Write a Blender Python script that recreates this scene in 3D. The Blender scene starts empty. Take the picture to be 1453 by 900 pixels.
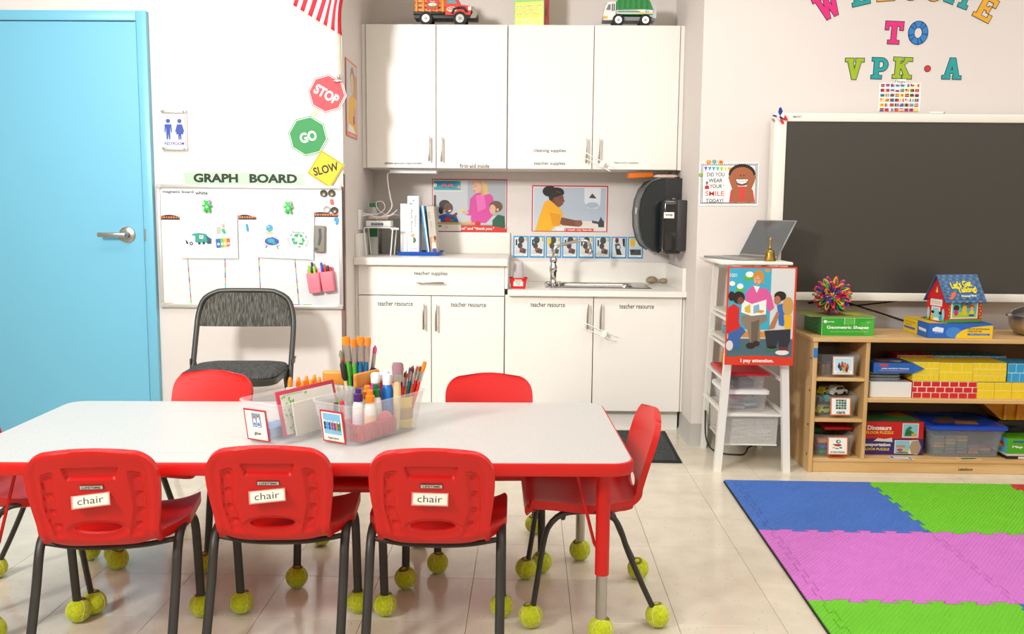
import bpy, bmesh, math, random
from mathutils import Vector, Matrix

random.seed(7)
S = bpy.context.scene
COL = S.collection
R = math.radians
PI = math.pi

# ---------------------------------------------------------------- camera
cd = bpy.data.cameras.new('camera')
cam = bpy.data.objects.new('camera', cd)
COL.objects.link(cam)
pitch, yaw, roll = R(6.6), R(1.0), R(0.5)
fw = Vector((-math.sin(yaw)*math.cos(pitch), math.cos(yaw)*math.cos(pitch), -math.sin(pitch)))
rt = Vector((math.cos(yaw), math.sin(yaw), 0))
up = rt.cross(fw)
r2 = rt*math.cos(roll) + up*math.sin(roll)
u2 = up*math.cos(roll) - rt*math.sin(roll)
mw = Matrix(((r2.x, u2.x, -fw.x, 0), (r2.y, u2.y, -fw.y, 0), (r2.z, u2.z, -fw.z, 1.176), (0, 0, 0, 1)))
cam.matrix_world = mw
cd.sensor_width = 36
cd.lens = 1270/1453*36
cd.clip_start = 0.05
S.camera = cam

# ---------------------------------------------------------------- light
S.view_settings.view_transform = 'Standard'
S.view_settings.look = 'None'
S.view_settings.exposure = -0.56
S.view_settings.gamma = 1.0
S.view_settings.use_curve_mapping = False
W = bpy.data.worlds.new('world')
S.world = W
W.use_nodes = True
W.node_tree.nodes['Background'].inputs[0].default_value = (0.9, 0.95, 1, 1)
W.node_tree.nodes['Background'].inputs[1].default_value = 0.25


def area(name, loc, target, sx, sy, power, col=(1, 1, 1)):
    l = bpy.data.lights.new(name, 'AREA')
    l.shape = 'RECTANGLE'
    l.size, l.size_y, l.energy, l.color = sx, sy, power, col
    o = bpy.data.objects.new(name, l)
    COL.objects.link(o)
    o.location = loc
    o.rotation_euler = (Vector(target) - Vector(loc)).to_track_quat('-Z', 'Y').to_euler()
    return o


# ceiling panels of the room
for lx in (-1.6, 0.9, 3.0):
    for ly in (-0.9, 1.3, 3.3):
        area('ceiling_panel_light', (lx, ly, 2.74), (lx, ly, 0), 1.2, 0.6, 23, (1, 0.985, 0.97))
# the photographer's flash head, high on the left behind the camera line
fl_ = area('photo_flash', (-2.25, 0.3, 2.4), (-0.7, 4.6, 1.75), 0.5, 0.5, 74, (1, 0.995, 0.985))
fl_.data.spread = R(95)


# ---------------------------------------------------------------- materials
def lin(h):
    h = h.lstrip('#')
    c = [int(h[i:i+2], 16)/255 for i in (0, 2, 4)]
    return tuple(x/12.92 if x <= .04045 else ((x+.055)/1.055)**2.4 for x in c) + (1,)


MC = {}


def C(hexc, rough=.5, metal=0., name=None, bump=None, var=0., coat=0., emit=0.):
    """plain colour with procedural roughness / value variation"""
    k = (hexc, rough, metal, bump, var, coat, emit)
    if k in MC:
        return MC[k]
    m = bpy.data.materials.new(name or 'mat_'+hexc.lstrip('#'))
    m.use_nodes = True
    nt = m.node_tree
    b = nt.nodes['Principled BSDF']
    b.inputs['Base Color'].default_value = lin(hexc)
    b.inputs['Roughness'].default_value = rough
    b.inputs['Metallic'].default_value = metal
    if coat:
        b.inputs['Coat Weight'].default_value = coat
        b.inputs['Coat Roughness'].default_value = .1
    if emit:
        b.inputs['Emission Color'].default_value = lin(hexc)
        b.inputs['Emission Strength'].default_value = emit
    if bump or var:
        tc = nt.nodes.new('ShaderNodeTexCoord')
        no = nt.nodes.new('ShaderNodeTexNoise')
        sc = bump[0] if bump else 30
        no.inputs['Scale'].default_value = sc
        no.inputs['Detail'].default_value = 3
        nt.links.new(tc.outputs['Object'], no.inputs['Vector'])
        if bump:
            bp = nt.nodes.new('ShaderNodeBump')
            bp.inputs['Strength'].default_value = bump[1]
            bp.inputs['Distance'].default_value = bump[2] if len(bump) > 2 else .002
            nt.links.new(no.outputs['Fac'], bp.inputs['Height'])
            nt.links.new(bp.outputs['Normal'], b.inputs['Normal'])
        if var:
            mx = nt.nodes.new('ShaderNodeMix')
            mx.data_type = 'RGBA'
            c = lin(hexc)
            mx.inputs[6].default_value = tuple(max(0, x*(1-var)) for x in c[:3])+(1,)
            mx.inputs[7].default_value = tuple(min(1, x*(1+var)) for x in c[:3])+(1,)
            nt.links.new(no.outputs['Fac'], mx.inputs[0])
            nt.links.new(mx.outputs[2], b.inputs['Base Color'])
    MC[k] = m
    return m


def clear(hexc, opac=.15, rough=.1, key=''):
    """thin clear plastic: see-through, with a sheen and a little milkiness"""
    k = ('clear', hexc, opac, rough)
    if k in MC:
        return MC[k]
    m = bpy.data.materials.new('clear_plastic')
    m.use_nodes = True
    nt = m.node_tree
    n = nt.nodes
    out = n['Material Output']
    b = n['Principled BSDF']
    b.inputs['Base Color'].default_value = lin(hexc)
    b.inputs['Roughness'].default_value = rough
    tr = n.new('ShaderNodeBsdfTransparent')
    fr = n.new('ShaderNodeLayerWeight')
    fr.inputs['Blend'].default_value = .35
    mr = n.new('ShaderNodeMapRange')
    mr.inputs['To Min'].default_value = opac
    mr.inputs['To Max'].default_value = min(1, opac+.28)
    mix = n.new('ShaderNodeMixShader')
    nt.links.new(fr.outputs['Facing'], mr.inputs['Value'])
    nt.links.new(mr.outputs['Result'], mix.inputs[0])
    nt.links.new(tr.outputs[0], mix.inputs[1])
    nt.links.new(b.outputs[0], mix.inputs[2])
    nt.links.new(mix.outputs[0], out.inputs['Surface'])
    MC[k] = m
    return m


def node_mat(name, rough=.5):
    m = bpy.data.materials.new(name)
    m.use_nodes = True
    nt = m.node_tree
    b = nt.nodes['Principled BSDF']
    b.inputs['Roughness'].default_value = rough
    return m, nt, nt.nodes, nt.links, b


def ramp(n, stops):
    r = n.new('ShaderNodeValToRGB')
    e = r.color_ramp.elements
    while len(e) < len(stops):
        e.new(.5)
    for i, (p, c) in enumerate(stops):
        e[i].position = p
        e[i].color = lin(c)
    return r


def vct_mat():
    m, nt, n, L, b = node_mat('vinyl_tile', .16)
    tc = n.new('ShaderNodeTexCoord')
    geo = n.new('ShaderNodeNewGeometry')
    no = n.new('ShaderNodeTexNoise')
    no.inputs['Scale'].default_value = 9
    no.inputs['Detail'].default_value = 4
    L.new(geo.outputs['Position'], no.inputs['Vector'])
    r0 = ramp(n, [(.3, '#d9cfba'), (.7, '#e6deca')])
    L.new(no.outputs['Fac'], r0.inputs[0])
    cur = r0.outputs[0]
    for sc, thr, stops in ((60, .06, [(0, '#c9aa98'), (.45, '#a9bac2'), (.75, '#c4b79c')]), (42, .045, [(0, '#c2beb0'), (.5, '#b9a096'), (.8, '#a3b3bf')])):
        mp = n.new('ShaderNodeMapping')
        mp.inputs['Scale'].default_value = (1, .45, 1)
        mp.inputs['Rotation'].default_value = (0, 0, sc)
        L.new(geo.outputs['Position'], mp.inputs['Vector'])
        vo = n.new('ShaderNodeTexVoronoi')
        vo.inputs['Scale'].default_value = sc
        L.new(mp.outputs[0], vo.inputs['Vector'])
        lt = n.new('ShaderNodeMath')
        lt.operation = 'LESS_THAN'
        lt.inputs[1].default_value = thr*1.6
        L.new(vo.outputs['Distance'], lt.inputs[0])
        rc = ramp(n, stops)
        rc.color_ramp.interpolation = 'CONSTANT'
        L.new(vo.outputs['Color'], rc.inputs[0])
        mx = n.new('ShaderNodeMix')
        mx.data_type = 'RGBA'
        L.new(lt.outputs[0], mx.inputs[0])
        L.new(cur, mx.inputs[6])
        L.new(rc.outputs[0], mx.inputs[7])
        cur = mx.outputs[2]
    oi = n.new('ShaderNodeObjectInfo')
    hs = n.new('ShaderNodeHueSaturation')
    mr = n.new('ShaderNodeMapRange')
    mr.inputs['To Min'].default_value = .97
    mr.inputs['To Max'].default_value = 1.03
    L.new(oi.outputs['Random'], mr.inputs['Value'])
    L.new(mr.outputs['Result'], hs.inputs['Value'])
    L.new(cur, hs.inputs['Color'])
    L.new(hs.outputs[0], b.inputs['Base Color'])
    n2 = n.new('ShaderNodeTexNoise')
    n2.inputs['Scale'].default_value = 3
    L.new(geo.outputs['Position'], n2.inputs['Vector'])
    m2 = n.new('ShaderNodeMapRange')
    m2.inputs['To Min'].default_value = .08
    m2.inputs['To Max'].default_value = .24
    L.new(n2.outputs['Fac'], m2.inputs['Value'])
    L.new(m2.outputs['Result'], b.inputs['Roughness'])
    bp = n.new('ShaderNodeBump')
    bp.inputs['Strength'].default_value = .06
    bp.inputs['Distance'].default_value = .004
    L.new(no.outputs['Fac'], bp.inputs['Height'])
    L.new(bp.outputs[0], b.inputs['Normal'])
    return m


def wood_mat(name, c0, c1, axis='X', rough=.4, scale=6):
    m, nt, n, L, b = node_mat(name, rough)
    tc = n.new('ShaderNodeTexCoord')
    mp = n.new('ShaderNodeMapping')
    s = [12, 12, 12]
    s['XYZ'.index(axis)] = .9
    mp.inputs['Scale'].default_value = s
    L.new(tc.outputs['Object'], mp.inputs['Vector'])
    no = n.new('ShaderNodeTexNoise')
    no.inputs['Scale'].default_value = scale/3
    no.inputs['Detail'].default_value = 5
    no.inputs['Distortion'].default_value = .6
    L.new(mp.outputs[0], no.inputs['Vector'])
    r = ramp(n, [(.3, c0), (.7, c1)])
    L.new(no.outputs['Fac'], r.inputs[0])
    L.new(r.outputs[0], b.inputs['Base Color'])
    return m


def fabric_mat(name, c0, c1):
    m, nt, n, L, b = node_mat(name, .9)
    tc = n.new('ShaderNodeTexCoord')
    mp = n.new('ShaderNodeMapping')
    mp.inputs['Scale'].default_value = (260, 30, 30)
    L.new(tc.outputs['Object'], mp.inputs['Vector'])
    no = n.new('ShaderNodeTexNoise')
    no.inputs['Scale'].default_value = 1
    no.inputs['Detail'].default_value = 4
    L.new(mp.outputs[0], no.inputs['Vector'])
    r = ramp(n, [(.38, c0), (.66, c1)])
    L.new(no.outputs['Fac'], r.inputs[0])
    L.new(r.outputs[0], b.inputs['Base Color'])
    return m


def foam_mat(name, hexc):
    m, nt, n, L, b = node_mat(name, .55)
    geo = n.new('ShaderNodeNewGeometry')
    hs = []
    for rot in (R(38), R(-52)):
        mp = n.new('ShaderNodeMapping')
        mp.inputs['Rotation'].default_value = (0, 0, rot)
        L.new(geo.outputs['Position'], mp.inputs['Vector'])
        wv = n.new('ShaderNodeTexWave')
        wv.inputs['Scale'].default_value = 26
        L.new(mp.outputs[0], wv.inputs['Vector'])
        hs.append(wv.outputs['Fac'])
    mul = n.new('ShaderNodeMath')
    mul.operation = 'MULTIPLY_ADD'
    mul.inputs[1].default_value = .25
    L.new(hs[1], mul.inputs[0])
    L.new(hs[0], mul.inputs[2])
    bp = n.new('ShaderNodeBump')
    bp.inputs['Strength'].default_value = .9
    bp.inputs['Distance'].default_value = .004
    L.new(mul.outputs[0], bp.inputs['Height'])
    L.new(bp.outputs[0], b.inputs['Normal'])
    no = n.new('ShaderNodeTexNoise')
    no.inputs['Scale'].default_value = 14
    no.inputs['Detail'].default_value = 6
    L.new(geo.outputs['Position'], no.inputs['Vector'])
    mx = n.new('ShaderNodeMix')
    mx.data_type = 'RGBA'
    c = lin(hexc)
    mx.inputs[6].default_value = tuple(x*.9 for x in c[:3])+(1,)
    mx.inputs[7].default_value = tuple(min(1, x*1.08+.01) for x in c[:3])+(1,)
    L.new(no.outputs['Fac'], mx.inputs[0])
    L.new(mx.outputs[2], b.inputs['Base Color'])
    return m


def mesh_mat(name, hexc, scale=260, fill=.45):
    """woven wire mesh: small see-through holes"""
    m, nt, n, L, b = node_mat(name, .5)
    b.inputs['Base Color'].default_value = lin(hexc)
    tc = n.new('ShaderNodeTexCoord')
    sep = n.new('ShaderNodeSeparateXYZ')
    L.new(tc.outputs['Object'], sep.inputs[0])
    add = n.new('ShaderNodeMath')
    L.new(sep.outputs['X'], add.inputs[0])
    L.new(sep.outputs['Y'], add.inputs[1])
    vals = []
    for so in (add.outputs[0], sep.outputs['Z']):
        mu = n.new('ShaderNodeMath')
        mu.operation = 'MULTIPLY'
        mu.inputs[1].default_value = scale
        L.new(so, mu.inputs[0])
        fr = n.new('ShaderNodeMath')
        fr.operation = 'FRACT'
        L.new(mu.outputs[0], fr.inputs[0])
        gt = n.new('ShaderNodeMath')
        gt.operation = 'GREATER_THAN'
        gt.inputs[1].default_value = 1-math.sqrt(1-fill)
        L.new(fr.outputs[0], gt.inputs[0])
        vals.append(gt)
    mu = n.new('ShaderNodeMath')
    mu.operation = 'MULTIPLY'
    L.new(vals[0].outputs[0], mu.inputs[0])
    L.new(vals[1].outputs[0], mu.inputs[1])
    tr = n.new('ShaderNodeBsdfTransparent')
    mix = n.new('ShaderNodeMixShader')
    L.new(mu.outputs[0], mix.inputs[0])
    L.new(b.outputs[0], mix.inputs[1])
    L.new(tr.outputs[0], mix.inputs[2])
    L.new(mix.outputs[0], n['Material Output'].inputs['Surface'])
    return m


def ball_mat():
    m, nt, n, L, b = node_mat('tennis_felt', .95)
    tc = n.new('ShaderNodeTexCoord')
    no = n.new('ShaderNodeTexNoise')
    no.inputs['Scale'].default_value = 120
    no.inputs['Detail'].default_value = 3
    L.new(tc.outputs['Object'], no.inputs['Vector'])
    r = ramp(n, [(.25, '#b0bc0c'), (.75, '#d9e424')])
    L.new(no.outputs['Fac'], r.inputs[0])
    L.new(r.outputs[0], b.inputs['Base Color'])
    bp = n.new('ShaderNodeBump')
    bp.inputs['Strength'].default_value = .8
    bp.inputs['Distance'].default_value = .003
    L.new(no.outputs['Fac'], bp.inputs['Height'])
    L.new(bp.outputs[0], b.inputs['Normal'])
    b.inputs['Sheen Weight'].default_value = .3
    return m


def speck_mat(name, c0, c1, scale, rough):
    m, nt, n, L, b = node_mat(name, rough)
    tc = n.new('ShaderNodeTexCoord')
    no = n.new('ShaderNodeTexNoise')
    no.inputs['Scale'].default_value = scale
    no.inputs['Detail'].default_value = 2
    L.new(tc.outputs['Object'], no.inputs['Vector'])
    r = ramp(n, [(.4, c0), (.62, c1)])
    L.new(no.outputs['Fac'], r.inputs[0])
    L.new(r.outputs[0], b.inputs['Base Color'])
    return m


WALL = C('#e0d8d2', .75, bump=(180, .12, .001), name='wall_paint')
CEIL = C('#f2f0ec', .9, bump=(90, .3, .002), name='ceiling_tile_paint')
LAM = C('#f3efe7', .32, bump=(400, .03, .0005), name='cream_laminate')
LAMTOP = C('#f3efe6', .3, bump=(300, .03, .0005), name='counter_laminate')
DOORBLUE = C('#74bdd9', .38, bump=(160, .05, .0005), name='sky_blue_gloss_paint')
STEEL = C('#b9b5ae', .28, 1, bump=(200, .03, .0003), name='brushed_steel')
CHROME = C('#d8d8d8', .08, 1, name='chrome')
ALU = C('#d5d4d0', .38, .6, name='aluminium')
REDP = C('#d5130c', .42, bump=(420, .25, .0006), name='red_moulded_plastic')
DARKM = C('#3a3833', .42, .3, bump=(300, .05, .0003), name='dark_grey_metal')
BALL = ball_mat()
MAPLE = wood_mat('maple_x', '#cfa163', '#e3bf86', 'X')
MAPLEZ = wood_mat('maple_z', '#cda064', '#e0bb84', 'Z')
VCT = vct_mat()
BLACK = C('#141414', .5)
WHITE = C('#f5f4f0', .45)
INK = C('#1c1c1c', .6)


# ---------------------------------------------------------------- mesh builder
class MB:
    def __init__(self):
        self.v, self.f, self.mi, self.mats = [], [], [], []
        self.M = Matrix()

    def mat(self, m):
        if m not in self.mats:
            self.mats.append(m)
        return self.mats.index(m)

    def add(self, vs, fs, m):
        k = len(self.v)
        i = self.mat(m)
        self.v += [tuple(self.M @ Vector(p)) for p in vs]
        self.f += [tuple(k+j for j in q) for q in fs]
        self.mi += [i]*len(fs)
        return self

    def box(self, x0, x1, y0, y1, z0, z1, m, bev=0., seg=2):
        if x1 < x0: x0, x1 = x1, x0
        if y1 < y0: y0, y1 = y1, y0
        if z1 < z0: z0, z1 = z1, z0
        if bev:
            bm = bmesh.new()
            bmesh.ops.create_cube(bm, size=1)
            for q in bm.verts:
                q.co = Vector((x0+(q.co.x+.5)*(x1-x0), y0+(q.co.y+.5)*(y1-y0), z0+(q.co.z+.5)*(z1-z0)))
            bmesh.ops.bevel(bm, geom=bm.edges[:], offset=min(bev, .49*min(x1-x0, y1-y0, z1-z0)), segments=seg, profile=.5, affect='EDGES')
            bm.verts.index_update()
            self.add([q.co[:] for q in bm.verts], [[a.index for a in q.verts] for q in bm.faces], m)
            bm.free()
            return self
        vs = [(x, y, z) for z in (z0, z1) for y in (y0, y1) for x in (x0, x1)]
        return self.add(vs, [(0, 2, 3, 1), (4, 5, 7, 6), (0, 1, 5, 4), (2, 6, 7, 3), (0, 4, 6, 2), (1, 3, 7, 5)], m)

    def rings(self, rs, m, cap0=True, cap1=True, closed=False):
        n = len(rs[0])
        vs = [p for r in rs for p in r]
        fs = []
        K = len(rs)
        for i in range(K if closed else K-1):
            a, b = i*n, ((i+1) % K)*n
            for j in range(n):
                k = (j+1) % n
                fs.append((a+j, a+k, b+k, b+j))
        if not closed:
            if cap0: fs.append(tuple(range(n-1, -1, -1)))
            if cap1: fs.append(tuple(range((K-1)*n, K*n)))
        return self.add(vs, fs, m)

    def cyl(self, p0, p1, r0, r1=None, m=None, n=14):
        return self.tube([p0, p1], [r0, r0 if r1 is None else r1], m, n)

    def tube(self, path, r, m, n=10, closed=False, flat=None):
        """round tube along path; r number or list; flat=(axis vector, ratio): cross-section stretched along axis"""
        P = [Vector(p) for p in path]
        K = len(P)
        rr = r if isinstance(r, (list, tuple)) else [r]*K
        rs = []
        pu = None
        for i in range(K):
            if closed:
                t = (P[(i+1) % K]-P[i-1]).normalized()
            else:
                t = (P[min(i+1, K-1)]-P[max(i-1, 0)]).normalized()
            if flat:
                u = Vector(flat[0])
                u = (u-t*u.dot(t)).normalized()
            elif pu is None:
                u = t.orthogonal().normalized()
            else:
                u = (pu-t*pu.dot(t))
                u = u.normalized() if u.length > 1e-6 else t.orthogonal().normalized()
            pu = u
            w = t.cross(u)
            k = flat[1] if flat else 1
            rs.append([tuple(P[i]+u*(math.cos(2*PI*j/n)*rr[i]*k)+w*(math.sin(2*PI*j/n)*rr[i])) for j in range(n)])
        return self.rings(rs, m, closed=closed)

    def lathe(self, prof, m, c=(0, 0, 0), n=20, cap0=True, cap1=True, sx=1, sy=1):
        rs = [[(c[0]+r*sx*math.cos(2*PI*j/n), c[1]+r*sy*math.sin(2*PI*j/n), c[2]+z) for j in range(n)] for r, z in prof]
        return self.rings(rs, m, cap0, cap1)

    def sphere(self, c, r, m, n=16, k=10, sx=1, sy=1, sz=1):
        pr = [(max(1e-4, r*math.sin(PI*i/k)), -r*math.cos(PI*i/k)*sz) for i in range(k+1)]
        return self.lathe(pr, m, c, n, sx=sx, sy=sy)

    def prism(self, poly, y0, y1, m, m2=None):
        """poly in (x,z), extruded along y (front y0)"""
        a = sum(poly[i-1][0]*poly[i][1]-poly[i][0]*poly[i-1][1] for i in range(len(poly)))
        if a < 0: poly = poly[::-1]
        n = len(poly)
        vs = [(x, y0, z) for x, z in poly]+[(x, y1, z) for x, z in poly]
        self.add(vs, [tuple(range(n)), tuple(range(2*n-1, n-1, -1))], m)
        return self.add(vs, [(i, i+n, (i+1) % n+n, (i+1) % n) for i in range(n)], m2 or m)

    def slab(self, poly, z0, z1, m):
        """poly in (x,y), extruded along z"""
        a = sum(poly[i-1][0]*poly[i][1]-poly[i][0]*poly[i-1][1] for i in range(len(poly)))
        if a < 0: poly = poly[::-1]
        n = len(poly)
        vs = [(x, y, z1) for x, y in poly]+[(x, y, z0) for x, y in poly]
        return self.add(vs, [tuple(range(n)), tuple(range(2*n-1, n-1, -1))]+[(i, i+n, (i+1) % n+n, (i+1) % n) for i in range(n)], m)

    def loft(self, prof, m, n=4, c=(0, 0), cap0=True, cap1=True):
        """prof: (z, half x, half y, corner r) rounded rectangles"""
        rs = []
        for z, hx, hy, r in prof:
            r = min(r, hx*.999, hy*.999)
            ring = []
            for (sx, sy, a0) in ((1, 1, 0), (-1, 1, 90), (-1, -1, 180), (1, -1, 270)):
                for i in range(n+1):
                    a = R(a0+90*i/n)
                    ring.append((c[0]+sx*(hx-r)+r*math.cos(a), c[1]+sy*(hy-r)+r*math.sin(a), z))
            rs.append(ring)
        return self.rings(rs, m, cap0, cap1)

    def build(self, name, parent=None, loc=(0, 0, 0), rot=(0, 0, 0), smooth=40):
        me = bpy.data.meshes.new(name)
        me.from_pydata(self.v, [], self.f)
        for m in self.mats: me.materials.append(m)
        me.polygons.foreach_set('material_index', self.mi)
        me.update()
        if smooth:
            me.shade_smooth()
            me.set_sharp_from_angle(angle=R(smooth))
        o = bpy.data.objects.new(name, me)
        COL.objects.link(o)
        o.location, o.rotation_euler = loc, rot
        if parent: o.parent = parent
        return o


def tag(o, label, cat, group=None, kind=None):
    if label: o['label'] = label
    if cat: o['category'] = cat
    if group: o['group'] = group
    if kind: o['kind'] = kind
    return o


def E(name, label, cat, loc=(0, 0, 0), rz=0, group=None, rx=0, ry=0):
    o = bpy.data.objects.new(name, None)
    COL.objects.link(o)
    o.empty_display_size = .05
    o.location = loc
    o.rotation_euler = (rx, ry, rz)
    return tag(o, label, cat, group)


def struct(o):
    o['kind'] = 'structure'
    return o


def dup(o, parent=None, **kw):
    c = o.copy()
    COL.objects.link(c)
    c.parent = parent
    for k, v in kw.items():
        if k == 'loc': c.location = v
        elif k == 'rz': c.rotation_euler = (0, 0, v)
        else: c[k] = v
    for ch in list(o.children):
        dup(ch, c)
    return c


def catmull(pts, n):
    """resample a polyline smoothly, n points, even arc length"""
    P = [Vector(p) for p in pts]
    P = [P[0]*2-P[1]]+P+[P[-1]*2-P[-2]]
    out = []
    for i in range(1, len(P)-2):
        for k in range(16):
            t = k/16
            a, b, c, d = P[i-1], P[i], P[i+1], P[i+2]
            out.append(.5*((2*b)+(c-a)*t+(2*a-5*b+4*c-d)*t*t+(3*b-a-3*c+d)*t**3))
    out.append(P[-2])
    L = [0]
    for i in range(1, len(out)): L.append(L[-1]+(out[i]-out[i-1]).length)
    res = []
    j = 0
    for k in range(n):
        s = L[-1]*k/(n-1)
        while j < len(L)-2 and L[j+1] < s: j += 1
        t = (s-L[j])/max(1e-9, L[j+1]-L[j])
        res.append(out[j].lerp(out[j+1], min(1, max(0, t))))
    return res


# ---------------------------------------------------------------- flat print
TXT = {}


def glyphs(s, bold=0., font=None):
    k = (s, bold)
    if k not in TXT:
        cu = bpy.data.curves.new('txt', 'FONT')
        cu.body = s
        cu.size = 1
        cu.resolution_u = 3
        cu.offset = bold
        o = bpy.data.objects.new('txt', cu)
        me = bpy.data.meshes.new_from_object(o)
        vs = [tuple(q.co) for q in me.vertices]
        fs = [tuple(p.vertices) for p in me.polygons]
        bpy.data.objects.remove(o)
        bpy.data.meshes.remove(me)
        bpy.data.curves.remove(cu)
        xs = [q[0] for q in vs] or [0, 1]
        ys = [q[1] for q in vs] or [0, 1]
        TXT[k] = (vs, fs, min(xs), max(xs), min(ys), max(ys))
    return TXT[k]


def put_text(mb, s, x0, z0, w, h, m, y=0., rot=0., bold=0., shear=0.):
    """text fitted into the box centred at x0,z0 (w x h metres) in the local XZ plane facing -Y"""
    vs, fs, a, b, c, d = glyphs(s, bold)
    ca, sa = math.cos(rot), math.sin(rot)
    out = []
    for p in vs:
        X = ((p[0]-a)/(b-a)-.5)*w
        Z = ((p[1]-c)/max(1e-6, d-c)-.5)*h
        X += shear*Z
        out.append((x0+X*ca-Z*sa, y, z0+X*sa+Z*ca))
    mb.add(out, fs, m)


def prints(parent, w, h, fr, items, y=-.0006, name='print', step=.00012, rough=.45):
    """fr: the picture's own frame (x0,y0,x1,y1), y down; items are flat shapes in it"""
    mb = MB()
    fx, fz = w/(fr[2]-fr[0]), h/(fr[3]-fr[1])
    step = min(step, .003/len(items))

    def tr(px, py): return ((px-fr[0])*fx, (fr[3]-py)*fz)
    for it in items:
        y -= step
        k, col = it[0], it[1]
        m = C(col, rough)
        if k == 't':
            _, _, s, cx, cy, tw, th = it[:7]
            o = it[7] if len(it) > 7 else {}
            X, Z = tr(cx, cy)
            put_text(mb, s, X, Z, tw*fx, th*fz, m, y, o.get('rot', 0), o.get('b', 0), o.get('sh', 0))
            continue
        if k == 'r':
            pts = [(it[2], it[3]), (it[4], it[3]), (it[4], it[5]), (it[2], it[5])]
        elif k == 'e':
            cx, cy, rx, ry = it[2:6]
            a = it[6] if len(it) > 6 else 0
            pts = []
            for i in range(18):
                t = 2*PI*i/18
                ex, ey = rx*math.cos(t), ry*math.sin(t)
                pts.append((cx+ex*math.cos(a)-ey*math.sin(a), cy+ex*math.sin(a)+ey*math.cos(a)))
        else:
            pts = it[2]
        q = [tr(*p) for p in pts]
        ar = sum(q[i-1][0]*q[i][1]-q[i][0]*q[i-1][1] for i in range(len(q)))
        if ar < 0: q = q[::-1]
        mb.add([(a, y, b) for a, b in q], [tuple(range(len(q)))], m)
    o = mb.build(name, parent, smooth=0)
    return o


def sheet(name, label, cat, x0, x1, z0, z1, Y, col, fr=None, items=None, t=.002, rough=.5, ry=0, group=None, rz=0):
    """a flat poster/card/paper fixed to a wall whose front face is at Y"""
    mb = MB().box(0, x1-x0, -t, 0, 0, z1-z0, C(col, rough))
    o = mb.build(name, None, (x0, Y, z0), (0, ry, rz), smooth=0)
    tag(o, label, cat, group)
    if items:
        prints(o, x1-x0, z1-z0, fr, items, y=-t-.0002)
    return o
# ================================================================ SETTING
XL, XR, YW, YB, ZC = -.928, .843, 4.51, 5.38, 2.75
fl = struct(MB().box(-4.2, 4.2, -2.6, 5.4, -.06, -.004, C('#8f8776', .8, var=.05, name='floor_bed')).build('floor', smooth=0))
tb = MB()
g = .0006
tb.box(-.1525+g, .1525-g, -.1525+g, .1525-g, -.004, 0, VCT, .0006, 1)
tile0 = tb.build('floor_tile', fl, (0, 0, 0), smooth=0)
first = True
for iy in range(-1, 9):
    for ix in range(-8, 10):
        cx, cy = .1385+.305*ix+.1525, 2.475+.305*iy+.1525
        if cy < 4.51 or XL < cx < XR+.1:
            if abs(cx) > .62*cy+.45: continue
            if cy > 4.51 and (cx+.1525 > XR+.25): continue
            if first:
                tile0.location = (cx, cy, 0)
                first = False
            else:
                t = tile0.copy()
                COL.objects.link(t)
                t.location = (cx, cy, 0)
                if (ix*7+iy*3) % 2: t.rotation_euler = (0, 0, PI/2)
# the rest of the floor, beyond the camera's view, in the same vinyl
rest = MB()
def rest_rect(x0, x1, y0, y1):
    rest.box(x0, x1, y0, y1, -.004, -.0001, VCT)
rest_rect(-4.2, 4.2, -2.6, 2.17-.001)
for iy in range(-1, 9):
    y0 = 2.475+.305*iy
    xs = [.1385+.305*ix+.1525 for ix in range(-8, 10) if abs(.1385+.305*ix+.1525) <= .62*(y0+.1525)+.45]
    yy1 = min(y0+.305, 4.51)
    if y0 < 4.51:
        rest_rect(-4.2, min(xs)-.153, y0, yy1)
        rest_rect(max(xs)+.153, 4.2, y0, yy1)
rest.build('floor_beyond', fl, smooth=0)

struct(MB().box(-4.2, XL, YW, 5.5, 0, ZC, WALL).build('wall_front_left', smooth=0))
struct(MB().box(XR, 4.2, YW, 5.5, 0, ZC, WALL).build('wall_front_right', smooth=0))
struct(MB().box(XL, XR, YB, 5.5, 0, ZC, WALL).build('wall_alcove_back', smooth=0))
struct(MB().box(-4.3, -4.2, -2.6, 5.5, 0, ZC, WALL).build('wall_left', smooth=0))
struct(MB().box(4.2, 4.3, -2.6, 5.5, 0, ZC, WALL).build('wall_right', smooth=0))
struct(MB().box(-4.3, 4.3, -2.7, -2.6, 0, ZC, WALL).build('wall_back', smooth=0))
struct(MB().box(-4.3, 4.3, -2.7, 5.5, ZC, ZC+.1, CEIL).build('ceiling', smooth=0))

BASE = C('#b9b6ae', .5, var=.04, name='grey_vinyl_base')
def cove(pts, name):
    """vinyl cove base along pts in plan, thickness toward the room on the left of the path"""
    mb = MB()
    prof = [(0, .115), (.004, .113), (.005, .02), (.014, .004), (.016, 0), (0, 0)]
    P = [Vector((a, b)) for a, b in pts]
    rings = []
    for i, p in enumerate(P):
        d0 = (P[i]-P[i-1]).normalized() if i else (P[1]-P[0]).normalized()
        d1 = (P[i+1]-P[i]).normalized() if i < len(P)-1 else d0
        n0, n1 = Vector((-d0.y, d0.x)), Vector((-d1.y, d1.x))
        nn = (n0+n1).normalized()
        nn /= max(.3, nn.dot(n0))
        rings.append([(p.x+nn.x*o, p.y+nn.y*o, z) for o, z in prof])
    mb.rings(rings, BASE)
    return struct(mb.build(name, smooth=50))
cove([(4.2, YW), (XR, YW), (XR, 4.845)], 'baseboard_right')
cove([(XL, 4.845), (XL, YW), (-1.8805, YW)], 'baseboard_left')

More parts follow.
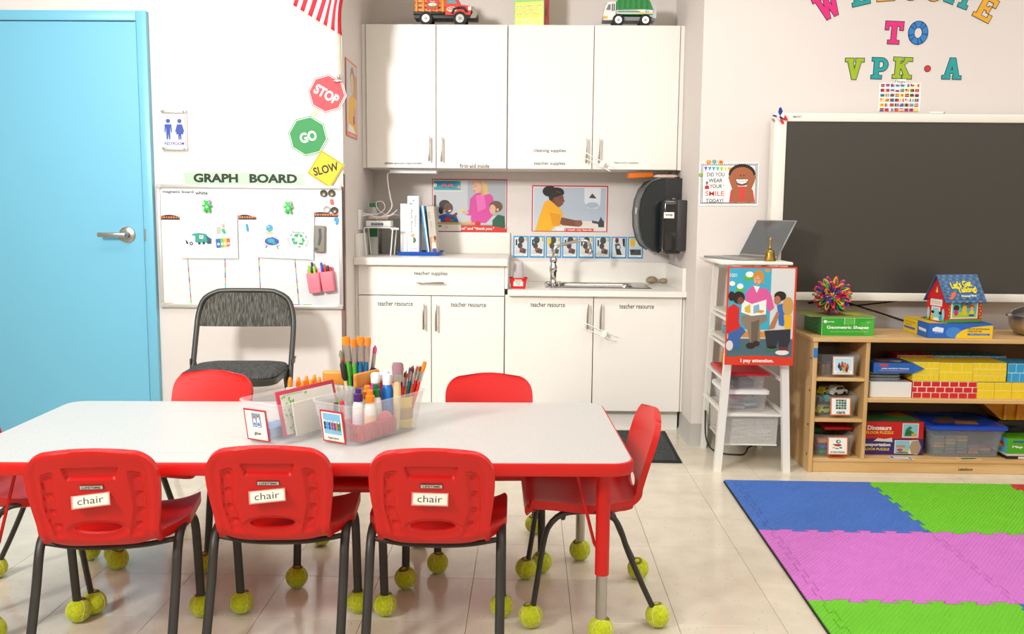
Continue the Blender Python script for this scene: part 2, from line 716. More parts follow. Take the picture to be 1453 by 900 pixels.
# metal corner guard on the alcove edge
CG = C('#a08680', .3, .6, name='corner_guard_metal')
mb = MB()
mb.box(XL-.018, XL+.002, YW-.002, YW, .12, 1.365, CG)
mb.box(XL, XL+.002, YW-.002, YW+.03, .12, 1.365, CG)
for z in (.25, .7, 1.2): mb.sphere((XL+.002, YW+.016, z), .004, STEEL, 8, 6, sx=.4)
struct(mb.build('trim_1'))

# ---- door
d = bpy.data.objects.new('door_1', None)
COL.objects.link(d)
d.location = (-2.39, YW, 0)
struct(d)
d['label'] = 'sky blue painted door in a blue steel frame with lever handle'
ox = 2.39
fx0, fx1 = -1.931, -1.881
mb = MB()
mb.box(fx0+ox, fx1+ox, -.03, 0, 0, 2.146, DOORBLUE, .003)
mb.box(fx0+ox-.012, fx0+ox, -.016, 0, 0, 2.1, DOORBLUE)
mb.box(-2.90+ox, -2.85+ox, -.03, 0, 0, 2.146, DOORBLUE, .003)
mb.box(-2.85+ox, fx0+ox, -.03, 0, 2.098, 2.146, DOORBLUE, .003)
mb.build('door_frame', d)
mb = MB()
mb.box(-2.846+ox, fx0+ox-.004, -.022, -.002, .008, 2.094, DOORBLUE, .0015, 1)
leaf = mb.build('door_leaf', d)
mb = MB()
mb.box(fx0+ox-.0045, fx0+ox-.0005, -.012, -.001, 0, 2.097, C('#0d3a56', .8))
mb.build('door_gap', d)
mb = MB()
hx, hz = -2.018+ox, 1.053
mb.M = Matrix.Translation((hx, -.022, hz)) @ Matrix.Rotation(PI/2, 4, 'X')
mb.lathe([(.001, .012), (.030, .012), (.040, .008), (.042, 0)], STEEL, n=28)
mb.lathe([(.001, .045), (.016, .045), (.019, .035), (.019, .01)], STEEL, n=20)
mb.M = Matrix()
mb.box(hx-.13, hx+.012, -.079, -.067, hz-.011, hz+.011, STEEL, .005)
mb.cyl((hx, -.03, hz), (hx, -.076, hz), .012, m=STEEL)
mb.lathe([(.001, 0), (.007, 0), (.007, .004)], CHROME, (hx, -.07, hz+.02), 10)
mb.build('lever_handle', leaf)
mb = MB().box(fx0+ox+.002, fx0+ox+.010, -.032, -.029, hz-.03, hz+.03, STEEL)
mb.build('strike_plate', d)

# ---- upper cabinets (two double-door units)
def bar_handle(parent, x, z0, z1, y, horiz=False, name='handle'):
    mb = MB()
    if horiz:
        mb.box(x[0], x[1], y-.034, y-.026, z0-.005, z0+.005, STEEL, .0015)
        for q in (x[0]+.02, x[1]-.02): mb.cyl((q, y-.03, z0), (q, y, z0), .004, m=STEEL, n=8)
    else:
        mb.box(x-.0055, x+.0055, y-.034, y-.026, z0, z1, STEEL, .0015)
        for q in (z0+.02, z1-.02): mb.cyl((x, y-.03, q), (x, y, q), .004, m=STEEL, n=8)
    return mb.build(name, parent)


def word(parent, s, x, z, w, h, y, card=True, pad=.012, col='#1d1d1d', cardcol='#f8f4ea', rot=0):
    mb = MB()
    if card:
        mb.box(x-w/2-pad, x+w/2+pad, y-.0006, y, z-h/2-pad*.6, z+h/2+pad*.6, C(cardcol, .3))
    put_text(mb, s, x, z, w, h, C(col, .6), y-.0009, rot, .012)
    return mb.build('word_label', parent, smooth=0)


UY, UZ0, UZ1 = 5.03, 1.422, 2.2
def cabinet(name, label, X0, X1, Y0, z0, z1, doors, depth_to=YB, hollow=0, toe=0.):
    r = E(name, label, 'cabinet', ((X0+X1)/2, Y0, z0 if not toe else 0))
    cx = (X0+X1)/2
    zb = r.location.z
    if hollow:
        D = depth_to-Y0-.002
        for nm, q in (('side_panel', (X0-cx, X0-cx+.018, .02, D, z0-zb, z1-zb)), ('side_panel', (X1-cx-.018, X1-cx, .02, D, z0-zb, z1-zb)), ('bottom_panel', (X0-cx+.018, X1-cx-.018, .02, D, z0-zb, z0-zb+.018)), ('back_panel', (X0-cx+.018, X1-cx-.018, D-.01, D, z0-zb+.018, z1-zb)), ('front_rail', (X0-cx+.018, X1-cx-.018, .02, .036, z1-zb-.03, z1-zb))):
            MB().box(*q, LAM).build(nm, r, smooth=0)
    else:
        MB().box(X0-cx, X1-cx, .02, depth_to-Y0-.002, z0-zb, z1-zb, LAM).build('body', r, smooth=0)
    if toe:
        MB().box(X0-cx, X1-cx, .065, .08, 0, z0-zb, LAM).build('toe_kick', r, smooth=0)
    out = []
    for (a, b, c, e) in doors:
        mb = MB().box(a-cx+.0022, b-cx-.0022, 0, .019, c-zb+.0015, e-zb-.0015, LAM, .0012, 1)
        out.append(mb.build('door', r))
    return r, out, cx, zb

# seams measured along the row
r, ds, cx, zb = cabinet('wall_cabinet', 'white double-door wall cabinet on the left, with first-aid label', -.905, -.1245, UY, UZ0, UZ1,
                        [(-.905, -.5165, UZ0, UZ1), (-.5165, -.1245, UZ0, UZ1)])
bar_handle(ds[0], -.553-cx, 1.459-zb, 1.595-zb, 0)
bar_handle(ds[1], -.485-cx, 1.457-zb, 1.593-zb, 0)
word(ds[0], 'plates-spoons-cups-bowls', -.70-cx, 1.447-zb, .205, .017, 0, False)
word(ds[1], 'first-aid inside', -.303-cx, 1.437-zb, .165, .022, 0, False)
r, ds, cx, zb = cabinet('wall_cabinet', 'white double-door wall cabinet on the right, with cleaning supplies label', -.1225, .817, UY, UZ0, UZ1,
                        [(-.1225, .348, UZ0, UZ1), (.348, .817, UZ0, UZ1)])
bar_handle(ds[0], .314-cx, 1.455-zb, 1.591-zb, 0)
bar_handle(ds[1], .384-cx, 1.455-zb, 1.591-zb, 0)
word(ds[0], 'cleaning supplies', .113-cx, 1.522-zb, .178, .024, 0)
word(ds[0], 'teacher supplies', .113-cx, 1.452-zb, .175, .024, 0)
word(ds[1], 'classroom supplies', .537-cx, 1.459-zb, .135, .014, 0)
for a, b in ((XL+.001, -.9065), (.8185, XR-.001)):
    mb = MB().box(a, b, UY+.012, UY+.03, UZ0, UZ1, LAM)
    o = mb.build('cabinet_filler', smooth=0)
    tag(o, 'narrow cream filler strip beside the wall cabinets against the alcove %s wall' % ('left' if a < 0 else 'right'), 'filler strip')

# ---- base cabinets
BY = 4.775
r, ds, cx, zb = cabinet('base_cabinet', 'tall white base cabinet with teacher supplies drawer, under the blue tray', -.911, -.1245, BY, .114, .898,
                        [(-.911, -.5175, .114, .733), (-.5175, -.1245, .114, .733)], toe=1)
bar_handle(ds[0], -.556-cx, .553, .693, 0)
bar_handle(ds[1], -.489-cx, .545, .69, 0)
word(ds[0], 'teacher resource', -.712-cx, .69, .19, .026, 0)
word(ds[1], 'teacher resource', -.318-cx, .688, .19, .026, 0)
mb = MB().box(-.911-cx+.0015, -.1245-cx-.0015, 0, .019, .7365, .8955, LAM, .0012, 1)
dr = mb.build('drawer', r)
bar_handle(dr, (-.592-cx, -.447-cx), .806, 0, 0, True)
word(dr, 'teacher supplies', -.52-cx, .851, .18, .026, 0)
MB().box(-.124-cx, -.1085-cx, .005, YB-.001-BY, .7745, .8975, LAM).build('end_panel', r, smooth=0)
mb = MB().box(XL+.001-cx, -.912-cx, .012, .03, .114, .898, LAM)
mb.build('filler', r, smooth=0)
r, ds, cx, zb = cabinet('sink_cabinet', 'low white double-door cabinet under the sink', -.1225, .828, BY, .114, .742,
                        [(-.1225, .353, .114, .742), (.353, .828, .114, .742)], toe=1, hollow=1)
bar_handle(ds[0], .321-cx, .557, .70, 0)
bar_handle(ds[1], .390-cx, .557, .70, 0)
word(ds[0], 'teacher resource', .108-cx, .692, .185, .026, 0)
word(ds[1], 'teacher resource', .583-cx, .688, .185, .026, 0)
mb = MB().box(.829-cx, XR-.001-cx, .012, .03, .114, .742, LAM)
mb.build('filler', r, smooth=0)

# sliding child locks on two handle pairs
def lock(x0, x1, z, y, label, tilt):
    r = E('cabinet_lock', label, 'child lock', (x0, y, z), group='white sliding child locks', ry=tilt)
    mb = MB()
    L = x1-x0
    for s in (-1, 1):
        pts = [(0, -.012, .0), (-.012, -.012, s*.006), (0, -.012, s*.014), (L*.5, -.014, s*.013), (L*1.25, -.012, s*.013), (L*1.95, -.01, s*.013)]
        mb.tube(catmull(pts, 16), .0028, WHITE, 6)
    mb.build('cord', r)
    mb = MB().box(L+.012, L+.036, -.022, -.004, -.019, .019, WHITE, .003)
    mb.build('slider', r)
lock(.306, .39, 1.498, UY-.022, 'white child lock on the wall cabinet handles', R(27))
lock(.306, .395, .583, BY-.022, 'white child lock on the sink cabinet handles', R(22))

# ---- countertops
mb = MB()
CY = 4.738
mb.box(XL+.001, -.108, CY, YB-.001, .898, .937, LAMTOP, .003)
mb.box(XL+.001, -.110, YB-.021, YB-.001, .937, 1.062, LAMTOP, .002)
mb.box(XL+.001, XL+.02, CY+.05, YB-.021, .937, 1.062, LAMTOP, .002)
o = mb.build('countertop')
tag(o, 'raised cream laminate countertop with backsplash, left of the sink', 'countertop')
mb = MB()
sx0, sx1, sy0, sy1 = .105, .63, 4.93, 5.27
z0, z1 = .742, .772
for a in ((-.107, sx0, CY, YB-.001), (sx1, XR-.001, CY, YB-.001), (sx0, sx1, CY, sy0), (sx0, sx1, sy1, YB-.001)):
    mb.box(a[0], a[1], a[2], a[3], z0, z1, LAMTOP)
mb.box(-.107, XR-.001, YB-.021, YB-.001, z1, .893, LAMTOP, .002)
mb.box(XR-.021, XR-.001, CY+.03, YB-.021, z1, .893, LAMTOP, .002)
o = mb.build('sink_countertop', smooth=0)
tag(o, 'low cream laminate countertop around the steel sink', 'countertop')

# sink
r = E('sink', 'stainless steel drop-in sink set in the low counter', 'sink', (.37, 5.1, z1))
SS = C('#a9a7a2', .25, 1, bump=(120, .05, .0004), name='stainless')
mb = MB()
w, dd = .285, .185
mb.loft([(-.17, .19, .13, .04), (-.165, .2, .14, .05), (-.02, .205, .145, .045), (-.002, .208, .148, .045), (.003, .213, .153, .045), (.003, .29, .185, .02), (.0, .295, .19, .02)], SS, 5, (.02, 0), True, False)
mb.build('basin', r)
mb = MB().lathe([(.001, .002), (.022, .002), (.026, 0)], CHROME, (.02, 0, -.169), 16)
mb.build('drain', r)
# faucet
r = E('faucet', 'chrome gooseneck faucet standing beside the sink', 'faucet', (.143, 5.06, z1+.004))
mb = MB()
mb.lathe([(.03, 0), (.032, .006), (.022, .012), (.018, .02), (.017, .07), (.021, .075), (.022, .10), (.017, .112), (.015, .125), (.02, .132), (.022, .145), (.016, .156), (.01, .163)], CHROME, n=18)
mb.build('body', r)
mb = MB()
mb.tube(catmull([(0, 0, .15), (0, 0, .185), (.012, 0, .212), (.05, 0, .228), (.12, 0, .246), (.17, 0, .252), (.198, 0, .24), (.207, 0, .21), (.208, 0, .185)], 26), .0085, CHROME, 12)
mb.lathe([(.011, -.012), (.012, .0), (.009, .012)], CHROME, (.208, 0, .19), 12)
mb.build('spout', r)
for s in (-1, 1):
    mb = MB().tube([(s*.012, 0, .012), (s*.03, 0, .014), (s*.044, -.008, .016)], [.008, .008, .006], CHROME, 8)
    mb.build('lever', r)
MB().cyl((.012, 0, .16), (.03, -.01, .17), .003, m=CHROME, n=6).build('set_screw', r)
# ================================================================ TABLE
TT = speck_mat('speckled_white_laminate', '#c4c1bd', '#cfccc8', 240, .3)
TR = R(2.3)
tc_ = Vector((-.63, 2.625))
r = E('activity_table', 'long white-topped child activity table with red edge and red legs', 'table', (tc_.x, tc_.y, 0), TR)
HX, HY = .905, .38
mb = MB()
mb.loft([(.494, HX-.012, HY-.012, .05), (.494, HX-.003, HY-.003, .058), (.499, HX, HY, .06), (.522, HX, HY, .06), (.5275, HX-.002, HY-.002, .058), (.529, HX-.007, HY-.007, .055)], REDP, 8)
mb.build('edge_band', r)
mb = MB().loft([(.5285, HX-.006, HY-.006, .055), (.5302, HX-.0075, HY-.0075, .053)], TT, 8)
mb.build('tabletop', r)
def ballmesh():
    mb = MB()
    mb.sphere((0, 0, .033), .033, BALL, 20, 14)
    pts = []
    a, b = .72, .28
    for i in range(48):
        t = 2*PI*i/48
        x = a*math.cos(t)+b*math.cos(3*t)
        y = a*math.sin(t)-b*math.sin(3*t)
        z = 2*math.sqrt(a*b)*math.sin(2*t)
        q = Vector((x, y, z)).normalized()*.0327
        pts.append((q.x, q.y, q.z+.033))
    mb.tube(pts, .0011, C('#e6e3a2', .9), 5, closed=True)
    mb.lathe([(.0001, .0655), (.014, .0648), (.016, .0625)], C('#7c7a14', .95), n=12)
    return mb
ball0 = ballmesh().build('tennis_ball')
BALLME = ball0.data
bpy.data.objects.remove(ball0)
def ball(parent, loc, s=1.06):
    o = bpy.data.objects.new('tennis_ball', BALLME)
    COL.objects.link(o)
    o.parent = parent
    o.location = loc
    o.rotation_euler = (random.uniform(-.35, .35), random.uniform(-.35, .35), random.uniform(0, 6))
    k = .0335*(math.cos(0))
    o.scale = (s, s, s)
    # keep the ball on the floor whatever way it is turned: its centre stays at loc + r
    c = Vector((0, 0, .033*s))
    o.location = Vector(loc)+c-(o.rotation_euler.to_matrix() @ c)
    o['label'] = 'yellow-green tennis ball foot'
    return o
ZINC = C('#b5b3ae', .25, .9, name='zinc_tube')
for sx, sy in ((1, -1), (1, 1), (-1, -1), (-1, 1)):
    lx, ly = sx*(HX-.075), sy*(HY-.085)
    mb = MB()
    mb.cyl((lx, ly, .195), (lx, ly, .497), .0195, m=REDP, n=18)
    mb.box(lx-.04, lx+.04, ly-.04, ly+.04, .486, .496, REDP, .003)
    leg = mb.build('leg', r)
    mb = MB().cyl((lx, ly, .03), (lx, ly, .2), .0155, m=ZINC, n=16)
    mb.build('leg_insert', leg)
    ball(leg, (lx, ly, 0), 1.1)
    mb = MB()
    mb.tube([(lx-sx*.012, ly-sy*.016, .262), (lx-sx*.02, ly-sy*.02, .275), (lx-sx*.075, ly-sy*.03, .49)], .0045, REDP, 8)
    mb.build('brace', leg)

# ================================================================ CHILD CHAIRS
def smooth01(x):
    x = min(1, max(0, x))
    return x*x*(3-2*x)


def chair_shell():
    prof = [(-.006, .312), (-.017, .326), (-.012, .344), (.012, .353), (.06, .351), (.13, .343), (.20, .337), (.25, .336), (.282, .342), (.303, .365), (.314, .405), (.325, .45), (.338, .50), (.352, .55), (.364, .59), (.367, .603)]
    pts = catmull([(0, .18-x, z) for x, z in prof], 241)
    L = [0]
    for i in range(1, 241): L.append(L[-1]+(pts[i]-pts[i-1]).length)
    T = L[-1]
    def at(l):
        t = min(.99999, max(0, l/T))*240
        i = int(t)
        p = pts[i].lerp(pts[i+1], t-i)
        d = (pts[min(i+2, 240)]-pts[max(i-1, 0)]).normalized()
        return p, d
    lb = next(L[i] for i in range(241) if pts[i].z > .362 and L[i] > .2)      # start of the back
    def halfw(l):
        w = .186-.042*smooth01((l-(lb-.16))/.125)+.013*smooth01((l-lb)/.15)
        rr = .078
        for dd, e, q, am in ((l, 2.2, .105, .082), (T-l, 2.4, .085, rr)):
            if dd < q:
                w -= am*(1-(1-(1-dd/q)**e)**(1/e))
        return w
    zc = lambda l: at(l)[0].z
    hole_l = next(l for l in [T*i/400 for i in range(401)] if zc(l) > .388 and l > lb-.02)
    HA, HB = .058, .0165
    NU, NS = 92, 180
    grid = {}
    dead = set()
    ls = [T*j/NS for j in range(NS+1)]
    us = [math.sin(PI/2*(-1+2*i/NU))*.35+(-1+2*i/NU)*.65 for i in range(NU+1)]
    P = {}
    for j in range(NS+1):
        for i in range(NU+1):
            P[i, j] = [us[i]*halfw(ls[j]), ls[j]]
    def inside(X, l): return (X/HA)**2+((l-hole_l)/HB)**2 < 1
    faces = []
    for j in range(NS):
        for i in range(NU):
            X = sum(P[i+a, j+b][0] for a in (0, 1) for b in (0, 1))/4
            l = sum(P[i+a, j+b][1] for a in (0, 1) for b in (0, 1))/4
            (dead.add((i, j)) if inside(X, l) else faces.append((i, j)))
    for (i, j) in dead:
        for a in (0, 1):
            for b in (0, 1):
                nb = [(i+a-1, j+b-1), (i+a, j+b-1), (i+a-1, j+b), (i+a, j+b)]
                if any(q not in dead for q in nb):
                    X, l = P[i+a, j+b]
                    k = math.hypot(X/HA, (l-hole_l)/HB)
                    if k > 1e-6: P[i+a, j+b] = [X/k, hole_l+(l-hole_l)/k]
    Fv, Bv = {}, {}
    for k, (X, l) in P.items():
        p, dvec = at(l)
        n = Vector((0, dvec.z, -dvec.y))      # pushes below / behind
        if n.z > 0 and l < .1: pass
        n = Vector((0, -abs(dvec.z) if l > lb-.05 else dvec.z, -abs(dvec.y)))
        if l < .05: n = Vector((0, -dvec.z, dvec.y))
        n.normalize()
        hw = max(1e-4, halfw(l))
        u = X/hw
        sb = smooth01((l-lb+.03)/.08)
        q = Vector((X, p.y+.012*u*u*sb, p.z-.007*u*u*smooth01((l-T+.12)/.12)+.024*abs(u)**4*(1-sb)*smooth01(l/.05)))
        Fv[k] = q
        th = .012+.013*smooth01((abs(u)-.86)/.1)*(1-sb)+.006*smooth01((.05-l)/.03)
        z = p.z
        if l > lb-.03:
            bulge = smooth01((.93-abs(u))/.1)*smooth01((T-l-.004)/.05)
            th = .0185-.004*bulge
            ax = abs(X)
            rec = 0
            rec = max(rec, smooth01((.062-ax+(z-.54)*.3)/.003)*smooth01((.0165-abs(z-.5415))/.003)*.0095)
            cxn = .1+.006*math.sin((z-.36)/.2*PI)-max(0, (.44-z))*.16
            top = .548-.25*max(0, (ax-.095))
            rec = max(rec, smooth01((.0155-abs(ax-cxn))/.003)*smooth01((top-z)/.005)*smooth01((z-.362)/.01)*.006)
            for zd in (.526, .48, .434, .394):
                dd = math.hypot((ax-cxn), z-zd)
                rec = max(rec, smooth01((.0098-dd)/.003)*.0105)
            de = math.hypot(X/.07, (l-hole_l+.004)/.026)
            rec = max(rec, smooth01((1.12-de)/.2)*.006)
            th -= rec
        Bv[k] = q+n*max(.004, th)
    mb = MB()
    idx = {}
    vs = []
    for k in P:
        idx[k] = len(vs)
        vs.append(tuple(Fv[k]))
    off = len(vs)
    for k in P: vs.append(tuple(Bv[k]))
    fs = []
    live = set(faces)
    for (i, j) in faces:
        a, b, c, e = idx[i, j], idx[i+1, j], idx[i+1, j+1], idx[i, j+1]
        fs.append((a, e, c, b))
        fs.append((a+off, b+off, c+off, e+off))
        for (di, dj, p, q) in ((0, -1, (i, j), (i+1, j)), (1, 0, (i+1, j), (i+1, j+1)), (0, 1, (i+1, j+1), (i, j+1)), (-1, 0, (i, j+1), (i, j))):
            if (i+di, j+dj) not in live:
                fs.append((idx[p], idx[q], idx[q]+off, idx[p]+off))
    mb.add(vs, fs, REDP)
    return mb, at, lb


def chair_proto():
    r = E('child_chair', '', 'chair')
    mb, at, lb = chair_shell()
    sh = mb.build('seat_shell', r, smooth=60)
    sh['label'] = 'glossy red one-piece moulded seat and backrest'
    me = sh.data
    bm = bmesh.new()
    bm.from_mesh(me)
    bmesh.ops.remove_doubles(bm, verts=bm.verts, dist=1e-6)
    bmesh.ops.recalc_face_normals(bm, faces=bm.faces)
    bm.to_mesh(me)
    bm.free()
    # legs: bent flat-oval tube, front half and rear half on each side
    for s in (-1, 1):
        x = s*.171
        fr = catmull([(x, .176, .03), (x, .160, .14), (x, .146, .238), (x, .130, .298), (x, .094, .334), (x, .05, .342), (x, .015, .343)], 22)
        rr = catmull([(x, .015, .343), (x, -.02, .341), (x, -.052, .325), (x, -.074, .288), (x, -.096, .226), (x, -.14, .125), (x, -.183, .035)], 22)
        for path, foot in ((fr, (x, .178, 0)), (rr, (x, -.186, 0))):
            mb = MB().tube([tuple(p) for p in path], .0082, DARKM, 12, flat=((1, 0, 0), 1.5))
            lg = mb.build('leg', r)
            ball(lg, foot)
    for y, z, dp in ((-.05, .322, .014), (.09, .323, .004)):
        pts = catmull([(-.171, y, z), (-.09, y-.01, z-dp*.8), (0, y-.014, z-dp), (.09, y-.01, z-dp*.8), (.171, y, z)], 15)
        MB().tube([tuple(p) for p in pts], .0075, DARKM, 8).build('crossbar', r)
    # maker's plate and word label on the back
    def on_back(z):
        best = min((at(i/400*.62) for i in range(400)), key=lambda q: abs(q[0].z-z)+(1 if q[0].y > -.09 else 0))
        return best[0]
    def plate(z, w, h, name, cols, s, tw, th, rot):
        p0, p1 = on_back(z-.02), on_back(z+.02)
        ang = math.atan2((p0-p1).y, (p1-p0).z)
        p = on_back(z)
        mb = MB().box(-w/2, w/2, -.0012, 0, -h/2, h/2, C(cols[0], .4), .0004, 1)
        mb.box(-w/2+.0015, w/2-.0015, -.0015, -.001, -h/2+.0015, h/2-.0015, C(cols[1], .4))
        put_text(mb, s, 0, 0, tw, th, C(cols[2], .5), -.0019, 0, .01)
        return mb.build(name, r, (0, p.y-.0165, p.z), (ang, rot, 0), smooth=0)
    plate(.502, .056, .012, 'maker_plate', ('#1c1c1c', '#c9c6bd', '#111111'), 'LIFETIME', .043, .0055, 0)
    return r


ch0 = chair_proto()
seats = [  # mid-point of the two front feet, heading of the seat's front, label
    ((-1.110, 2.455), 8.0, 'red child chair with a chair label, leftmost of the three backs nearest the camera', R(-6)),
    ((-.661, 2.512), 3.0, 'red child chair with a chair label, middle of the three backs nearest the camera', R(-6)),
    ((-.238, 2.505), .7, 'red child chair with a chair label, rightmost of the three backs nearest the camera', R(1)),
    ((.011, 2.615), 92.4, 'red child chair at the right end of the table, seen from its side', None),
    ((-1.300, 2.648), -76, 'red child chair at the left end of the table, cut by the picture edge', None),
    ((-1.206, 2.828), 168, 'red child chair behind the table, in front of the grey folding chair', None),
    ((-.546, 2.693), 181, 'red child chair behind the table, its back hidden by the clear bins', None),
    ((-.116, 2.832), 183.3, 'red child chair behind the table, in front of the white sink cabinet', None),
]
for i, (p, a, lab, lr) in enumerate(seats):
    c = ch0 if i == 0 else dup(ch0)
    if i == 0:
        kids0 = list(ch0.children)
    a = R(a)
    c.location = (p[0]+.178*math.sin(a), p[1]-.178*math.cos(a), 0)
    c.rotation_euler = (0, 0, a)
    tag(c, lab, 'chair', 'red child chairs around the table')
for c in [o for o in S.objects if o.name.startswith('child_chair')]:
    lr = next(s[3] for s in seats if s[2] == c['label'])
    if lr is None: continue
    mb = MB().box(-.046, .046, -.0006, 0, -.0165, .0165, C('#d98a78', .35))
    mb.box(-.042, .043, -.0009, -.0005, -.0135, .014, C('#f4eedd', .35))
    put_text(mb, 'chair', 0, .001, .062, .017, C('#3a3a3a', .6), -.0013, 0, -.004)
    mb.build('word_label', c, (-.004, -.1735+.0005, .468), (R(-15.5), lr, 0), smooth=0)

# ================================================================ FOLDING CHAIR
FAB = fabric_mat('grey_woven_fabric', '#34342f', '#6e6c64')
FAB2 = fabric_mat('dark_seat_fabric', '#2c2e2d', '#565856')
FM = C('#4a4a45', .4, .5, name='grey_enamel_tube')
r = E('folding_chair', 'dark grey padded folding chair standing in front of the whiteboard', 'chair', (-1.32, 4.08, 0), R(4))
w = .224
mb = MB()
mid = [(-w, -.02, .45), (-w, .06, .62), (-w+.006, .085, .70), (-w+.03, .098, .765), (-w+.085, .104, .797), (-.1, .106, .803), (0, .106, .804)]
path = [(-w-.012, -.26, .0135), (-w-.006, -.14, .21)]+mid
full = path+[(-x, y, z) for x, y, z in path[::-1][1:]]
mb.tube([tuple(p) for p in catmull(full, 90)], .0125, FM, 12)
mb.build('front_frame', r)
mb = MB()
for s in (-1, 1):
    mb.tube([(s*(w-.03), .19, .011), (s*(w-.024), .03, .30), (s*(w-.02), -.06, .46)], .011, FM, 10)
mb.tube([(-(w-.027), .14, .10), (w-.027, .14, .10)], .009, FM, 8)
mb.build('rear_frame', r)
for s in (-1, 1):
    mb = MB().box(s*(w+.006)-.004, s*(w+.006)+.004, -.03, .045, .47, .50, FM, .003)
    mb.tube([(s*(w+.004), .03, .5), (s*(w-.015), .01, .40)], .006, FM, 6)
    mb.sphere((s*(w+.012), .026, .50), .007, STEEL, 8, 6)
    mb.build('hinge', r)
mb = MB()   # padded backrest between the tubes
rings = []
for k in range(13):
    t = k/12
    z = .640+.155*t
    tz = [(.62, w-.001), (.70, w-.006), (.735, w-.014), (.765, w-.03), (.785, w-.055), (.797, w-.085), (.804, .1)]
    hw = next((a[1]+(b[1]-a[1])*(z-a[0])/(b[0]-a[0]) for a, b in zip(tz, tz[1:]) if a[0] <= z <= b[0]), .1)-.008
    y = .06+.045*math.sin(t*PI/2)
    th = .016*min(1, .55+2*min(t, 1-t))
    ring = []
    for i in range(24):
        a = 2*PI*i/24
        xx = hw*math.copysign(abs(math.cos(a))**.28, math.cos(a))
        ring.append((xx, y-.006+th*math.sin(a)-.012*(1-(xx/w)**2)+.012, z))
    rings.append(ring)
mb.rings(rings, FAB)
mb.build('backrest', r)
mb = MB()
mb.loft([(.425, .205, .195, .07), (.428, .212, .2, .075), (.452, .214, .202, .075), (.455, .21, .198, .075)], FM, 7, (0, -.125))
mb.build('seat_pan', r)
mb = MB()
mb.loft([(.453, .206, .196, .075), (.462, .209, .199, .075), (.474, .2, .19, .075), (.481, .17, .16, .07), (.483, .1, .09, .05)], FAB2, 7, (0, -.125))
mb.build('seat_cushion', r)

# ================================================================ FOAM MAT TILES
FBLUE, FGREEN, FPINK, FRED = foam_mat('foam_blue', '#3d74cf'), foam_mat('foam_green', '#70d31a'), foam_mat('foam_pink', '#df7ad9'), foam_mat('foam_red', '#d8233a')
T_ = .612
def seam(a, b, n=11, d=.010, flip=1):
    """jigsaw joint from a to b: dovetail tabs to alternating sides, flat at both ends"""
    a, b = Vector(a), Vector(b)
    L = (b-a).length
    t = (b-a)/L
    nn = Vector((-t.y, t.x))*d*flip
    m0 = .03
    st = (L-2*m0)/n
    e = st*.16
    out = [a]
    for i in range(n):
        s = 1 if i % 2 == 0 else -1
        p, q = a+t*(m0+st*i), a+t*(m0+st*(i+1))
        out += [p-t*e+nn*s if i else p+nn*s, q+t*e+nn*s if i < n-1 else q+nn*s]
        if i == 0: out.insert(1, p)
        if i == n-1: out.append(q)
    out.append(b)
    return [tuple(p) for p in out]
def strip(a, b): return [tuple(a), tuple(b)]
mx = [.925, 1.515, 2.127, 2.739]
my = [3.872, 3.240, 2.628, 2.016, 1.404]
def shear(p): return (p[0]+(p[1]-3.88)*.012, p[1]+(p[0]-.88)*-.004)
cols = [[FBLUE, FGREEN, FRED], [FPINK, FPINK, FBLUE], [FGREEN, FBLUE, FGREEN]]
cn = {id(FBLUE): 'blue', id(FGREEN): 'green', id(FPINK): 'pink', id(FRED): 'red'}
labs = [['blue foam mat tile nearest the white ladder stand', 'green foam mat tile in front of the wooden shelf', 'red foam mat tile at the right edge of the picture'],
        ['pink foam mat tile at the left edge of the play mat', 'pink foam mat tile to the right, sharing a side with the other pink one', 'blue foam mat tile at the far right, beside the pink ones'],
        ['green foam mat tile at the bottom left of the play mat', 'blue foam mat tile at the bottom right corner', 'green foam mat tile outside the lower right']]
HT = .012
for iy in range(3):
    for ix in range(3):
        if (iy, ix) in ((1, 2), (2, 2)): continue
        x0, x1 = mx[ix], mx[ix+1]
        yt, yb = my[iy], my[iy+1]
        ff = 1 if (ix+iy) % 2 else -1
        top = strip((x0, yt), (x1, yt)) if iy == 0 else seam((x0, yt), (x1, yt), flip=1)
        bot = seam((x0, yb), (x1, yb), flip=1)
        lf = seam((x0, yb), (x0, yt), flip=1)
        rg = seam((x1, yb), (x1, yt), flip=1)
        poly = bot[:-1]+rg[:-1]+top[::-1][:-1]+lf[::-1][:-1]
        c = Vector(((x0+x1)/2, (yt+yb)/2))
        k = 1-.0012/.3
        poly = [shear((c.x+(p[0]-c.x)*k, c.y+(p[1]-c.y)*k)) for p in poly]
        cc = shear(c)
        mb = MB().slab([(p[0]-cc[0], p[1]-cc[1]) for p in poly], 0, HT, cols[iy][ix])
        mb.slab([(p[0]-cc[0], p[1]-cc[1]) for p in [shear((c.x+(q[0]-c.x)*.93, c.y+(q[1]-c.y)*.93)) for q in [(x0, yb), (x1, yb), (x1, yt), (x0, yt)]]], 0, .002, C('#2d2d2d', .8))
        o = mb.build('foam_mat_tile', None, (cc[0], cc[1], .0002), smooth=0)
        tag(o, labs[iy][ix], 'mat tile', 'foam play mat tiles')
        if ix == 0:
            xe = x0-.045
            pl = [(xe, yb), (xe, yt)]+[p for p in lf[::-1]]
            pl = [shear((p[0]+(-.0008), p[1]*1)) for p in pl]
            m2 = MB().slab([(p[0]-cc[0], p[1]-cc[1]) for p in pl], 0, HT, cols[iy][ix])
            q0, q1 = shear((xe, yb)), shear((xe, yt))
            m2.slab([(q0[0]-cc[0]-.004, q0[1]-cc[1]), (q0[0]-cc[0], q0[1]-cc[1]), (q1[0]-cc[0], q1[1]-cc[1]), (q1[0]-cc[0]-.004, q1[1]-cc[1])], 0, HT*.6, C('#222222', .8))
            m2.build('edge_strip', o, smooth=0)

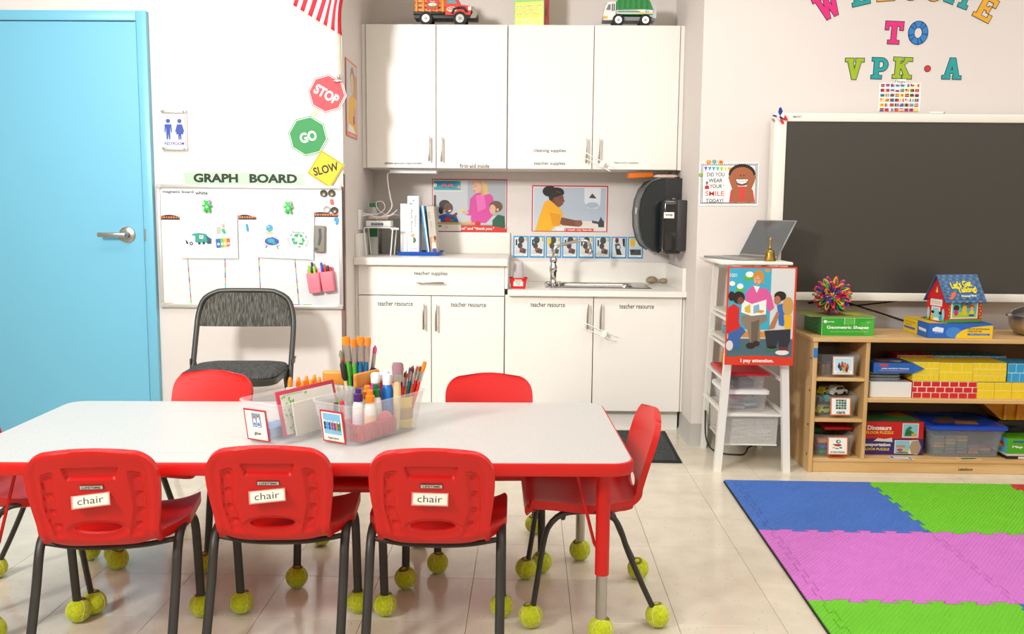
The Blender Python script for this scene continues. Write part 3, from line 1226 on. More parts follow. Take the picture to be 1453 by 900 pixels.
# ---- dark mat at the sink
DM = speck_mat('charcoal_carpet_mat', '#232629', '#4a4f50', 160, .95)
mb = MB().box(-.31, .31, -.31, .31, .0005, .006, C('#1d1f20', .8), .002)
mb.box(-.29, .29, -.29, .29, .005, .009, DM)
o = mb.build('floor_mat', None, (.44, 4.485, 0), (0, 0, R(-1.2)))
tag(o, 'dark charcoal carpet mat on the floor before the sink', 'floor mat')

# ================================================================ TV
r = E('interactive_board', 'large dark wall screen in a white frame above the wooden shelf', 'screen', (2.1, 4.5, .765))
def P_(x, z): return (x-2.1, z-.765)
FRW = C('#ece8dc', .4, name='screen_frame_plastic')
x0, x1, z0_, z1_ = 1.178, 3.02, .765, 1.667
a, b = P_(x0, z0_), P_(x1, z1_)
mb = MB()
mb.box(a[0], a[0]+.058, -.1, -.02, a[1], b[1], FRW, .004)
mb.box(b[0]-.058, b[0], -.1, -.02, a[1], b[1], FRW, .004)
mb.box(a[0]+.056, b[0]-.056, -.1, -.02, b[1]-.04, b[1], FRW, .004)
mb.box(a[0]+.056, b[0]-.056, -.1, -.02, a[1], a[1]+.04, FRW, .004)
put_text(mb, 'SMART', a[0]+.105, b[1]-.018, .045, .010, C('#55534c', .5), -.1006, 0, .004)
mb.build('frame', r)
SCR = C('#423f39', .3, bump=(900, .08, .0003), name='dark_screen_glass')
mb = MB().box(a[0]+.05, b[0]-.05, -.092, -.03, a[1]+.035, b[1]-.035, SCR)
mb.build('screen', r, smooth=0)
mb = MB().box(-.4, .4, -.02, .009, .1, .8, C('#444444', .6))
mb.build('wall_mount', r, smooth=0)

# cables under the screen
def cable(label, pts, rad=.0045, col='#121212', n=40, name='cable'):
    o = MB().tube([tuple(p) for p in catmull(pts, n)], rad, C(col, .5), 8).build(name)
    return tag(o, label, 'cable')
cable('black cable drooping from the screen behind the spiky ball', [(1.48, 4.46, .757), (1.52, 4.46, .735), (1.58, 4.46, .70), (1.66, 4.46, .645), (1.58, 4.44, .634), (1.50, 4.44, .634)])
cable('black cable running from the ball box to the house box', [(1.40, 4.47, .745), (1.55, 4.47, .755), (1.72, 4.47, .71), (1.90, 4.47, .655), (2.0, 4.46, .634)])
cable('thin black cable sagging between the two boxes under the screen', [(1.42, 4.485, .772), (1.6, 4.49, .735), (1.75, 4.49, .745), (1.95, 4.49, .775)], .0035)
cable('black power cord on the floor under the white ladder stand', [(.90, 4.44, .20), (.905, 4.42, .06), (.94, 4.36, .009), (1.04, 4.31, .008), (1.08, 4.33, .009), (1.1, 4.36, .03), (1.145, 4.43, .05), (1.15, 4.47, .25), (1.1, 4.48, .32), (1.06, 4.485, .36)], .004)
cable('black cord rising behind the white ladder stand towards the shelf', [(1.06, 4.49, .40), (1.12, 4.49, .47), (1.2, 4.485, .56), (1.24, 4.48, .7)], .004)
# ================================================================ SHELF UNIT
SX, SY = 1.302, 4.05
SD, SW = .37, 1.30
r = E('toy_shelf', 'light maple toy shelf unit under the wall screen', 'shelf unit', (SX, SY, 0))
def board(name, x0, x1, y0, y1, z0, z1, m, par=r, bev=.002):
    return MB().box(x0, x1, y0, y1, z0, z1, m, bev, 1).build(name, par)
board('side_panel', 0, .02, 0, SD, 0, .609, MAPLEZ)
board('side_panel', SW-.02, SW, 0, SD, 0, .609, MAPLEZ)
board('top_board', -.006, SW+.006, -.006, SD, .6095, .628, MAPLE)
board('bottom_board', .0205, SW-.0205, .004, SD-.01, .05, .066, MAPLE)
board('base_board', .0205, SW-.0205, .008, .026, 0, .0495, MAPLE)
board('divider', .24, .258, .002, SD-.01, .0665, .609, MAPLEZ)
board('shelf', .0205, .2395, .002, SD-.01, .427, .442, MAPLE)
board('shelf', .0205, .2395, .002, SD-.01, .237, .252, MAPLE)
board('shelf', .2585, SW-.0205, .002, SD-.01, .331, .349, MAPLE)
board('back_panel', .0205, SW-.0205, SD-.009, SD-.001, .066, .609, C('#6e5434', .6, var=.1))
mb = MB()
put_text(mb, 'Lakeshore', 0, 0, .065, .014, INK, 0, 0, .01)
mb.build('maker_name', r, (.725, .0066, .022), smooth=0)
mb = MB().box(.001, .019, -.0012, 0, 0, .045, C('#1f7fc4', .5))
mb.build('blue_sticker', r, (0, 0, .535), smooth=0)
for z in (.08, .22, .38, .53):
    MB().lathe([(.0001, 0), (.005, 0), (.006, .002)], C('#5d5340', .5), n=10).build('screw', r, (0, .028, z), (0, -PI/2, 0))


def sp(x, y, z): return (SX+x, SY+y, z)


CLR = clear('#e8ecec', .05, .08)
def clear_bin(x, z, label, pic, w=.19, h=.105, d=.27):
    r = E('clear_bin', label, 'bin', sp(x, .155, z), group='clear label bins in the shelf column')
    mb = MB()
    mb.loft([(.001, w*.43, d*.45, .02), (.004, w*.44, d*.46, .025), (h*.8, w*.48, d*.49, .025), (h*.82, w*.5, d*.5, .025), (h, w*.5, d*.5, .025), (h, w*.485, d*.487, .024), (h*.8, w*.465, d*.478, .024), (.006, w*.42, d*.445, .02)], CLR, 4, cap0=True, cap1=True)
    mb.build('tub', r)
    lc = MB().box(-.047, .047, -.001, 0, -.042, .042, C('#f7f5ef', .35)).build('picture_label', r, (.012, -d*.5-.001, h*.52), (R(-4), 0, 0), smooth=0)
    prints(lc, .094, .084, (0, 0, 100, 100), pic, name='print').location = (-.047, -.001, -.042)
    return r
def oframe(c, a=0, b=5):
    return [('r', c, a, a, 100-a, 100-a), ('r', '#f7f5ef', b+a, b+a, 100-b-a, 100-b-a)]
people = oframe('#e1905c', 2, 3)+[('r', '#bfe0ee', 10, 10, 90, 78)]
for i, (cx, cy, c) in enumerate(((30, 42, '#2a2a3a'), (45, 34, '#b8402e'), (58, 40, '#e8932c'), (70, 46, '#c9542c'), (38, 55, '#315a8a'), (52, 58, '#d8a02a'), (66, 60, '#7a2f2a'))):
    people += [('e', c, cx, cy+12, 7, 13), ('e', '#8a5a3c', cx, cy-2, 4.5, 5)]
people += [('t', '#333333', 'block play people', 50, 87, 62, 7)]
cars = oframe('#e2711f', 0, 6)
for i in range(4):
    for j in range(4):
        cars += [('r', ('#3a6a8a', '#2f7a4a', '#34495e', '#7a8f3a')[(i+j*3) % 4], 26+i*13, 12+j*14, 37+i*13, 23+j*14)]
cars += [('t', '#222222', 'cars', 50, 84, 42, 13, {'b': .02})]
bristle = oframe('#e2711f', 0, 6)+[('e', '#1f8a3c', 52, 26, 12, 10), ('e', '#f7f5ef', 54, 25, 5, 5), ('p', '#c62828', [(22, 40), (60, 38), (70, 46), (40, 52)]), ('e', '#c02d2d', 50, 46, 18, 7), ('e', '#e3b62a', 30, 60, 7, 4), ('e', '#2f8f4a', 46, 64, 9, 3), ('e', '#2c6fb5', 64, 60, 8, 4), ('t', '#222222', 'bristle blocks', 50, 83, 70, 11, {'b': .012})]
b1 = clear_bin(.132, .443, 'clear bin with a block people label, top of the narrow shelf column', people)
b2 = clear_bin(.130, .253, 'clear bin of toy cars, middle of the narrow shelf column', cars)
b3 = clear_bin(.126, .067, 'clear bin of bristle blocks, bottom of the narrow shelf column', bristle)

# contents of the three bins
cnt = 0
for i, (x, y, c) in enumerate(((-.055, -.07, '#8a6a48'), (-.03, -.05, '#a9835a'), (.0, -.075, '#5d4a38'), (.035, -.05, '#7c5b3e'), (.055, -.07, '#94785a'), (-.05, .02, '#6b5138'), (0, .02, '#a08058'), (.05, .02, '#5a4632'))):
    r = E('toy_figure', 'small wooden toy figure lying in the clear bin labelled block play people', 'toy figure', sp(.132+x, .155+y, .4495), random.uniform(0, 3), 'wooden figures in the people bin')
    MB().lathe([(.011, 0), (.012, .01), (.009, .026), (.006, .03)], C(c, .6), n=10).build('body', r)
    MB().sphere((0, 0, .035), .008, C('#b98a62', .6), 10, 8).build('head', r)
def toy_car(loc, rz, col, label, s=1., grp='toy cars in the middle bin', ry=0):
    r = E('toy_car', label, 'toy car', loc, rz, grp)
    r.rotation_euler = (0, ry, rz)
    mb = MB()
    mb.prism([(-.035*s, .008*s), (.036*s, .008*s), (.036*s, .02*s), (.022*s, .023*s), (.012*s, .036*s), (-.018*s, .036*s), (-.026*s, .024*s), (-.035*s, .022*s)], -.015*s, .015*s, C(col, .3))
    mb.build('body', r, smooth=0)
    mb = MB().prism([(.018*s, .024*s), (.010*s, .034*s), (-.016*s, .034*s), (-.022*s, .024*s)], -.0155*s, .0155*s, C('#28323a', .15))
    mb.build('window', r, smooth=0)
    for a in (-.021, .021):
        for b in (-1, 1):
            MB().cyl((a*s, b*.012*s, .008*s), (a*s, b*.0165*s, .008*s), .008*s, m=C('#1b1b1b', .6), n=12).build('wheel', r)
    return r
zb = .2602
toy_car(sp(.085, .075, zb), .4, '#c6cf3a', 'lime toy car at the left front of the cars bin', 1.15)
toy_car(sp(.145, .085, zb), 2.6, '#3c6c46', 'dark green toy car at the bottom of the cars bin')
toy_car(sp(.165, .14, zb), 1.2, '#26b24b', 'bright green toy car low in the cars bin')
toy_car(sp(.09, .18, zb), .2, '#33518f', 'blue toy car at the back of the cars bin', 1.2)
toy_car(sp(.09, .10, zb+.052), 1.9, '#2f9a9a', 'teal toy car on the pile in the cars bin')
toy_car(sp(.105, .14, zb+.078), .7, '#d9cf2c', 'yellow toy car on top of the cars bin pile', 1.1)
toy_car(sp(.16, .13, zb+.076), .5, '#e9e6df', 'white toy van on top of the cars bin pile', 1.35)
toy_car(sp(.065, .19, zb+.06), .0, '#b7b532', 'olive toy car at the left back of the cars bin', 1.1)
def bristle_block(loc, rz, col, label, sx=.04, sy=.04, sz=.022, rx=0):
    r = E('bristle_block', label, 'toy block', loc, rz, 'bristle blocks in the bottom bin')
    mb = MB().box(-sx/2, sx/2, -sy/2, sy/2, .004, sz-.004, C(col, .4), .002, 1)
    r.rotation_euler = (rx, 0, rz)
    mb.build('block', r)
    mb = MB()
    nx, ny = int(sx/.007), int(sy/.007)
    for i in range(nx):
        for j in range(ny):
            x, y = -sx/2+sx*(i+.5)/nx, -sy/2+sy*(j+.5)/ny
            mb.box(x-.0014, x+.0014, y-.0014, y+.0014, 0, sz, C(col, .4))
    o = mb.build('bristles', r, smooth=0)
    o['kind'] = 'stuff'
zb = .0735
for (x, y, z, c, nm, sx, rz) in ((.075, .05, 0, '#1f8a3a', 'green', .045, .1), (.125, .05, 0, '#2372c9', 'blue', .05, -.1), (.172, .055, 0, '#f08a1c', 'orange', .05, .25), (.075, .05, .024, '#2a66c2', 'dark blue', .04, .6), (.13, .065, .024, '#e0302a', 'red', .045, .2), (.175, .07, .026, '#e04326', 'vermilion', .04, .5), (.075, .06, .048, '#f0922a', 'orange', .05, .0), (.125, .07, .049, '#2c9a46', 'green', .045, .3), (.175, .08, .05, '#e03a2c', 'red', .045, .1), (.09, .14, .0, '#e0302a', 'red', .05, .2), (.15, .14, .0, '#2372c9', 'blue', .05, .0), (.1, .14, .03, '#1f8a3a', 'green', .05, .2), (.15, .15, .03, '#f08a1c', 'orange', .05, .0)):
    lv = 'bottom layer' if z == 0 else 'second layer' if z < .04 else 'top layer'
    pos = 'left' if x < .1 else 'middle' if x < .15 else 'right'
    dep = 'front' if y < .1 else 'back'
    bristle_block(sp(.126+(x-.126)*.86, y+.014, zb+z), rz*.5, c, '%s bristle block, %s %s of the %s in the bottom bin' % (nm, dep, pos, lv), sx*.84, .034)
bristle_block(sp(.158, .135, .180), .06, '#d8201c', 'flat red bristle plate lying across the top of the bottom bin', .13, .1, .016)
bristle_block(sp(.078, .165, .150), .1, '#176b30', 'dark green bristle block sticking up at the left of the bottom bin', .06, .05, .03)
o = MB().box(-.035, .035, -.01, .01, 0, .002, C('#e2541c', .5)).build('orange_strip', None, sp(.135, .014, .0665))
tag(o, 'orange paper strip on the bottom board under the bristle bin', 'paper strip')

# ---- right compartment, upper level
def carton(name, label, x0, x1, y0, y1, z0, z1, col, prt=None, cat='box', sides=None, group=None, top=None, rz=0, topcol=None):
    """closed cardboard box; prt: (frame, items) on its front"""
    o = MB()
    w, d_, h = x1-x0, y1-y0, z1-z0
    o.box(0, w, 0, d_, 0, h, C(col, .4), .0015, 1)
    if topcol: o.box(.002, w-.002, .002, d_-.002, h-.0005, h+.0006, C(topcol, .4))
    o = o.build(name, None, (x0, y0, z0), (0, 0, rz), smooth=0)
    tag(o, label, cat, group)
    if prt: prints(o, w, h, prt[0], prt[1], name='print')
    if top:
        t = prints(o, w, d_, top[0], top[1], name='top_print')
        t.rotation_euler = (-PI/2, 0, 0)
        t.location = (0, 0, h)
    if sides:
        t = prints(o, d_, h, sides[0], sides[1], name='side_print')
        t.rotation_euler = (0, 0, -PI/2)
        t.location = (0, d_, 0)
    return o
def brickp(col, mortar, rows, cols_, seed):
    it = [('r', mortar, 0, 0, 100, 100)]
    rd = random.Random(seed)
    for j in range(rows):
        off = 0 if j % 2 == 0 else -.5
        for i in range(cols_+1):
            a, b = (i+off)*100/cols_+.8, (i+1+off)*100/cols_-.8
            a, b = max(0, a), min(100, b)
            if b-a < 2: continue
            it.append(('r', col, a, j*100/rows+2.2, b, (j+1)*100/rows-2.2))
    return ((0, 0, 100, 100), it)
zs = .3495
Y0 = SY+.03
carton('plain_box', 'plain white cardboard box under the grey trays on the middle shelf', 1.578, 1.768, Y0, Y0+.15, zs, zs+.072, '#eae7e1')
for k in range(3):
    mb = MB().loft([(.001, .066, .05, .012), (.009, .072, .056, .012), (.013, .072, .056, .012), (.0135, .066, .05, .012)], C('#8f9294', .4))
    o = mb.build('plastic_tray', None, (1.655, Y0+.08, zs+.073+k*.0142))
    tag(o, '%s of three grey plastic trays stacked on the plain white box' % ('bottom', 'middle', 'top')[k], 'tray', 'grey trays stacked on the white box')
gm = ((0, 0, 100, 100), [('r', '#1f5fb0', 0, 0, 100, 100), ('r', '#d23a2a', 14, 12, 36, 34), ('t', '#f2f2f2', 'JUMBO MAGNETIC TRIANGLES', 54, 56, 70, 14, {'b': .03}), ('r', '#e0902a', 14, 72, 88, 76)])
gt = ((0, 0, 100, 100), [('r', '#27507c', 4, 4, 96, 96), ('p', '#b0572a', [(20, 20), (80, 30), (60, 80), (25, 70)]), ('e', '#2f6f9a', 60, 40, 20, 14), ('p', '#d7c9b2', [(50, 60), (85, 55), (70, 85)])])
carton('game_box', 'blue magnetic game box on the grey trays', 1.585, 1.765, Y0-.012, Y0+.135, zs+.116, zs+.163, '#1f5fb0', gm, top=gt, sides=((0, 0, 100, 100), [('r', '#1b52a0', 0, 0, 100, 100)]))
o = MB().prism([(0, 0), (.05, .022), (0, .047)], 0, .009, C('#2166b8', .4)).build('paper_flap', None, (1.766, Y0-.0115, zs+.116), smooth=0)
tag(o, 'open pointed blue box flap beside the magnetic game box', 'flap')
# cardboard brick blocks
YEL, YM = '#f2d21c', '#f8e98c'
def block(x0, x1, z0, z1, col, mort, rows, cols_, label, y0=Y0, dep=.15):
    o = carton('cardboard_brick', label, x0, x1, y0, y0+dep, z0, z1, col, brickp(col, mort, rows, cols_, int(x0*100)), 'toy block', group='cardboard brick blocks on the middle shelf', top=((0, 0, 100, 100), brickp(col, mort, 3, cols_, 1)[1]))
    return o
block(1.772, 2.064, zs, zs+.078, '#d61f1c', '#f3efe6', 3, 7, 'long red cardboard brick block on the middle shelf')
block(2.066, 2.143, zs, zs+.076, YEL, YM, 2, 3, 'small yellow cardboard brick, first to the right of the long red one')
block(2.145, 2.222, zs, zs+.076, YEL, YM, 2, 3, 'small yellow cardboard brick, second to the right of the long red one')
block(2.224, 2.30, zs, zs+.076, YEL, YM, 2, 3, 'small yellow cardboard brick, third to the right of the long red one')
z2 = zs+.079
block(1.768, 1.888, z2, z2+.088, YEL, YM, 3, 5, 'large yellow cardboard brick beside the grey trays')
block(1.890, 2.040, z2, z2+.086, YEL, YM, 2, 3, 'large yellow cardboard brick, middle of the upper three')
block(2.042, 2.192, z2, z2+.087, YEL, YM, 3, 5, 'large yellow cardboard brick next to the blue block')
block(2.200, 2.345, z2, z2+.085, '#2aa0d4', '#c6e6f2', 2, 4, 'blue cardboard brick at the right of the yellow bricks')
for k, (a, b, c) in enumerate(((1.76, 1.93, '#c3231f'), (1.935, 2.1, '#2f9ac6'), (2.105, 2.27, '#2f9ac6'))):
    block(a, b, z2, z2+.094, c, '#e8d6cc', 2, 4, ('red cardboard brick lying behind the upper yellow bricks', 'blue cardboard brick behind the middle large yellow brick', 'blue cardboard brick behind the yellow brick next to the blue one')[k], Y0+.155, .13)
    block(a, b, zs, zs+.078, c, '#e8d6cc', 2, 4, ('red cardboard brick at the back below, behind the long red one', 'blue cardboard brick at the back below, behind the long red one', 'blue cardboard brick at the back below, behind the small yellow ones')[k], Y0+.155, .13)

# ---- lower level
zl = .0665
dt = ((0, 0, 100, 100), [('r', '#2b4f6a', 3, 3, 97, 97), ('p', '#3c8a4c', [(5, 60), (40, 20), (60, 45), (95, 30), (95, 95), (5, 95)]), ('p', '#c98a2c', [(55, 30), (90, 10), (95, 50), (70, 60)]), ('p', '#8a3c2a', [(20, 30), (35, 15), (45, 35), (30, 50)])])
dino = ((0, 0, 250, 72), [('r', '#cc1420', 0, 0, 250, 72), ('t', '#f6f2ea', 'Dinosaurs', 76, 26, 94, 19, {'b': .03}), ('t', '#f4d92a', 'FLOOR PUZZLE', 78, 46, 106, 11, {'b': .02}), ('r', '#f0ead8', 166, 6, 230, 66), ('r', '#8cc6dc', 169, 9, 227, 63), ('p', '#1f7a4a', [(175, 60), (180, 30), (195, 18), (205, 24), (196, 32), (215, 48), (222, 60)]), ('e', '#d9a42c', 212, 54, 10, 7), ('e', '#2a5a3a', 188, 46, 10, 9)])
trn = ((0, 0, 250, 68), [('r', '#3c1f6e', 0, 0, 250, 68), ('t', '#f6f2ea', 'Transportation', 62, 26, 120, 19, {'b': .03}), ('t', '#f4d92a', 'FLOOR PUZZLE', 68, 44, 100, 11, {'b': .02}), ('r', '#f0ead8', 138, 4, 200, 62), ('r', '#8cc6dc', 141, 6, 197, 60), ('r', '#c98a5a', 146, 26, 180, 36), ('e', '#d03a2a', 160, 46, 12, 6), ('e', '#e0c23a', 184, 48, 8, 6), ('p', '#3c8a5a', [(141, 60), (160, 52), (197, 56), (197, 60)]), ('p', '#e9e4da', [(195, 4), (230, 2), (240, 30), (228, 66), (192, 62), (200, 30)]), ('p', '#a8957c', [(204, 8), (232, 4), (243, 34), (234, 62), (206, 64), (196, 34)])])
carton('puzzle_box', 'purple Transportation floor puzzle box on the bottom board', 1.562, 1.858, Y0+.05, Y0+.29, zl, zl+.075, '#3c1f6e', trn)
carton('puzzle_box', 'red Dinosaurs floor puzzle box stacked on the purple one', 1.562, 1.857, Y0+.05, Y0+.29, zl+.0765, zl+.158, '#cc1420', dino, top=dt)
o = MB().prism([(0, 0), (.09, -.004), (.085, .016), (.05, .01), (.02, .014)], 0, .001, C('#d8d0c2', .6)).build('torn_cardboard', None, (1.625, Y0+.046, zl+.066), smooth=0)
tag(o, 'torn cardboard scrap between the two puzzle boxes', 'cardboard')
# lidded storage tub
r = E('storage_tub', 'clear storage tub with a blue lid on the bottom board', 'storage tub', (2.045, SY+.185, zl))
TUB = clear('#ccd3de', .14, .25)
mb = MB()
mb.loft([(.0005, .152, .128, .02), (.004, .155, .131, .025), (.118, .168, .144, .025), (.12, .174, .15, .025), (.135, .174, .15, .025), (.135, .165, .141, .024), (.006, .150, .126, .022)], TUB, 5)
mb.build('tub', r)
LIDB = C('#1247b8', .3, name='blue_lid')
mb = MB()
mb.loft([(.132, .181, .157, .02), (.134, .184, .160, .025), (.146, .184, .160, .025), (.150, .178, .154, .022), (.150, .15, .126, .02), (.147, .147, .123, .02)], LIDB, 5)
lid = mb.build('lid', r)
for (x, y, c, a, s) in ((-.06, -.03, '#8a4a26', .3, .045), (.03, -.05, '#b9752e', -.2, .05), (-.02, .04, '#4a6a3a', .5, .05), (.07, .02, '#2f3a5a', .1, .06)):
    mb = MB().box(-s, s, -s*.55, s*.55, 0, .0015, C(c, .5))
    mb.build('sticker', lid, (x, y, .1475), (0, 0, a), smooth=0)
for i in range(5):
    for j in range(6):
        if i > 2 and j > 2 - (i == 4): continue
        c = ('#6a7a68', '#b98a6a', '#7a6a8a', '#5a7a6a', '#a8825a')[(i*2+j*3) % 5]
        o = MB().box(-.024, .024, -.09, .09, 0, .013, C(c, .5), .002, 1).build('card_pack', None, (2.045-.11+i*.054, SY+.175, zl+.008+j*.0145))
        tag(o, 'card pack in the blue-lidded tub, column %s from left, layer %s from below' % (('one', 'two', 'three', 'four', 'five')[i], ('one', 'two', 'three', 'four', 'five', 'six')[j]), 'card pack', 'card packs in the storage tub')
mp = ((0, 0, 100, 100), [('r', '#4aa818', 0, 0, 100, 100), ('r', '#2f4f9c', 14, 14, 46, 26), ('t', '#f5f5e8', 'Map of', 36, 56, 46, 20, {'b': .03}), ('t', '#f0dc2a', 'the USA', 70, 78, 40, 12, {'b': .02})])
carton('book', 'thin black and yellow box lying under the green map box', 2.222, 2.40, Y0+.0, Y0+.14, zl, zl+.014, '#22221f', ((0, 0, 100, 100), [('r', '#e8e4da', 30, 15, 100, 85)]), cat='book')
carton('book', 'thin white book lying directly under the green map box', 2.222, 2.40, Y0+.0, Y0+.14, zl+.0145, zl+.0255, '#d8d2c6', cat='book')
carton('puzzle_box', 'green Map of puzzle box at the right edge of the picture', 2.222, 2.40, Y0, Y0+.12, zl+.0265, zl+.096, '#4aa818', mp, sides=((0, 0, 100, 100), [('r', '#58b6d8', 0, 0, 100, 100), ('e', '#d85a2a', 55, 50, 26, 20), ('e', '#e8c02a', 45, 62, 18, 14), ('e', '#b03a4a', 62, 38, 12, 10)]))
# dump truck
r = E('dump_truck', 'big yellow toy dump truck at the back right of the bottom board', 'toy truck', (2.37, SY+.26, zl))
DY = C('#e59a12', .35, name='truck_yellow')
mb = MB()
mb.add([(-.20, -.07, .235), (.16, -.07, .235), (.16, .08, .235), (-.20, .08, .235), (-.09, -.055, .145), (.15, -.055, .145), (.15, .065, .145), (-.09, .065, .145)], [(0, 4, 5, 1), (1, 5, 6, 2), (2, 6, 7, 3), (3, 7, 4, 0), (4, 7, 6, 5)], DY)
for i in range(4):
    x = -.09+i*.06
    mb.box(x, x+.012, -.075, -.055, .15, .232, DY)
mb.build('dump_bed', r, smooth=0)
MB().box(-.1, .17, -.045, .055, .085, .14, C('#22211f', .5), .004).build('chassis', r)
for x in (-.035, .12):
    for y in (-.088, .058):
        w = E('', None, None)
        bpy.data.objects.remove(w)
        mb = MB().cyl((x, y, .062), (x, y+.035, .062), .056, m=C('#171717', .75), n=26)
        wh = mb.build('wheel', r)
        MB().cyl((x, y-.003, .062), (x, y+.006, .062), .027, m=DY, n=18).build('hub', wh)
# papers on bottom board
for k, (x, c1, c2, lab) in enumerate(((1.735, '#4a76b8', '#d8dfe8', 'blue-edged picture card lying before the purple puzzle box'), (2.045, '#e4a128', '#3a6a4a', 'yellow-edged picture card lying before the storage tub'))):
    o = MB().box(-.05, .05, -.02, .02, 0, .001, C('#efeadd', .4))
    o.box(-.046, .046, -.016, .016, .001, .0013, C(c1, .4))
    o.box(-.034, .034, -.011, .011, .0013, .0016, C(c2, .4))
    tag(o.build('picture_card', None, (x, SY+.005+.018, zl+.0005), (0, 0, (-.15, .1)[k]), smooth=0), lab, 'card')

# ---- on top of the shelf
zt = .629
gsp = ((0, 0, 660, 230), [('r', '#2aa62c', 0, 0, 660, 230), ('r', '#57b648', 290, 0, 410, 90), ('r', '#d8e4c8', 284, 0, 290, 90), ('r', '#d8e4c8', 410, 0, 416, 90), ('p', '#46b23a', [(480, 60), (660, 20), (660, 230), (540, 230)]), ('e', '#e9f2e0', 45, 52, 22, 20), ('t', '#e9f2e0', 'Learning', 110, 55, 90, 26, {'b': .03}), ('t', '#f6f7f0', 'Geometric Shapes', 330, 130, 530, 52, {'b': .03}), ('t', '#cfe6c4', 'Figuras geometricas  Formes geometriques  Geometrische Figuren', 350, 180, 470, 18), ('t', '#cfe6c4', '5+', 590, 60, 40, 30), ('r', '#cfe0b8', 0, 0, 660, 5), ('r', '#cfe0b8', 0, 0, 5, 230)])
gside = ((0, 0, 100, 100), [('r', '#1d7a30', 0, 0, 100, 100), ('r', '#4c9a50', 20, 40, 70, 44), ('r', '#4c9a50', 30, 60, 80, 63)])
gbox = MB().box(0, .243, 0, .235, 0, .083, C('#229030', .4), .002, 1).build('shape_box', None, (1.357, SY+.075, zt), (0, 0, R(1.5)), smooth=0)
tag(gbox, 'green Geometric Shapes box on the shelf, under the spiky ball', 'box')
prints(gbox, .243, .083, gsp[0], gsp[1])
t = prints(gbox, .235, .083, gside[0], gside[1], name='side_print')
t.rotation_euler = (0, 0, -PI/2)
t.location = (0, .235, 0)
lidm = MB().box(-.05, .265, .02, .245, .0835, .0855, C('#8f9a3c', .4))
lidm.box(.05, .17, .06, .2, .0855, .0858, C('#5a4630', .5))
lidm.box(.15, .22, .09, .18, .0858, .0861, C('#c2c224', .5))
o = lidm.build('activity_book', None, (1.357, SY+.075, zt), (0, 0, R(1.5)), smooth=0)
tag(o, 'thin yellow-green activity book on the green box, under the spiky ball', 'book')
# expanding sphere toy
bc = Vector((1.432, SY+.17, zt+.087+.0915))
r = E('expanding_ball', 'multicoloured spiky expanding ball toy on the green box', 'toy ball', bc)
cols6 = ['#e8177a', '#1c54d8', '#27cf3a', '#5a2a9c', '#f0d21c', '#e8221c']
rods = {c: MB() for c in cols6}
tips = MB()
dirs = []
N = 62
for i in range(N):
    z = 1-2*(i+.5)/N
    a = i*2.39996
    q = math.sqrt(1-z*z)
    dirs.append(Vector((q*math.cos(a), q*math.sin(a), z)))
rd = random.Random(3)
for i, dv in enumerate(dirs):
    u = dv.orthogonal().normalized()
    w = dv.cross(u)
    rr = .086
    for k in range(4):
        a = 2*PI*k/4+i
        sv = u*math.cos(a)+w*math.sin(a)
        p0 = dv*.034+sv*.010
        p1 = dv*(rr-.014)+sv*.010
        p2 = dv*rr+sv*.004
        rods[cols6[(i*5+k*2+rd.randint(0, 1)) % 6]].tube([tuple(p0), tuple(p1), tuple(p2)], .0028, C(cols6[(i*5+k*2) % 6], .3), 5)
    tips.sphere(tuple(dv*(rr-.001)), .0062, C('#f4521a', .35), 8, 6)
for k, c in enumerate(cols6):
    o = rods[c].build('rods', r)
    o['label'] = 'coloured plastic struts'
    o['kind'] = 'stuff'
o = tips.build('end_caps', r)
o['kind'] = 'stuff'
o['label'] = 'orange end caps'
# box under the house
bb = MB().box(0, .288, 0, .28, 0, .067, C('#1f66c0', .4), .002, 1).build('classroom_set_box', None, (1.826, SY+.028, zt), (0, 0, R(-1)), smooth=0)
tag(bb, 'blue and yellow classroom set box under the house-shaped box', 'box')
prints(bb, .288, .067, (330, 595, 1065, 750), [('r', '#1f66c0', 330, 595, 1065, 750), ('e', '#3f86d4', 620, 690, 90, 58), ('p', '#f0c81c', [(640, 750), (660, 710), (720, 665), (820, 635), (930, 622), (1065, 610), (1065, 750)]), ('p', '#dfe9f4', [(375, 650), (420, 630), (505, 645), (500, 690), (380, 680)]), ('t', '#dfe9f4', 'classroom', 450, 694, 95, 10), ('t', '#7a4a1c', 'Words and Emotions', 905, 648, 245, 22, {'b': .02}), ('t', '#7a4a1c', 'Classroom Set', 860, 672, 160, 22, {'b': .02}), ('r', '#2a6cc4', 780, 697, 1035, 718), ('t', '#d8e4f0', 'Whole set of learning cards', 905, 708, 200, 12)])
t = prints(bb, .28, .067, (0, 0, 215, 200), [('r', '#1f66c0', 0, 0, 215, 200), ('r', '#f0c81c', 0, 0, 125, 200), ('t', '#5a4a1c', 'Set of social', 60, 50, 90, 26), ('t', '#5a4a1c', 'Level 2', 45, 90, 60, 26), ('r', '#2a6cc4', 8, 120, 105, 150), ('p', '#dfe9f4', [(135, 80), (200, 90), (200, 130), (140, 120)])], name='side_print')
t.rotation_euler = (0, 0, -PI/2)
t.location = (0, .28, 0)
t = prints(bb, .288, .28, (0, 0, 100, 100), [('r', '#1d559c', 0, 0, 100, 100), ('r', '#e0bc24', 0, 0, 30, 100), ('r', '#1b2a3a', 20, 12, 92, 88)], name='top_print')
t.rotation_euler = (-PI/2, 0, 0)
t.location = (0, 0, .067)
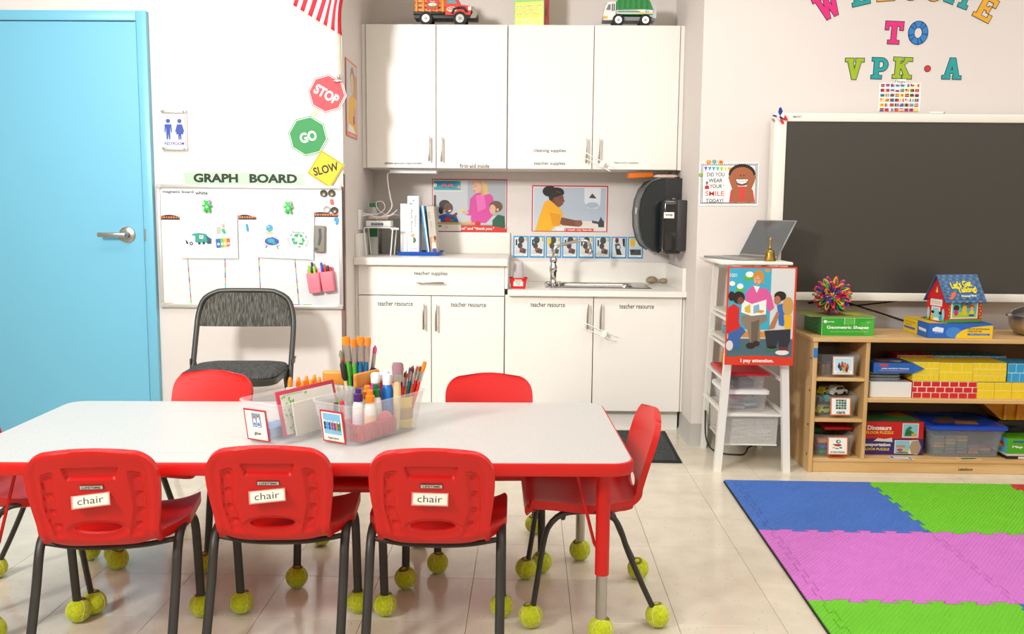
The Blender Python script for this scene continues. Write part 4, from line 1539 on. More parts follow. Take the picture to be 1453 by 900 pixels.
# house shaped box
hr = E('house_box', "house-shaped Let's Get Talking prompt box with a blue shingle roof", 'box', (1.985, SY+.13, zt+.0685), R(15))
hw, hd, hh, hp = .098, .062, .110, .104
mb = MB()
mb.box(-hw, hw, -hd, hd, 0, hh, C('#d21a20', .4))
mb.add([(-hw, -hd, hh), (-hw, hd, hh), (-hw, 0, hh+hp-.006), (hw, -hd, hh), (hw, hd, hh), (hw, 0, hh+hp-.006)], [(0, 2, 1), (3, 4, 5), (0, 3, 5, 2), (1, 2, 5, 4)], C('#d21a20', .4))
body = mb.build('house_walls', hr, smooth=0)
mb = MB()
ov = .012
sl = hp/hd
for s in (-1, 1):
    e0, e1 = (s*(hd+ov), hh-ov*sl), (0, hh+hp)
    n = Vector((0, s*sl, 1)).normalized()*.003
    mb.add([(-hw-ov, e0[0], e0[1]), (hw+ov, e0[0], e0[1]), (hw+ov, 0, e1[1]), (-hw-ov, 0, e1[1])]+[(x, y+n.y, z+n.z) for x, y, z in ((-hw-ov, e0[0], e0[1]), (hw+ov, e0[0], e0[1]), (hw+ov, 0, e1[1]), (-hw-ov, 0, e1[1]))], [(0, 1, 2, 3), (4, 5, 6, 7), (0, 1, 5, 4), (1, 2, 6, 5), (2, 3, 7, 6), (3, 0, 4, 7)], C('#3f6288', .5))
roof = mb.build('roof', hr, smooth=0)
sll = math.hypot(hd+ov, hp+ov*sl)
it = [('r', '#456a94', 0, 0, 480, 250)]
for j in range(9):
    for i in range(13):
        it.append(('e', ('#5b87ac', '#37567c')[(i*3+j) % 2], i*40+(20 if j % 2 else 0), 14+j*29, 17, 8))
it = [q for q in it if q[0] == 'r' or 17 <= q[2] <= 463]
it += [('t', '#f4e11c', "Let's Get", 240, 90, 250, 60, {'b': .04, 'rot': .1}), ('t', '#f4e11c', 'Talking!', 290, 145, 230, 60, {'b': .04, 'rot': .06}), ('t', '#f2f2f2', 'Prompt Box', 290, 196, 180, 26, {'b': .03, 'rot': .04}), ('p', '#e8641c', [(45, 215), (95, 190), (85, 165), (150, 160), (135, 185), (80, 225)])]
t = prints(roof, 2*(hw+ov), sll, (0, 0, 480, 250), it, name='shingles', step=.00006)
t.location = (-hw-ov, -hd-ov-.0026, hh-ov*sl+.0016)
t.rotation_euler = (-(PI/2-math.atan2(hp, hd)), 0, 0)
fr = (455, 340, 890, 590)
t = prints(body, 2*hw, hh, fr, [('r', '#d81e22', 455, 340, 890, 590), ('r', '#5a9a3a', 455, 560, 890, 590), ('r', '#f2f2ec', 515, 340, 838, 552), ('r', '#4fc0ae', 535, 350, 825, 540), ('r', '#2d7d74', 630, 360, 760, 440), ('p', '#a5d23a', [(535, 500), (600, 480), (825, 500), (825, 540), (535, 540)]), ('e', '#3a2018', 580, 440, 34, 32), ('e', '#d6307a', 580, 490, 26, 32), ('e', '#2a1712', 678, 382, 32, 30), ('e', '#b9733c', 672, 400, 18, 22), ('p', '#f0c31c', [(655, 420), (700, 420), (705, 520), (640, 510)]), ('e', '#e0241c', 765, 432, 32, 26), ('e', '#f0b088', 765, 448, 22, 20), ('e', '#f0d21c', 765, 488, 28, 24), ('e', '#2a54b0', 765, 518, 36, 12)] + [('e', '#7ac21c', 492+(i % 2)*10, 390+i*32, 11, 9) for i in range(6)] + [('e', '#7ac21c', 858+(i % 2)*10, 380+i*32, 11, 9) for i in range(6)], name='front_print')
t.location = (-hw, -hd, 0)
t = prints(body, 2*hd, hh+hp, (0, 0, 150, 480), [('r', '#d81e22', 0, 236, 150, 480), ('r', '#8a2a1c', 0, 245, 150, 262), ('p', '#274a6e', [(60, 190), (75, 80), (90, 190)]), ('p', '#f0c81c', [(65, 180), (75, 110), (85, 180)]), ('r', '#dbe6ee', 28, 250, 122, 320), ('t', '#e0b81c', 'SCHOOL', 75, 285, 80, 34, {'b': .03}), ('r', '#f2f2ec', 40, 330, 110, 472), ('r', '#8fd0dc', 48, 340, 102, 440), ('e', '#8fd8ea', 16, 400, 11, 60), ('e', '#8fd8ea', 134, 400, 11, 60), ('e', '#33201a', 52, 386, 12, 16), ('e', '#c7d22a', 48, 440, 12, 34), ('e', '#33201a', 112, 390, 13, 18), ('e', '#3fa8c8', 116, 440, 14, 34), ('e', '#4fb82a', 10, 465, 14, 12), ('e', '#4fb82a', 136, 468, 16, 10)], name='gable_print')
t.rotation_euler = (0, 0, -PI/2)
t.location = (-hw, hd, 0)
# steel pot at the right edge
r = E('steel_pot', 'round brushed steel pot with lid at the right edge of the shelf top', 'pot', (2.375, SY+.17, zt))
MB().lathe([(.05, 0), (.075, .008), (.098, .04), (.105, .085), (.106, .092)], STEEL, n=30).build('pot_body', r)
MB().lathe([(.106, .092), (.108, .096), (.09, .115), (.05, .132), (.001, .138)], STEEL, n=30).build('lid', r)
MB().box(-.125, -.1, -.012, .012, .088, .1, STEEL, .003).build('side_handle', r)
# taped paper at the box side
o = MB().box(0, .055, 0, .03, 0, .0012, C('#cfc4ae', .6)).build('paper_scrap', None, (1.606, SY+.045, zt), (0, 0, .2), smooth=0)
tag(o, 'small torn paper scrap beside the green box', 'paper')

# ================================================================ LADDER STAND
SWHT = C('#eeebe2', .35, bump=(200, .04, .0004), name='white_painted_wood')
r = E('ladder_stand', 'white ladder-shaped side stand holding the laptop', 'stand', (1.03, 4.25, 0))
def sl_(x0, y0, z0, x1, y1, z1, w, d_, name):
    mb = MB()
    v0, v1 = Vector((x0, y0, z0)), Vector((x1, y1, z1))
    vs = [(p.x+a*w/2, p.y+b*d_/2, p.z) for p in (v0, v1) for a, b in ((-1, -1), (1, -1), (1, 1), (-1, 1))]
    mb.add(vs, [(0, 3, 2, 1), (4, 5, 6, 7), (0, 1, 5, 4), (1, 2, 6, 5), (2, 3, 7, 6), (3, 0, 4, 7)], SWHT)
    return mb.build(name, r, smooth=0)
for s, xb, xt in ((-1, -.145, -.098), (1, .172, .108)):
    sl_(xb, -.195, 0, xt, -.235, .958, .033, .03, 'front_leg')
    sl_(-.128 if s < 0 else .155, .222, 0, xt, .205, .958, .025, .03, 'rear_leg')
mb = MB().box(-.175, .145, -.262, .225, .958, .972, SWHT, .004)
mb.build('top_board', r)
mb = MB()
for z, hw_ in ((.72, .108), (.60, .115), (.27, .13)):
    MB().box(-hw_+.005, hw_+.005+.012, -.2, .2, z-.012, z, SWHT, .003).build('shelf', r)
for s in (-1, 1):
    for z in (.72, .6, .45, .3):
        x = s*(.15-.05*z/.96)+(.006 if s > 0 else -.0)
        MB().box(x-.008, x+.008, -.2, .2, z-.025, z-.012, SWHT).build('side_rail', r, smooth=0)
# mesh drawer hanging below the lower shelf
WM = mesh_mat('white_wire_mesh', '#dcd8cf', 250, .62)
dr = E('mesh_drawer', 'white wire mesh drawer at the bottom of the ladder stand', 'drawer', (1.04, 4.245, .118))
mb = MB()
a, b, h = .118, .17, .135
mb.add([(-a, -b, 0), (a, -b, 0), (a, b, 0), (-a, b, 0), (-a-.004, -b, h), (a+.004, -b, h), (a+.004, b, h), (-a-.004, b, h)], [(0, 1, 5, 4), (1, 2, 6, 5), (2, 3, 7, 6), (3, 0, 4, 7), (3, 2, 1, 0)], WM)
mb.build('mesh_basket', dr, smooth=0)
mb = MB()
for z, k in ((.002, 0), (h, .004)):
    mb.tube([(-a-k, -b, z), (a+k, -b, z), (a+k, b, z), (-a-k, b, z)], .004, SWHT, 8, closed=True)
mb.build('rim', dr)
rd = random.Random(5)
for i in range(9):
    x, y = rd.uniform(-.08, .08), rd.uniform(-.13, .1)
    mb = MB()
    q = [(x, y, .008+i*.004)]
    for k in range(14):
        q.append((max(-.1, min(.1, q[-1][0]+rd.uniform(-.07, .07))), max(-.14, min(.14, q[-1][1]+rd.uniform(-.05, .05))), .010+i*.005+rd.uniform(0, .03)))
    mb.tube([tuple(p) for p in catmull(q, 50)], .003, C(('#e9e7e2', '#d5d2cb', '#bcbab4')[i % 3], .5), 6)
    o = mb.build('white_cable', None, (1.04, 4.245, .118))
    tag(o, 'tangled pale cable in the white mesh drawer', 'cable', 'cables in the mesh drawer')
# clear box with white lid
r = E('lidded_box', 'clear plastic box with a white lid on the lower stand shelf', 'storage box', (1.015, 4.22, .271))
MB().loft([(.0005, .085, .13, .015), (.003, .088, .133, .018), (.088, .098, .143, .02), (.088, .094, .139, .02), (.005, .084, .13, .016)], clear('#e6e6e4', .1, .15), 4).build('tub', r)
MB().loft([(.086, .104, .149, .02), (.087, .106, .151, .02), (.1, .106, .151, .02), (.105, .1, .145, .02)], WHITE, 4).build('lid', r)
for i, (x, y, c) in enumerate(((-.03, -.06, '#b9a9b4'), (.03, -.05, '#9ab0bb'), (0, .04, '#c9b9a4'), (-.02, 0, '#d58a8a'), (.04, .05, '#8aa0a8'))):
    o = MB().box(-.035, .035, -.03, .03, 0, .012, C(c, .5), .003).build('card_pack', None, (1.015+x, 4.22+y, .2765+.0125*i), (0, 0, i*.5))
    tag(o, 'small pastel packet in the white-lidded clear box, %s' % ('pinkish grey', 'pale blue', 'beige', 'salmon', 'grey blue')[i], 'packet', 'packets in the white-lidded box')
r = E('lidded_box', 'clear plastic box with a red lid on top of the white-lidded box', 'storage box', (1.01, 4.22, .3772))
MB().loft([(.0005, .082, .127, .015), (.003, .085, .13, .018), (.07, .095, .14, .02), (.07, .091, .136, .02), (.005, .081, .127, .016)], clear('#e6e6e4', .1, .15), 4).build('tub', r)
MB().loft([(.068, .106, .151, .01), (.069, .108, .153, .01), (.077, .108, .153, .01), (.082, .102, .147, .01), (.082, .085, .13, .01), (.08, .083, .128, .01)], C('#cf1420', .4), 3).build('lid', r)
o = MB().box(-.05, .05, -.08, .08, 0, .03, C('#4a4046', .6, var=.2), .008).build('dark_pouch', None, (1.01, 4.2, .3835))
tag(o, 'dark fabric pouch inside the red-lidded clear box', 'pouch')
o = MB().lathe([(.018, 0), (.02, .004), (.02, .05), (.012, .06), (.012, .07)], C('#c8902a', .4), n=14).build('amber_bottle', None, (.965, 4.33, .46))
tag(o, 'small amber bottle standing on the red lid', 'bottle')
for i in range(4):
    o = MB().box(-.1, .1, -.16, .16, 0, .006, C(('#e9e4d8', '#d9d4c6', '#efece2', '#dcd6c8')[i], .6)).build('paper_stack', None, (1.03-.03+.004*i, 4.22, (.601 if i < 2 else .721)+.0065*(i % 2)), (0, 0, (.02, -.03, .03, .0)[i]), smooth=0)
    tag(o, ('lower paper stack on the third stand shelf', 'upper paper stack on the third stand shelf', 'lower paper stack on the shelf under the laptop', 'upper paper stack on the shelf under the laptop')[i], 'paper')
o = MB().box(-.06, .06, -.1, .1, 0, .035, C('#3a9ab4', .5), .002, 1).build('teal_box', None, (1.0, 4.2, .615))
tag(o, 'teal box on the papers of the third stand shelf', 'box')
# laptop
r = E('laptop', 'open silver laptop on top of the white ladder stand', 'laptop', (1.0, 4.25, .9725), R(-68))
LG = C('#9b9a97', .35, .5, name='laptop_grey')
mb = MB().box(-.15, .15, -.105, .105, 0, .010, LG, .004)
mb.build('base', r)
mb = MB()
for j in range(5):
    for i in range(13):
        mb.box(-.13+i*.02, -.113+i*.02, -.01+j*.019, .007+j*.019, .0098, .0112, C('#77756f', .5))
o = mb.build('keyboard', r, smooth=0)
o['kind'] = 'stuff'
mb = MB().box(-.045, .045, -.095, -.03, .0098, .0106, C('#8a8885', .3))
mb.build('touchpad', r, smooth=0)
lid_ = MB().box(-.15, .15, -.003, .003, 0, .2, LG, .002, 1).build('lid', r, (0, .1, .009), (R(-30), 0, 0))
MB().box(-.143, .143, -.0042, -.003, .01, .193, C('#55585a', .12)).build('display', lid_, smooth=0)
# handbell
r = E('hand_bell', 'small ornate brass hand bell beside the laptop', 'bell', (1.093, 4.075, .9725))
BR = C('#93783a', .3, 1, bump=(160, .5, .002), name='old_brass')
MB().lathe([(.026, 0), (.028, .003), (.024, .012), (.021, .03), (.019, .042), (.012, .052), (.004, .056)], BR, n=22).build('bell_cup', r)
MB().lathe([(.004, .054), (.007, .058), (.004, .064), (.006, .072), (.0045, .078), (.007, .092), (.0065, .1), (.001, .108)], C('#b0924a', .3, 1), n=14).build('bell_handle', r)
# hanging poster "I pay attention."
pr = E('classroom_poster', 'red-framed I pay attention poster hung on the ladder stand', 'poster', (.882, 3.968, .512))
pw, ph = .305, .44
MB().box(0, pw, 0, .003, 0, ph, C('#d9361c', .3), .001, 1).build('card', pr, smooth=0)
F = (160, 298, 543, 835)
it = [('r', '#dd3a1c', 160, 298, 543, 835), ('r', '#c9ccc8', 170, 306, 533, 790), ('r', '#d4d6d2', 400, 306, 533, 680), ('r', '#3aa9c4', 170, 306, 403, 640), ('r', '#4a6a70', 170, 690, 533, 790), ('p', '#dd3a1c', [(160, 795), (250, 785), (350, 782), (450, 786), (543, 796), (543, 835), (160, 835)]), ('e', '#58b42e', 278, 358, 28, 16), ('e', '#eeeeea', 282, 340, 22, 16), ('e', '#58b42e', 232, 420, 24, 12), ('e', '#eeeeea', 232, 404, 18, 15), ('e', '#eeeeea', 188, 390, 16, 13), ('e', '#e0902a', 380, 318, 14, 8), ('t', '#eef2f0', '1001', 193, 345, 38, 20), ('r', '#d98a2c', 255, 650, 380, 682),
      ('p', '#d65a9a', [(262, 440), (300, 400), (330, 412), (380, 415), (405, 450), (425, 520), (395, 545), (370, 480), (360, 560), (270, 560), (268, 500)]), ('p', '#f0ece4', [(305, 400), (340, 405), (325, 440)]), ('e', '#c98a3c', 332, 352, 32, 36), ('e', '#d9a47c', 326, 368, 20, 28), ('p', '#c98a3c', [(300, 365), (318, 335), (352, 340), (365, 395), (350, 380), (330, 345)]), ('e', '#3a2a22', 318, 366, 3, 1.8), ('e', '#3a2a22', 333, 367, 3, 1.8), ('p', '#b97c5c', [(322, 368), (327, 380), (320, 380)]), ('e', '#a84a42', 324, 388, 7, 2.4),
      ('p', '#8a7a68', [(245, 565), (300, 555), (385, 560), (385, 590), (350, 610), (355, 700), (300, 720), (280, 640), (245, 600)]), ('p', '#6a5c4e', [(300, 600), (345, 585), (340, 700), (305, 710)]), ('e', '#33221a', 302, 728, 26, 18), ('e', '#33221a', 332, 716, 20, 16),
      ('p', '#f2eee2', [(246, 475), (300, 500), (380, 475), (380, 555), (300, 565), (242, 545)]), ('p', '#d8b23a', [(260, 520), (290, 500), (295, 550), (265, 545)]), ('p', '#7ab0c8', [(310, 510), (340, 500), (345, 545), (310, 552)]), ('e', '#e0902a', 350, 540, 20, 8),
      ('e', '#2a1a14', 226, 466, 34, 34), ('e', '#2a1a14', 186, 458, 18, 26), ('e', '#7a4a34', 236, 482, 18, 20), ('e', '#241813', 245, 477, 2.4, 2), ('p', '#6a3c2a', [(252, 480), (258, 488), (251, 490)]), ('e', '#8a4238', 247, 495, 4, 1.6), ('e', '#6a3e2c', 222, 486, 5, 8), ('p', '#cf2420', [(170, 520), (200, 500), (232, 520), (232, 600), (245, 630), (180, 668), (168, 660)]), ('p', '#3c62a0', [(175, 660), (250, 625), (272, 650), (240, 690), (215, 740), (175, 745)]), ('e', '#d8d4d4', 184, 728, 20, 28), ('e', '#2a6aa8', 232, 732, 9, 20),
      ('e', '#241813', 455, 455, 33, 26), ('e', '#b0764e', 440, 478, 18, 24), ('e', '#241813', 432, 472, 2.5, 2), ('p', '#9c6440', [(421, 480), (427, 472), (427, 485)]), ('e', '#8a4238', 429, 493, 4, 1.6), ('e', '#9c6440', 456, 482, 5, 7), ('p', '#3468b4', [(440, 505), (470, 495), (488, 560), (480, 620), (455, 612)]), ('p', '#b0764e', [(440, 540), (455, 550), (430, 630), (400, 638), (398, 630)]), ('e', '#c79a52', 500, 510, 30, 50), ('p', '#e8b21c', [(478, 555), (522, 560), (522, 630), (490, 640)]), ('p', '#2a2d36', [(375, 645), (520, 635), (520, 700), (505, 740), (460, 740), (455, 690), (440, 740), (395, 742)]), ('e', '#3a8a2a', 420, 745, 30, 6), ('e', '#241a1a', 422, 735, 26, 10), ('e', '#e6e2de', 478, 764, 38, 14), ('r', '#7a2a2a', 460, 735, 512, 752),
      ('t', '#f6f2ec', 'I pay attention.', 341, 812, 185, 26, {'b': .03})]
prints(pr, pw, ph, F, it, y=-.0003, name='photo_print')
# ================================================================ BINS ON THE TABLE
ZT = .5308
BINC = clear('#f2f3f4', .12, .15)
def table_bin(loc, rz, label, pic, lx):
    r = E('clear_bin', label, 'bin', (loc[0], loc[1], ZT), rz, 'clear supply bins on the table')
    w, l, h = .089, .162, .119
    mb = MB()
    mb.loft([(.0005, w*.74, l*.87, .02), (.004, w*.76, l*.89, .028), (h*.62, w*.86, l*.94, .028), (h*.64, w*.89, l*.955, .028), (h-.008, w*.93, l*.975, .028), (h-.004, w, l, .03), (h, w, l, .03), (h, w*.95, l*.975, .028), (h*.62, w*.84, l*.925, .027), (.006, w*.735, l*.87, .025)], BINC, 6)
    mb.build('tub', r)
    c = MB().box(-.041, .041, -.001, 0, -.047, .047, C('#c22433', .35)).build('picture_label', r, (lx, -l*.93-.004, h*.44), (R(9), 0, R(4)), smooth=0)
    p = prints(c, .082, .094, (0, 0, 100, 100), pic)
    p.location = (-.041, -.001, -.047)
    return r
glue = [('r', '#f4eedd', 6, 5, 94, 95), ('r', '#8a94a6', 34, 12, 74, 56), ('p', '#eef0f2', [(40, 52), (40, 34), (45, 24), (50, 34), (50, 52)]), ('p', '#eef0f2', [(56, 54), (56, 32), (62, 20), (68, 32), (68, 54)]), ('e', '#2b7fd6', 45, 46, 4, 5), ('e', '#2b7fd6', 62, 46, 5, 6), ('e', '#c0392b', 45, 25, 2, 3), ('e', '#c0392b', 62, 21, 2, 3), ('t', '#222222', 'glue', 52, 76, 30, 13, {'b': .01})]
fp = [('r', '#f4eedd', 6, 5, 94, 95), ('r', '#7fbfe0', 12, 9, 88, 74)]
for i, (x, c) in enumerate(((17, '#222222'), (27, '#3a9ad8'), (38, '#2a4aa8'), (50, '#c8321e'), (62, '#5a2a8a'), (70, '#e8761c'), (81, '#1f8a3a'))):
    fp += [('r', c, x-4, 36, x+4, 48), ('r', '#f0ede6', x-3, 30, x+3, 36), ('e', c, x, 54, 4, 6)]
fp += [('t', '#222222', 'fingerpaints', 50, 85, 48, 9, {'b': .012})]
B1L, B1R, B2L, B2R = (-.6645, 2.561), R(-30), (-.454, 2.556), R(-32.5)
table_bin(B1L, B1R, 'clear supply bin labelled glue, left of the two on the table', glue, -.012)
table_bin(B2L, B2R, 'clear supply bin labelled fingerpaints, right of the two on the table', fp, .0)
def bl(L, rz, x, y, z=0.):
    return (L[0]+x*math.cos(rz)-y*math.sin(rz), L[1]+x*math.sin(rz)+y*math.cos(rz), ZT+z)
def bottle(loc, label, body, cap, r=.017, hb=.075, hc=.03, band=None, group='small paint bottles in the fingerpaint bin', cat='bottle', ridged=True):
    o = E('paint_bottle', label, cat, loc, random.uniform(0, 6), group)
    MB().lathe([(r*.9, 0), (r, .003), (r, hb*.78), (r*.8, hb*.92), (r*.55, hb)], C(body, .35), n=18).build('bottle_body', o)
    if band:
        MB().lathe([(r+.0004, hb*.2), (r+.0004, hb*.62)], C(band, .5), n=18, cap0=False, cap1=False).build('wrap_label', o)
    pr = [(r*.8, hb-.004), (r*.8, hb+hc*.5), (r*.55, hb+hc*.58), (r*.55, hb+hc*.92), (r*.4, hb+hc)] if ridged else [(r*.75, hb-.004), (r*.78, hb+hc*.8), (r*.6, hb+hc)]
    MB().lathe(pr, C(cap, .35), n=16).build('cap', o)
    return o
B = lambda x, y, z=.0: bl(B2L, B2R, x, y, z)
wb = '#f0ece4'
bottle(B(.003, -.056, .014), 'white paint bottle with a purple cap in the fingerpaint bin', wb, '#4a2470', .0165, .098, .034, band='#e6e2ea')
bottle(B(.003, -.018, .014), 'white paint bottle with an orange cap behind the purple-capped one', wb, '#ee8412', .0165, .1, .034, band='#e8d8d0')
bottle(B(.041, -.048, .014), 'white paint bottle with an orange cap nearest the bin side', wb, '#ee8412', .0165, .096, .034, band='#f0c8a8')
bottle(B(.006, .0155, .014), 'white paint bottle with a dark green cap in the fingerpaint bin', wb, '#0f6e34', .0165, .1, .034, band='#dfe8da')
for (x, y, b, c, nm) in ((-.034, .058, '#e0309a', '#f2eef0', 'pink'), (-.034, .10, '#ea5a12', '#f2eef0', 'orange'), (.012, .059, '#1d74c8', '#f2eef0', 'blue')):
    bottle(B(x, y, .008), '%s paint bottle with a white screw cap in the fingerpaint bin' % nm, b, c, .0185, .136, .026, group='tall paint bottles in the fingerpaint bin', ridged=False)
for (x, y, c, nm) in ((-.052, -.072, '#3fae2a', 'green'), (-.034, -.108, '#26221f', 'black'), (-.034, -.084, '#e0305a', 'hot pink')):
    bottle(B(x, y, .007), 'tiny %s glitter tube at the near end of the fingerpaint bin' % nm, c, c, .009, .078, .024, group='tiny tubes at the near end of the bin', ridged=False)
# red slotted basket lying in the bin
r = E('slotted_basket', 'translucent red slotted basket inside the fingerpaint bin', 'basket', B(.022, -.04, .007), B2R)
RB = clear('#e2323a', .55, .3)
mb = MB()
w, l, h = .041, .075, .05
mb.loft([(0, w*.9, l*.95, .012), (.003, w*.92, l*.96, .012), (.003, w*.86, l*.93, .012)], RB, 4)
mb.build('floor_plate', r)
mb = MB().loft([(h-.008, w, l, .014), (h, w+.003, l+.003, .014), (h, w-.001, l-.001, .014), (h-.008, w-.002, l-.002, .014)], RB, 4, cap0=False, cap1=False)
mb.build('rim', r)
slat = MB().box(-.0012, .0012, -.0032, .0032, .002, h-.006, RB).build('slat', r, (w*.97, -l*.9, 0))
for i in range(1, 17):
    s = slat.copy(); COL.objects.link(s); s.location = (w*.97, -l*.9+i*l*1.8/16, 0)
for i in range(17):
    s = slat.copy(); COL.objects.link(s); s.location = (-w*.97, -l*.9+i*l*1.8/16, 0)
for e in (-1, 1):
    for i in range(7):
        s = slat.copy(); COL.objects.link(s); s.location = (-w*.85+i*w*1.7/6, e*l*.97, 0); s.rotation_euler = (0, 0, PI/2)
o = MB()
o.M = Matrix.Rotation(PI/2, 4, 'Y')
o.lathe([(.029, 0), (.031, .002), (.031, .01), (.028, .012)], C('#e0566a', .4), n=22)
tag(o.build('toy_disc', None, B(.046, .001, .0445), (0, 0, B2R)), 'pink plastic disc standing on edge in the red slotted basket', 'disc')
# wooden brush blocks
HW = wood_mat('honey_wood', '#c87a22', '#e39a3a', 'X', .4)
for L, rz, x, y, z, lab in ((B1L, B1R, -.035, .190, .108, 'rounded honey wood block behind the glue bin'), (B2L, B2R, -.0625, .05, .148, 'rounded honey wood block in the fingerpaint bin')):
    r = E('wooden_brush', lab, 'brush', bl(L, rz, x, y, max(0, z-.1)), rz+PI/2*(1 if L is B2L else .25)+.05)
    k = .055 if L is B2L else .038
    q = .007 if L is B2L else .011
    z1 = .124 if L is B2L else .146
    MB().box(-k, k, -q, q, .08 if L is B2L else .1, z1, HW, q*.8, 3).build('wood_back', r)
    o = MB().box(-k+.008, k-.008, -q+.002, q-.002, .0, .09 if L is B2L else .1, C('#b9a98c', .9, bump=(300, .8, .003)), .002)
    o.build('bristles', r)
# glue bottles
for i, (x, y, z) in enumerate(((-.046, .01, .16), (-.046, .044, .156), (-.0145, .03, .15), (-.046, .078, .154), (-.0145, .064, .148), (-.046, .112, .152), (-.0145, .1, .15))):
    o = E('glue_bottle', '', 'bottle', bl(B1L, B1R, x, y, .007), random.uniform(0, 6))
    tag(o, 'white glue bottle with an orange nozzle, %s from the left in the glue bin' % ('first', 'second', 'third', 'fourth', 'fifth', 'sixth', 'seventh', 'eighth')[i], 'bottle', 'glue bottles in the glue bin')
    t = z-.007
    MB().lathe([(.014, 0), (.0155, .003), (.0155, t-.045), (.012, t-.034), (.007, t-.03)], C('#eeeae2', .4), n=16).build('bottle_body', o)
    MB().lathe([(.0075, t-.032), (.0075, t-.022), (.0062, t-.012), (.0045, t-.003), (.001, t)], C('#f28a12', .35), n=14).build('nozzle', o)
# red framed white board and papers in the glue bin
r = E('lap_board', 'red-framed white board with green scribbles standing in the glue bin', 'board', bl(B1L, B1R, .036, .02, .012), B1R+PI/2-.02, rx=0)
r.rotation_euler = (R(-14), 0, B1R+PI/2)
MB().box(-.12, .118, -.003, .003, 0, .13, C('#c8344e', .4), .002).build('frame', r)
mb = MB().box(-.108, .106, -.0038, -.003, .004, .118, C('#ece9e2', .3))
mb.build('writing_surface', r, smooth=0)
rd = random.Random(2)
it = []
for i in range(26):
    x, y = rd.uniform(2, 22), rd.uniform(5, 95)
    it.append(('e', '#5fce2a', x, y, 1.2, rd.uniform(1.5, 5), rd.uniform(-.5, .5)))
it += [('r', '#5fce2a', 4, 2, 40, 3.5), ('e', '#5fce2a', 46, 6, 2, 3), ('p', '#d9cfc0', [(20, 98), (24, 55), (60, 48), (62, 98)]), ('p', '#cfc3b2', [(62, 98), (60, 46), (97, 40), (97, 98)])]
p = prints(r, .214, .114, (0, 0, 100, 100), it, y=-.0042, name='scribbles')
p.location = (-.108, 0, .004)
o = MB().box(-.08, .05, -.002, .002, 0, .095, C('#e6ded0', .6)).build('envelope', None, bl(B1L, B1R, .056, .01, .013), (R(-10), 0, B1R+PI/2), smooth=0)
tag(o, 'cream envelope in the glue bin in front of the red-framed board', 'envelope')
o = MB().box(-.032, .032, -.045, .045, 0, .03, C('#2f8fd0', .4), .004).build('blue_box', None, bl(B1L, B1R, -.026, -.075, .008), (0, 0, B1R))
tag(o, 'low blue box at the near end of the glue bin', 'box')

# ---- paintbrushes
def brush(base, tip, label, hcol, fcol, bcol, rad, bl_, flat=1., group=None, fl_=.3, taper=.6):
    base, tip = Vector(base), Vector(tip)
    L = (tip-base).length
    r = E('paintbrush', label, 'paintbrush', base, group=group)
    zz = (tip-base).normalized()
    xx = (Vector((1, .15, 0))-zz*zz.dot(Vector((1, .15, 0)))).normalized()
    yy = zz.cross(xx)
    r.rotation_euler = Matrix(((xx.x, yy.x, zz.x), (xx.y, yy.y, zz.y), (xx.z, yy.z, zz.z))).to_euler()
    hl = L-bl_-fl_*L*.5
    fx = ((1, 0, 0), flat)
    MB().tube([(0, 0, 0), (0, 0, hl*.5), (0, 0, hl*.85), (0, 0, hl)], [rad*taper*.6, rad*taper, rad, rad*.8], C(hcol, .3), 10).build('handle', r)
    MB().tube([(0, 0, hl-.002), (0, 0, hl+.01), (0, 0, L-bl_)], [rad*.85, rad*.85, rad*.8], C(fcol, .25, .9), 12, flat=fx).build('ferrule', r)
    MB().tube([(0, 0, L-bl_-.001), (0, 0, L-bl_*.4), (0, 0, L)], [rad*.78, rad*.9, rad*(.75 if flat > 1.3 else .25)], C(bcol, .85, bump=(500, .6, .001)), 12, flat=fx).build('bristles', r)
    return r
# cup of big brushes behind the glue bin
cupc = (-.527, 2.745)
r = E('brush_cup', 'clear cup of big paintbrushes standing behind the bins', 'cup', (cupc[0], cupc[1], ZT))
MB().lathe([(.032, 0), (.034, .002), (.041, .1), (.0395, .1), (.0325, .004), (.001, .004)], clear('#eef0f2', .15, .1), n=22).build('cup_wall', r)
AL = '#cfcdc8'
big = [(-.030, -.012, .262, '#4caf2a', '#f08c1a', .0078, 1.9, 'green-handled big brush with wide orange bristles, leftmost in the cup'),
       (-.024, .014, .20, '#1d54c8', '#6b6a8a', .0075, 1.0, 'blue-handled brush with grey bristles in the cup'),
       (-.008, -.014, .255, '#4caf2a', '#e87f16', .007, 1.4, 'green-handled big brush with orange bristles in the cup'),
       (.0, .014, .262, '#17699a', '#ee8c1c', .007, 1.3, 'teal-handled big brush, tallest of the middle ones in the cup'),
       (.012, -.014, .262, '#17699a', '#e8851a', .0078, 1.5, 'teal-handled big brush with a wide orange head in the cup'),
       (.02, .014, .24, '#a8183a', '#c8742a', .006, 1.0, 'crimson-handled brush half hidden in the cup'),
       (.030, -.010, .26, '#17699a', '#ea8a1e', .0075, 1.4, 'teal-handled big brush at the right of the orange heads'),
       (.046, .012, .232, '#eec41a', '#d85a86', .0075, 1.0, 'yellow-handled brush with pink bristles, at the right of the cup')]
for x, y, h, hc, bc_, rad, flt, lab in big:
    k = .58
    brush((cupc[0]+x*k, cupc[1]+y*k, ZT+.005), (cupc[0]+x*1.15, cupc[1]+y, ZT+h), lab, hc, AL, bc_, rad, .026, flt, 'big brushes in the cup', .38, .75)
r = E('foam_brush', 'black-handled stencil brush with wood end, at the left of the cup', 'paintbrush', (cupc[0]-.036, cupc[1]-.018, ZT+.125), ry=R(-9))
MB().lathe([(.004, -.115), (.0055, -.11), (.0055, 0)], C('#e0c898', .5), n=10).build('wood_end', r)
MB().lathe([(.005, 0), (.0095, .01), (.0095, .05), (.005, .062)], C('#2a2926', .5), n=10).build('handle', r)
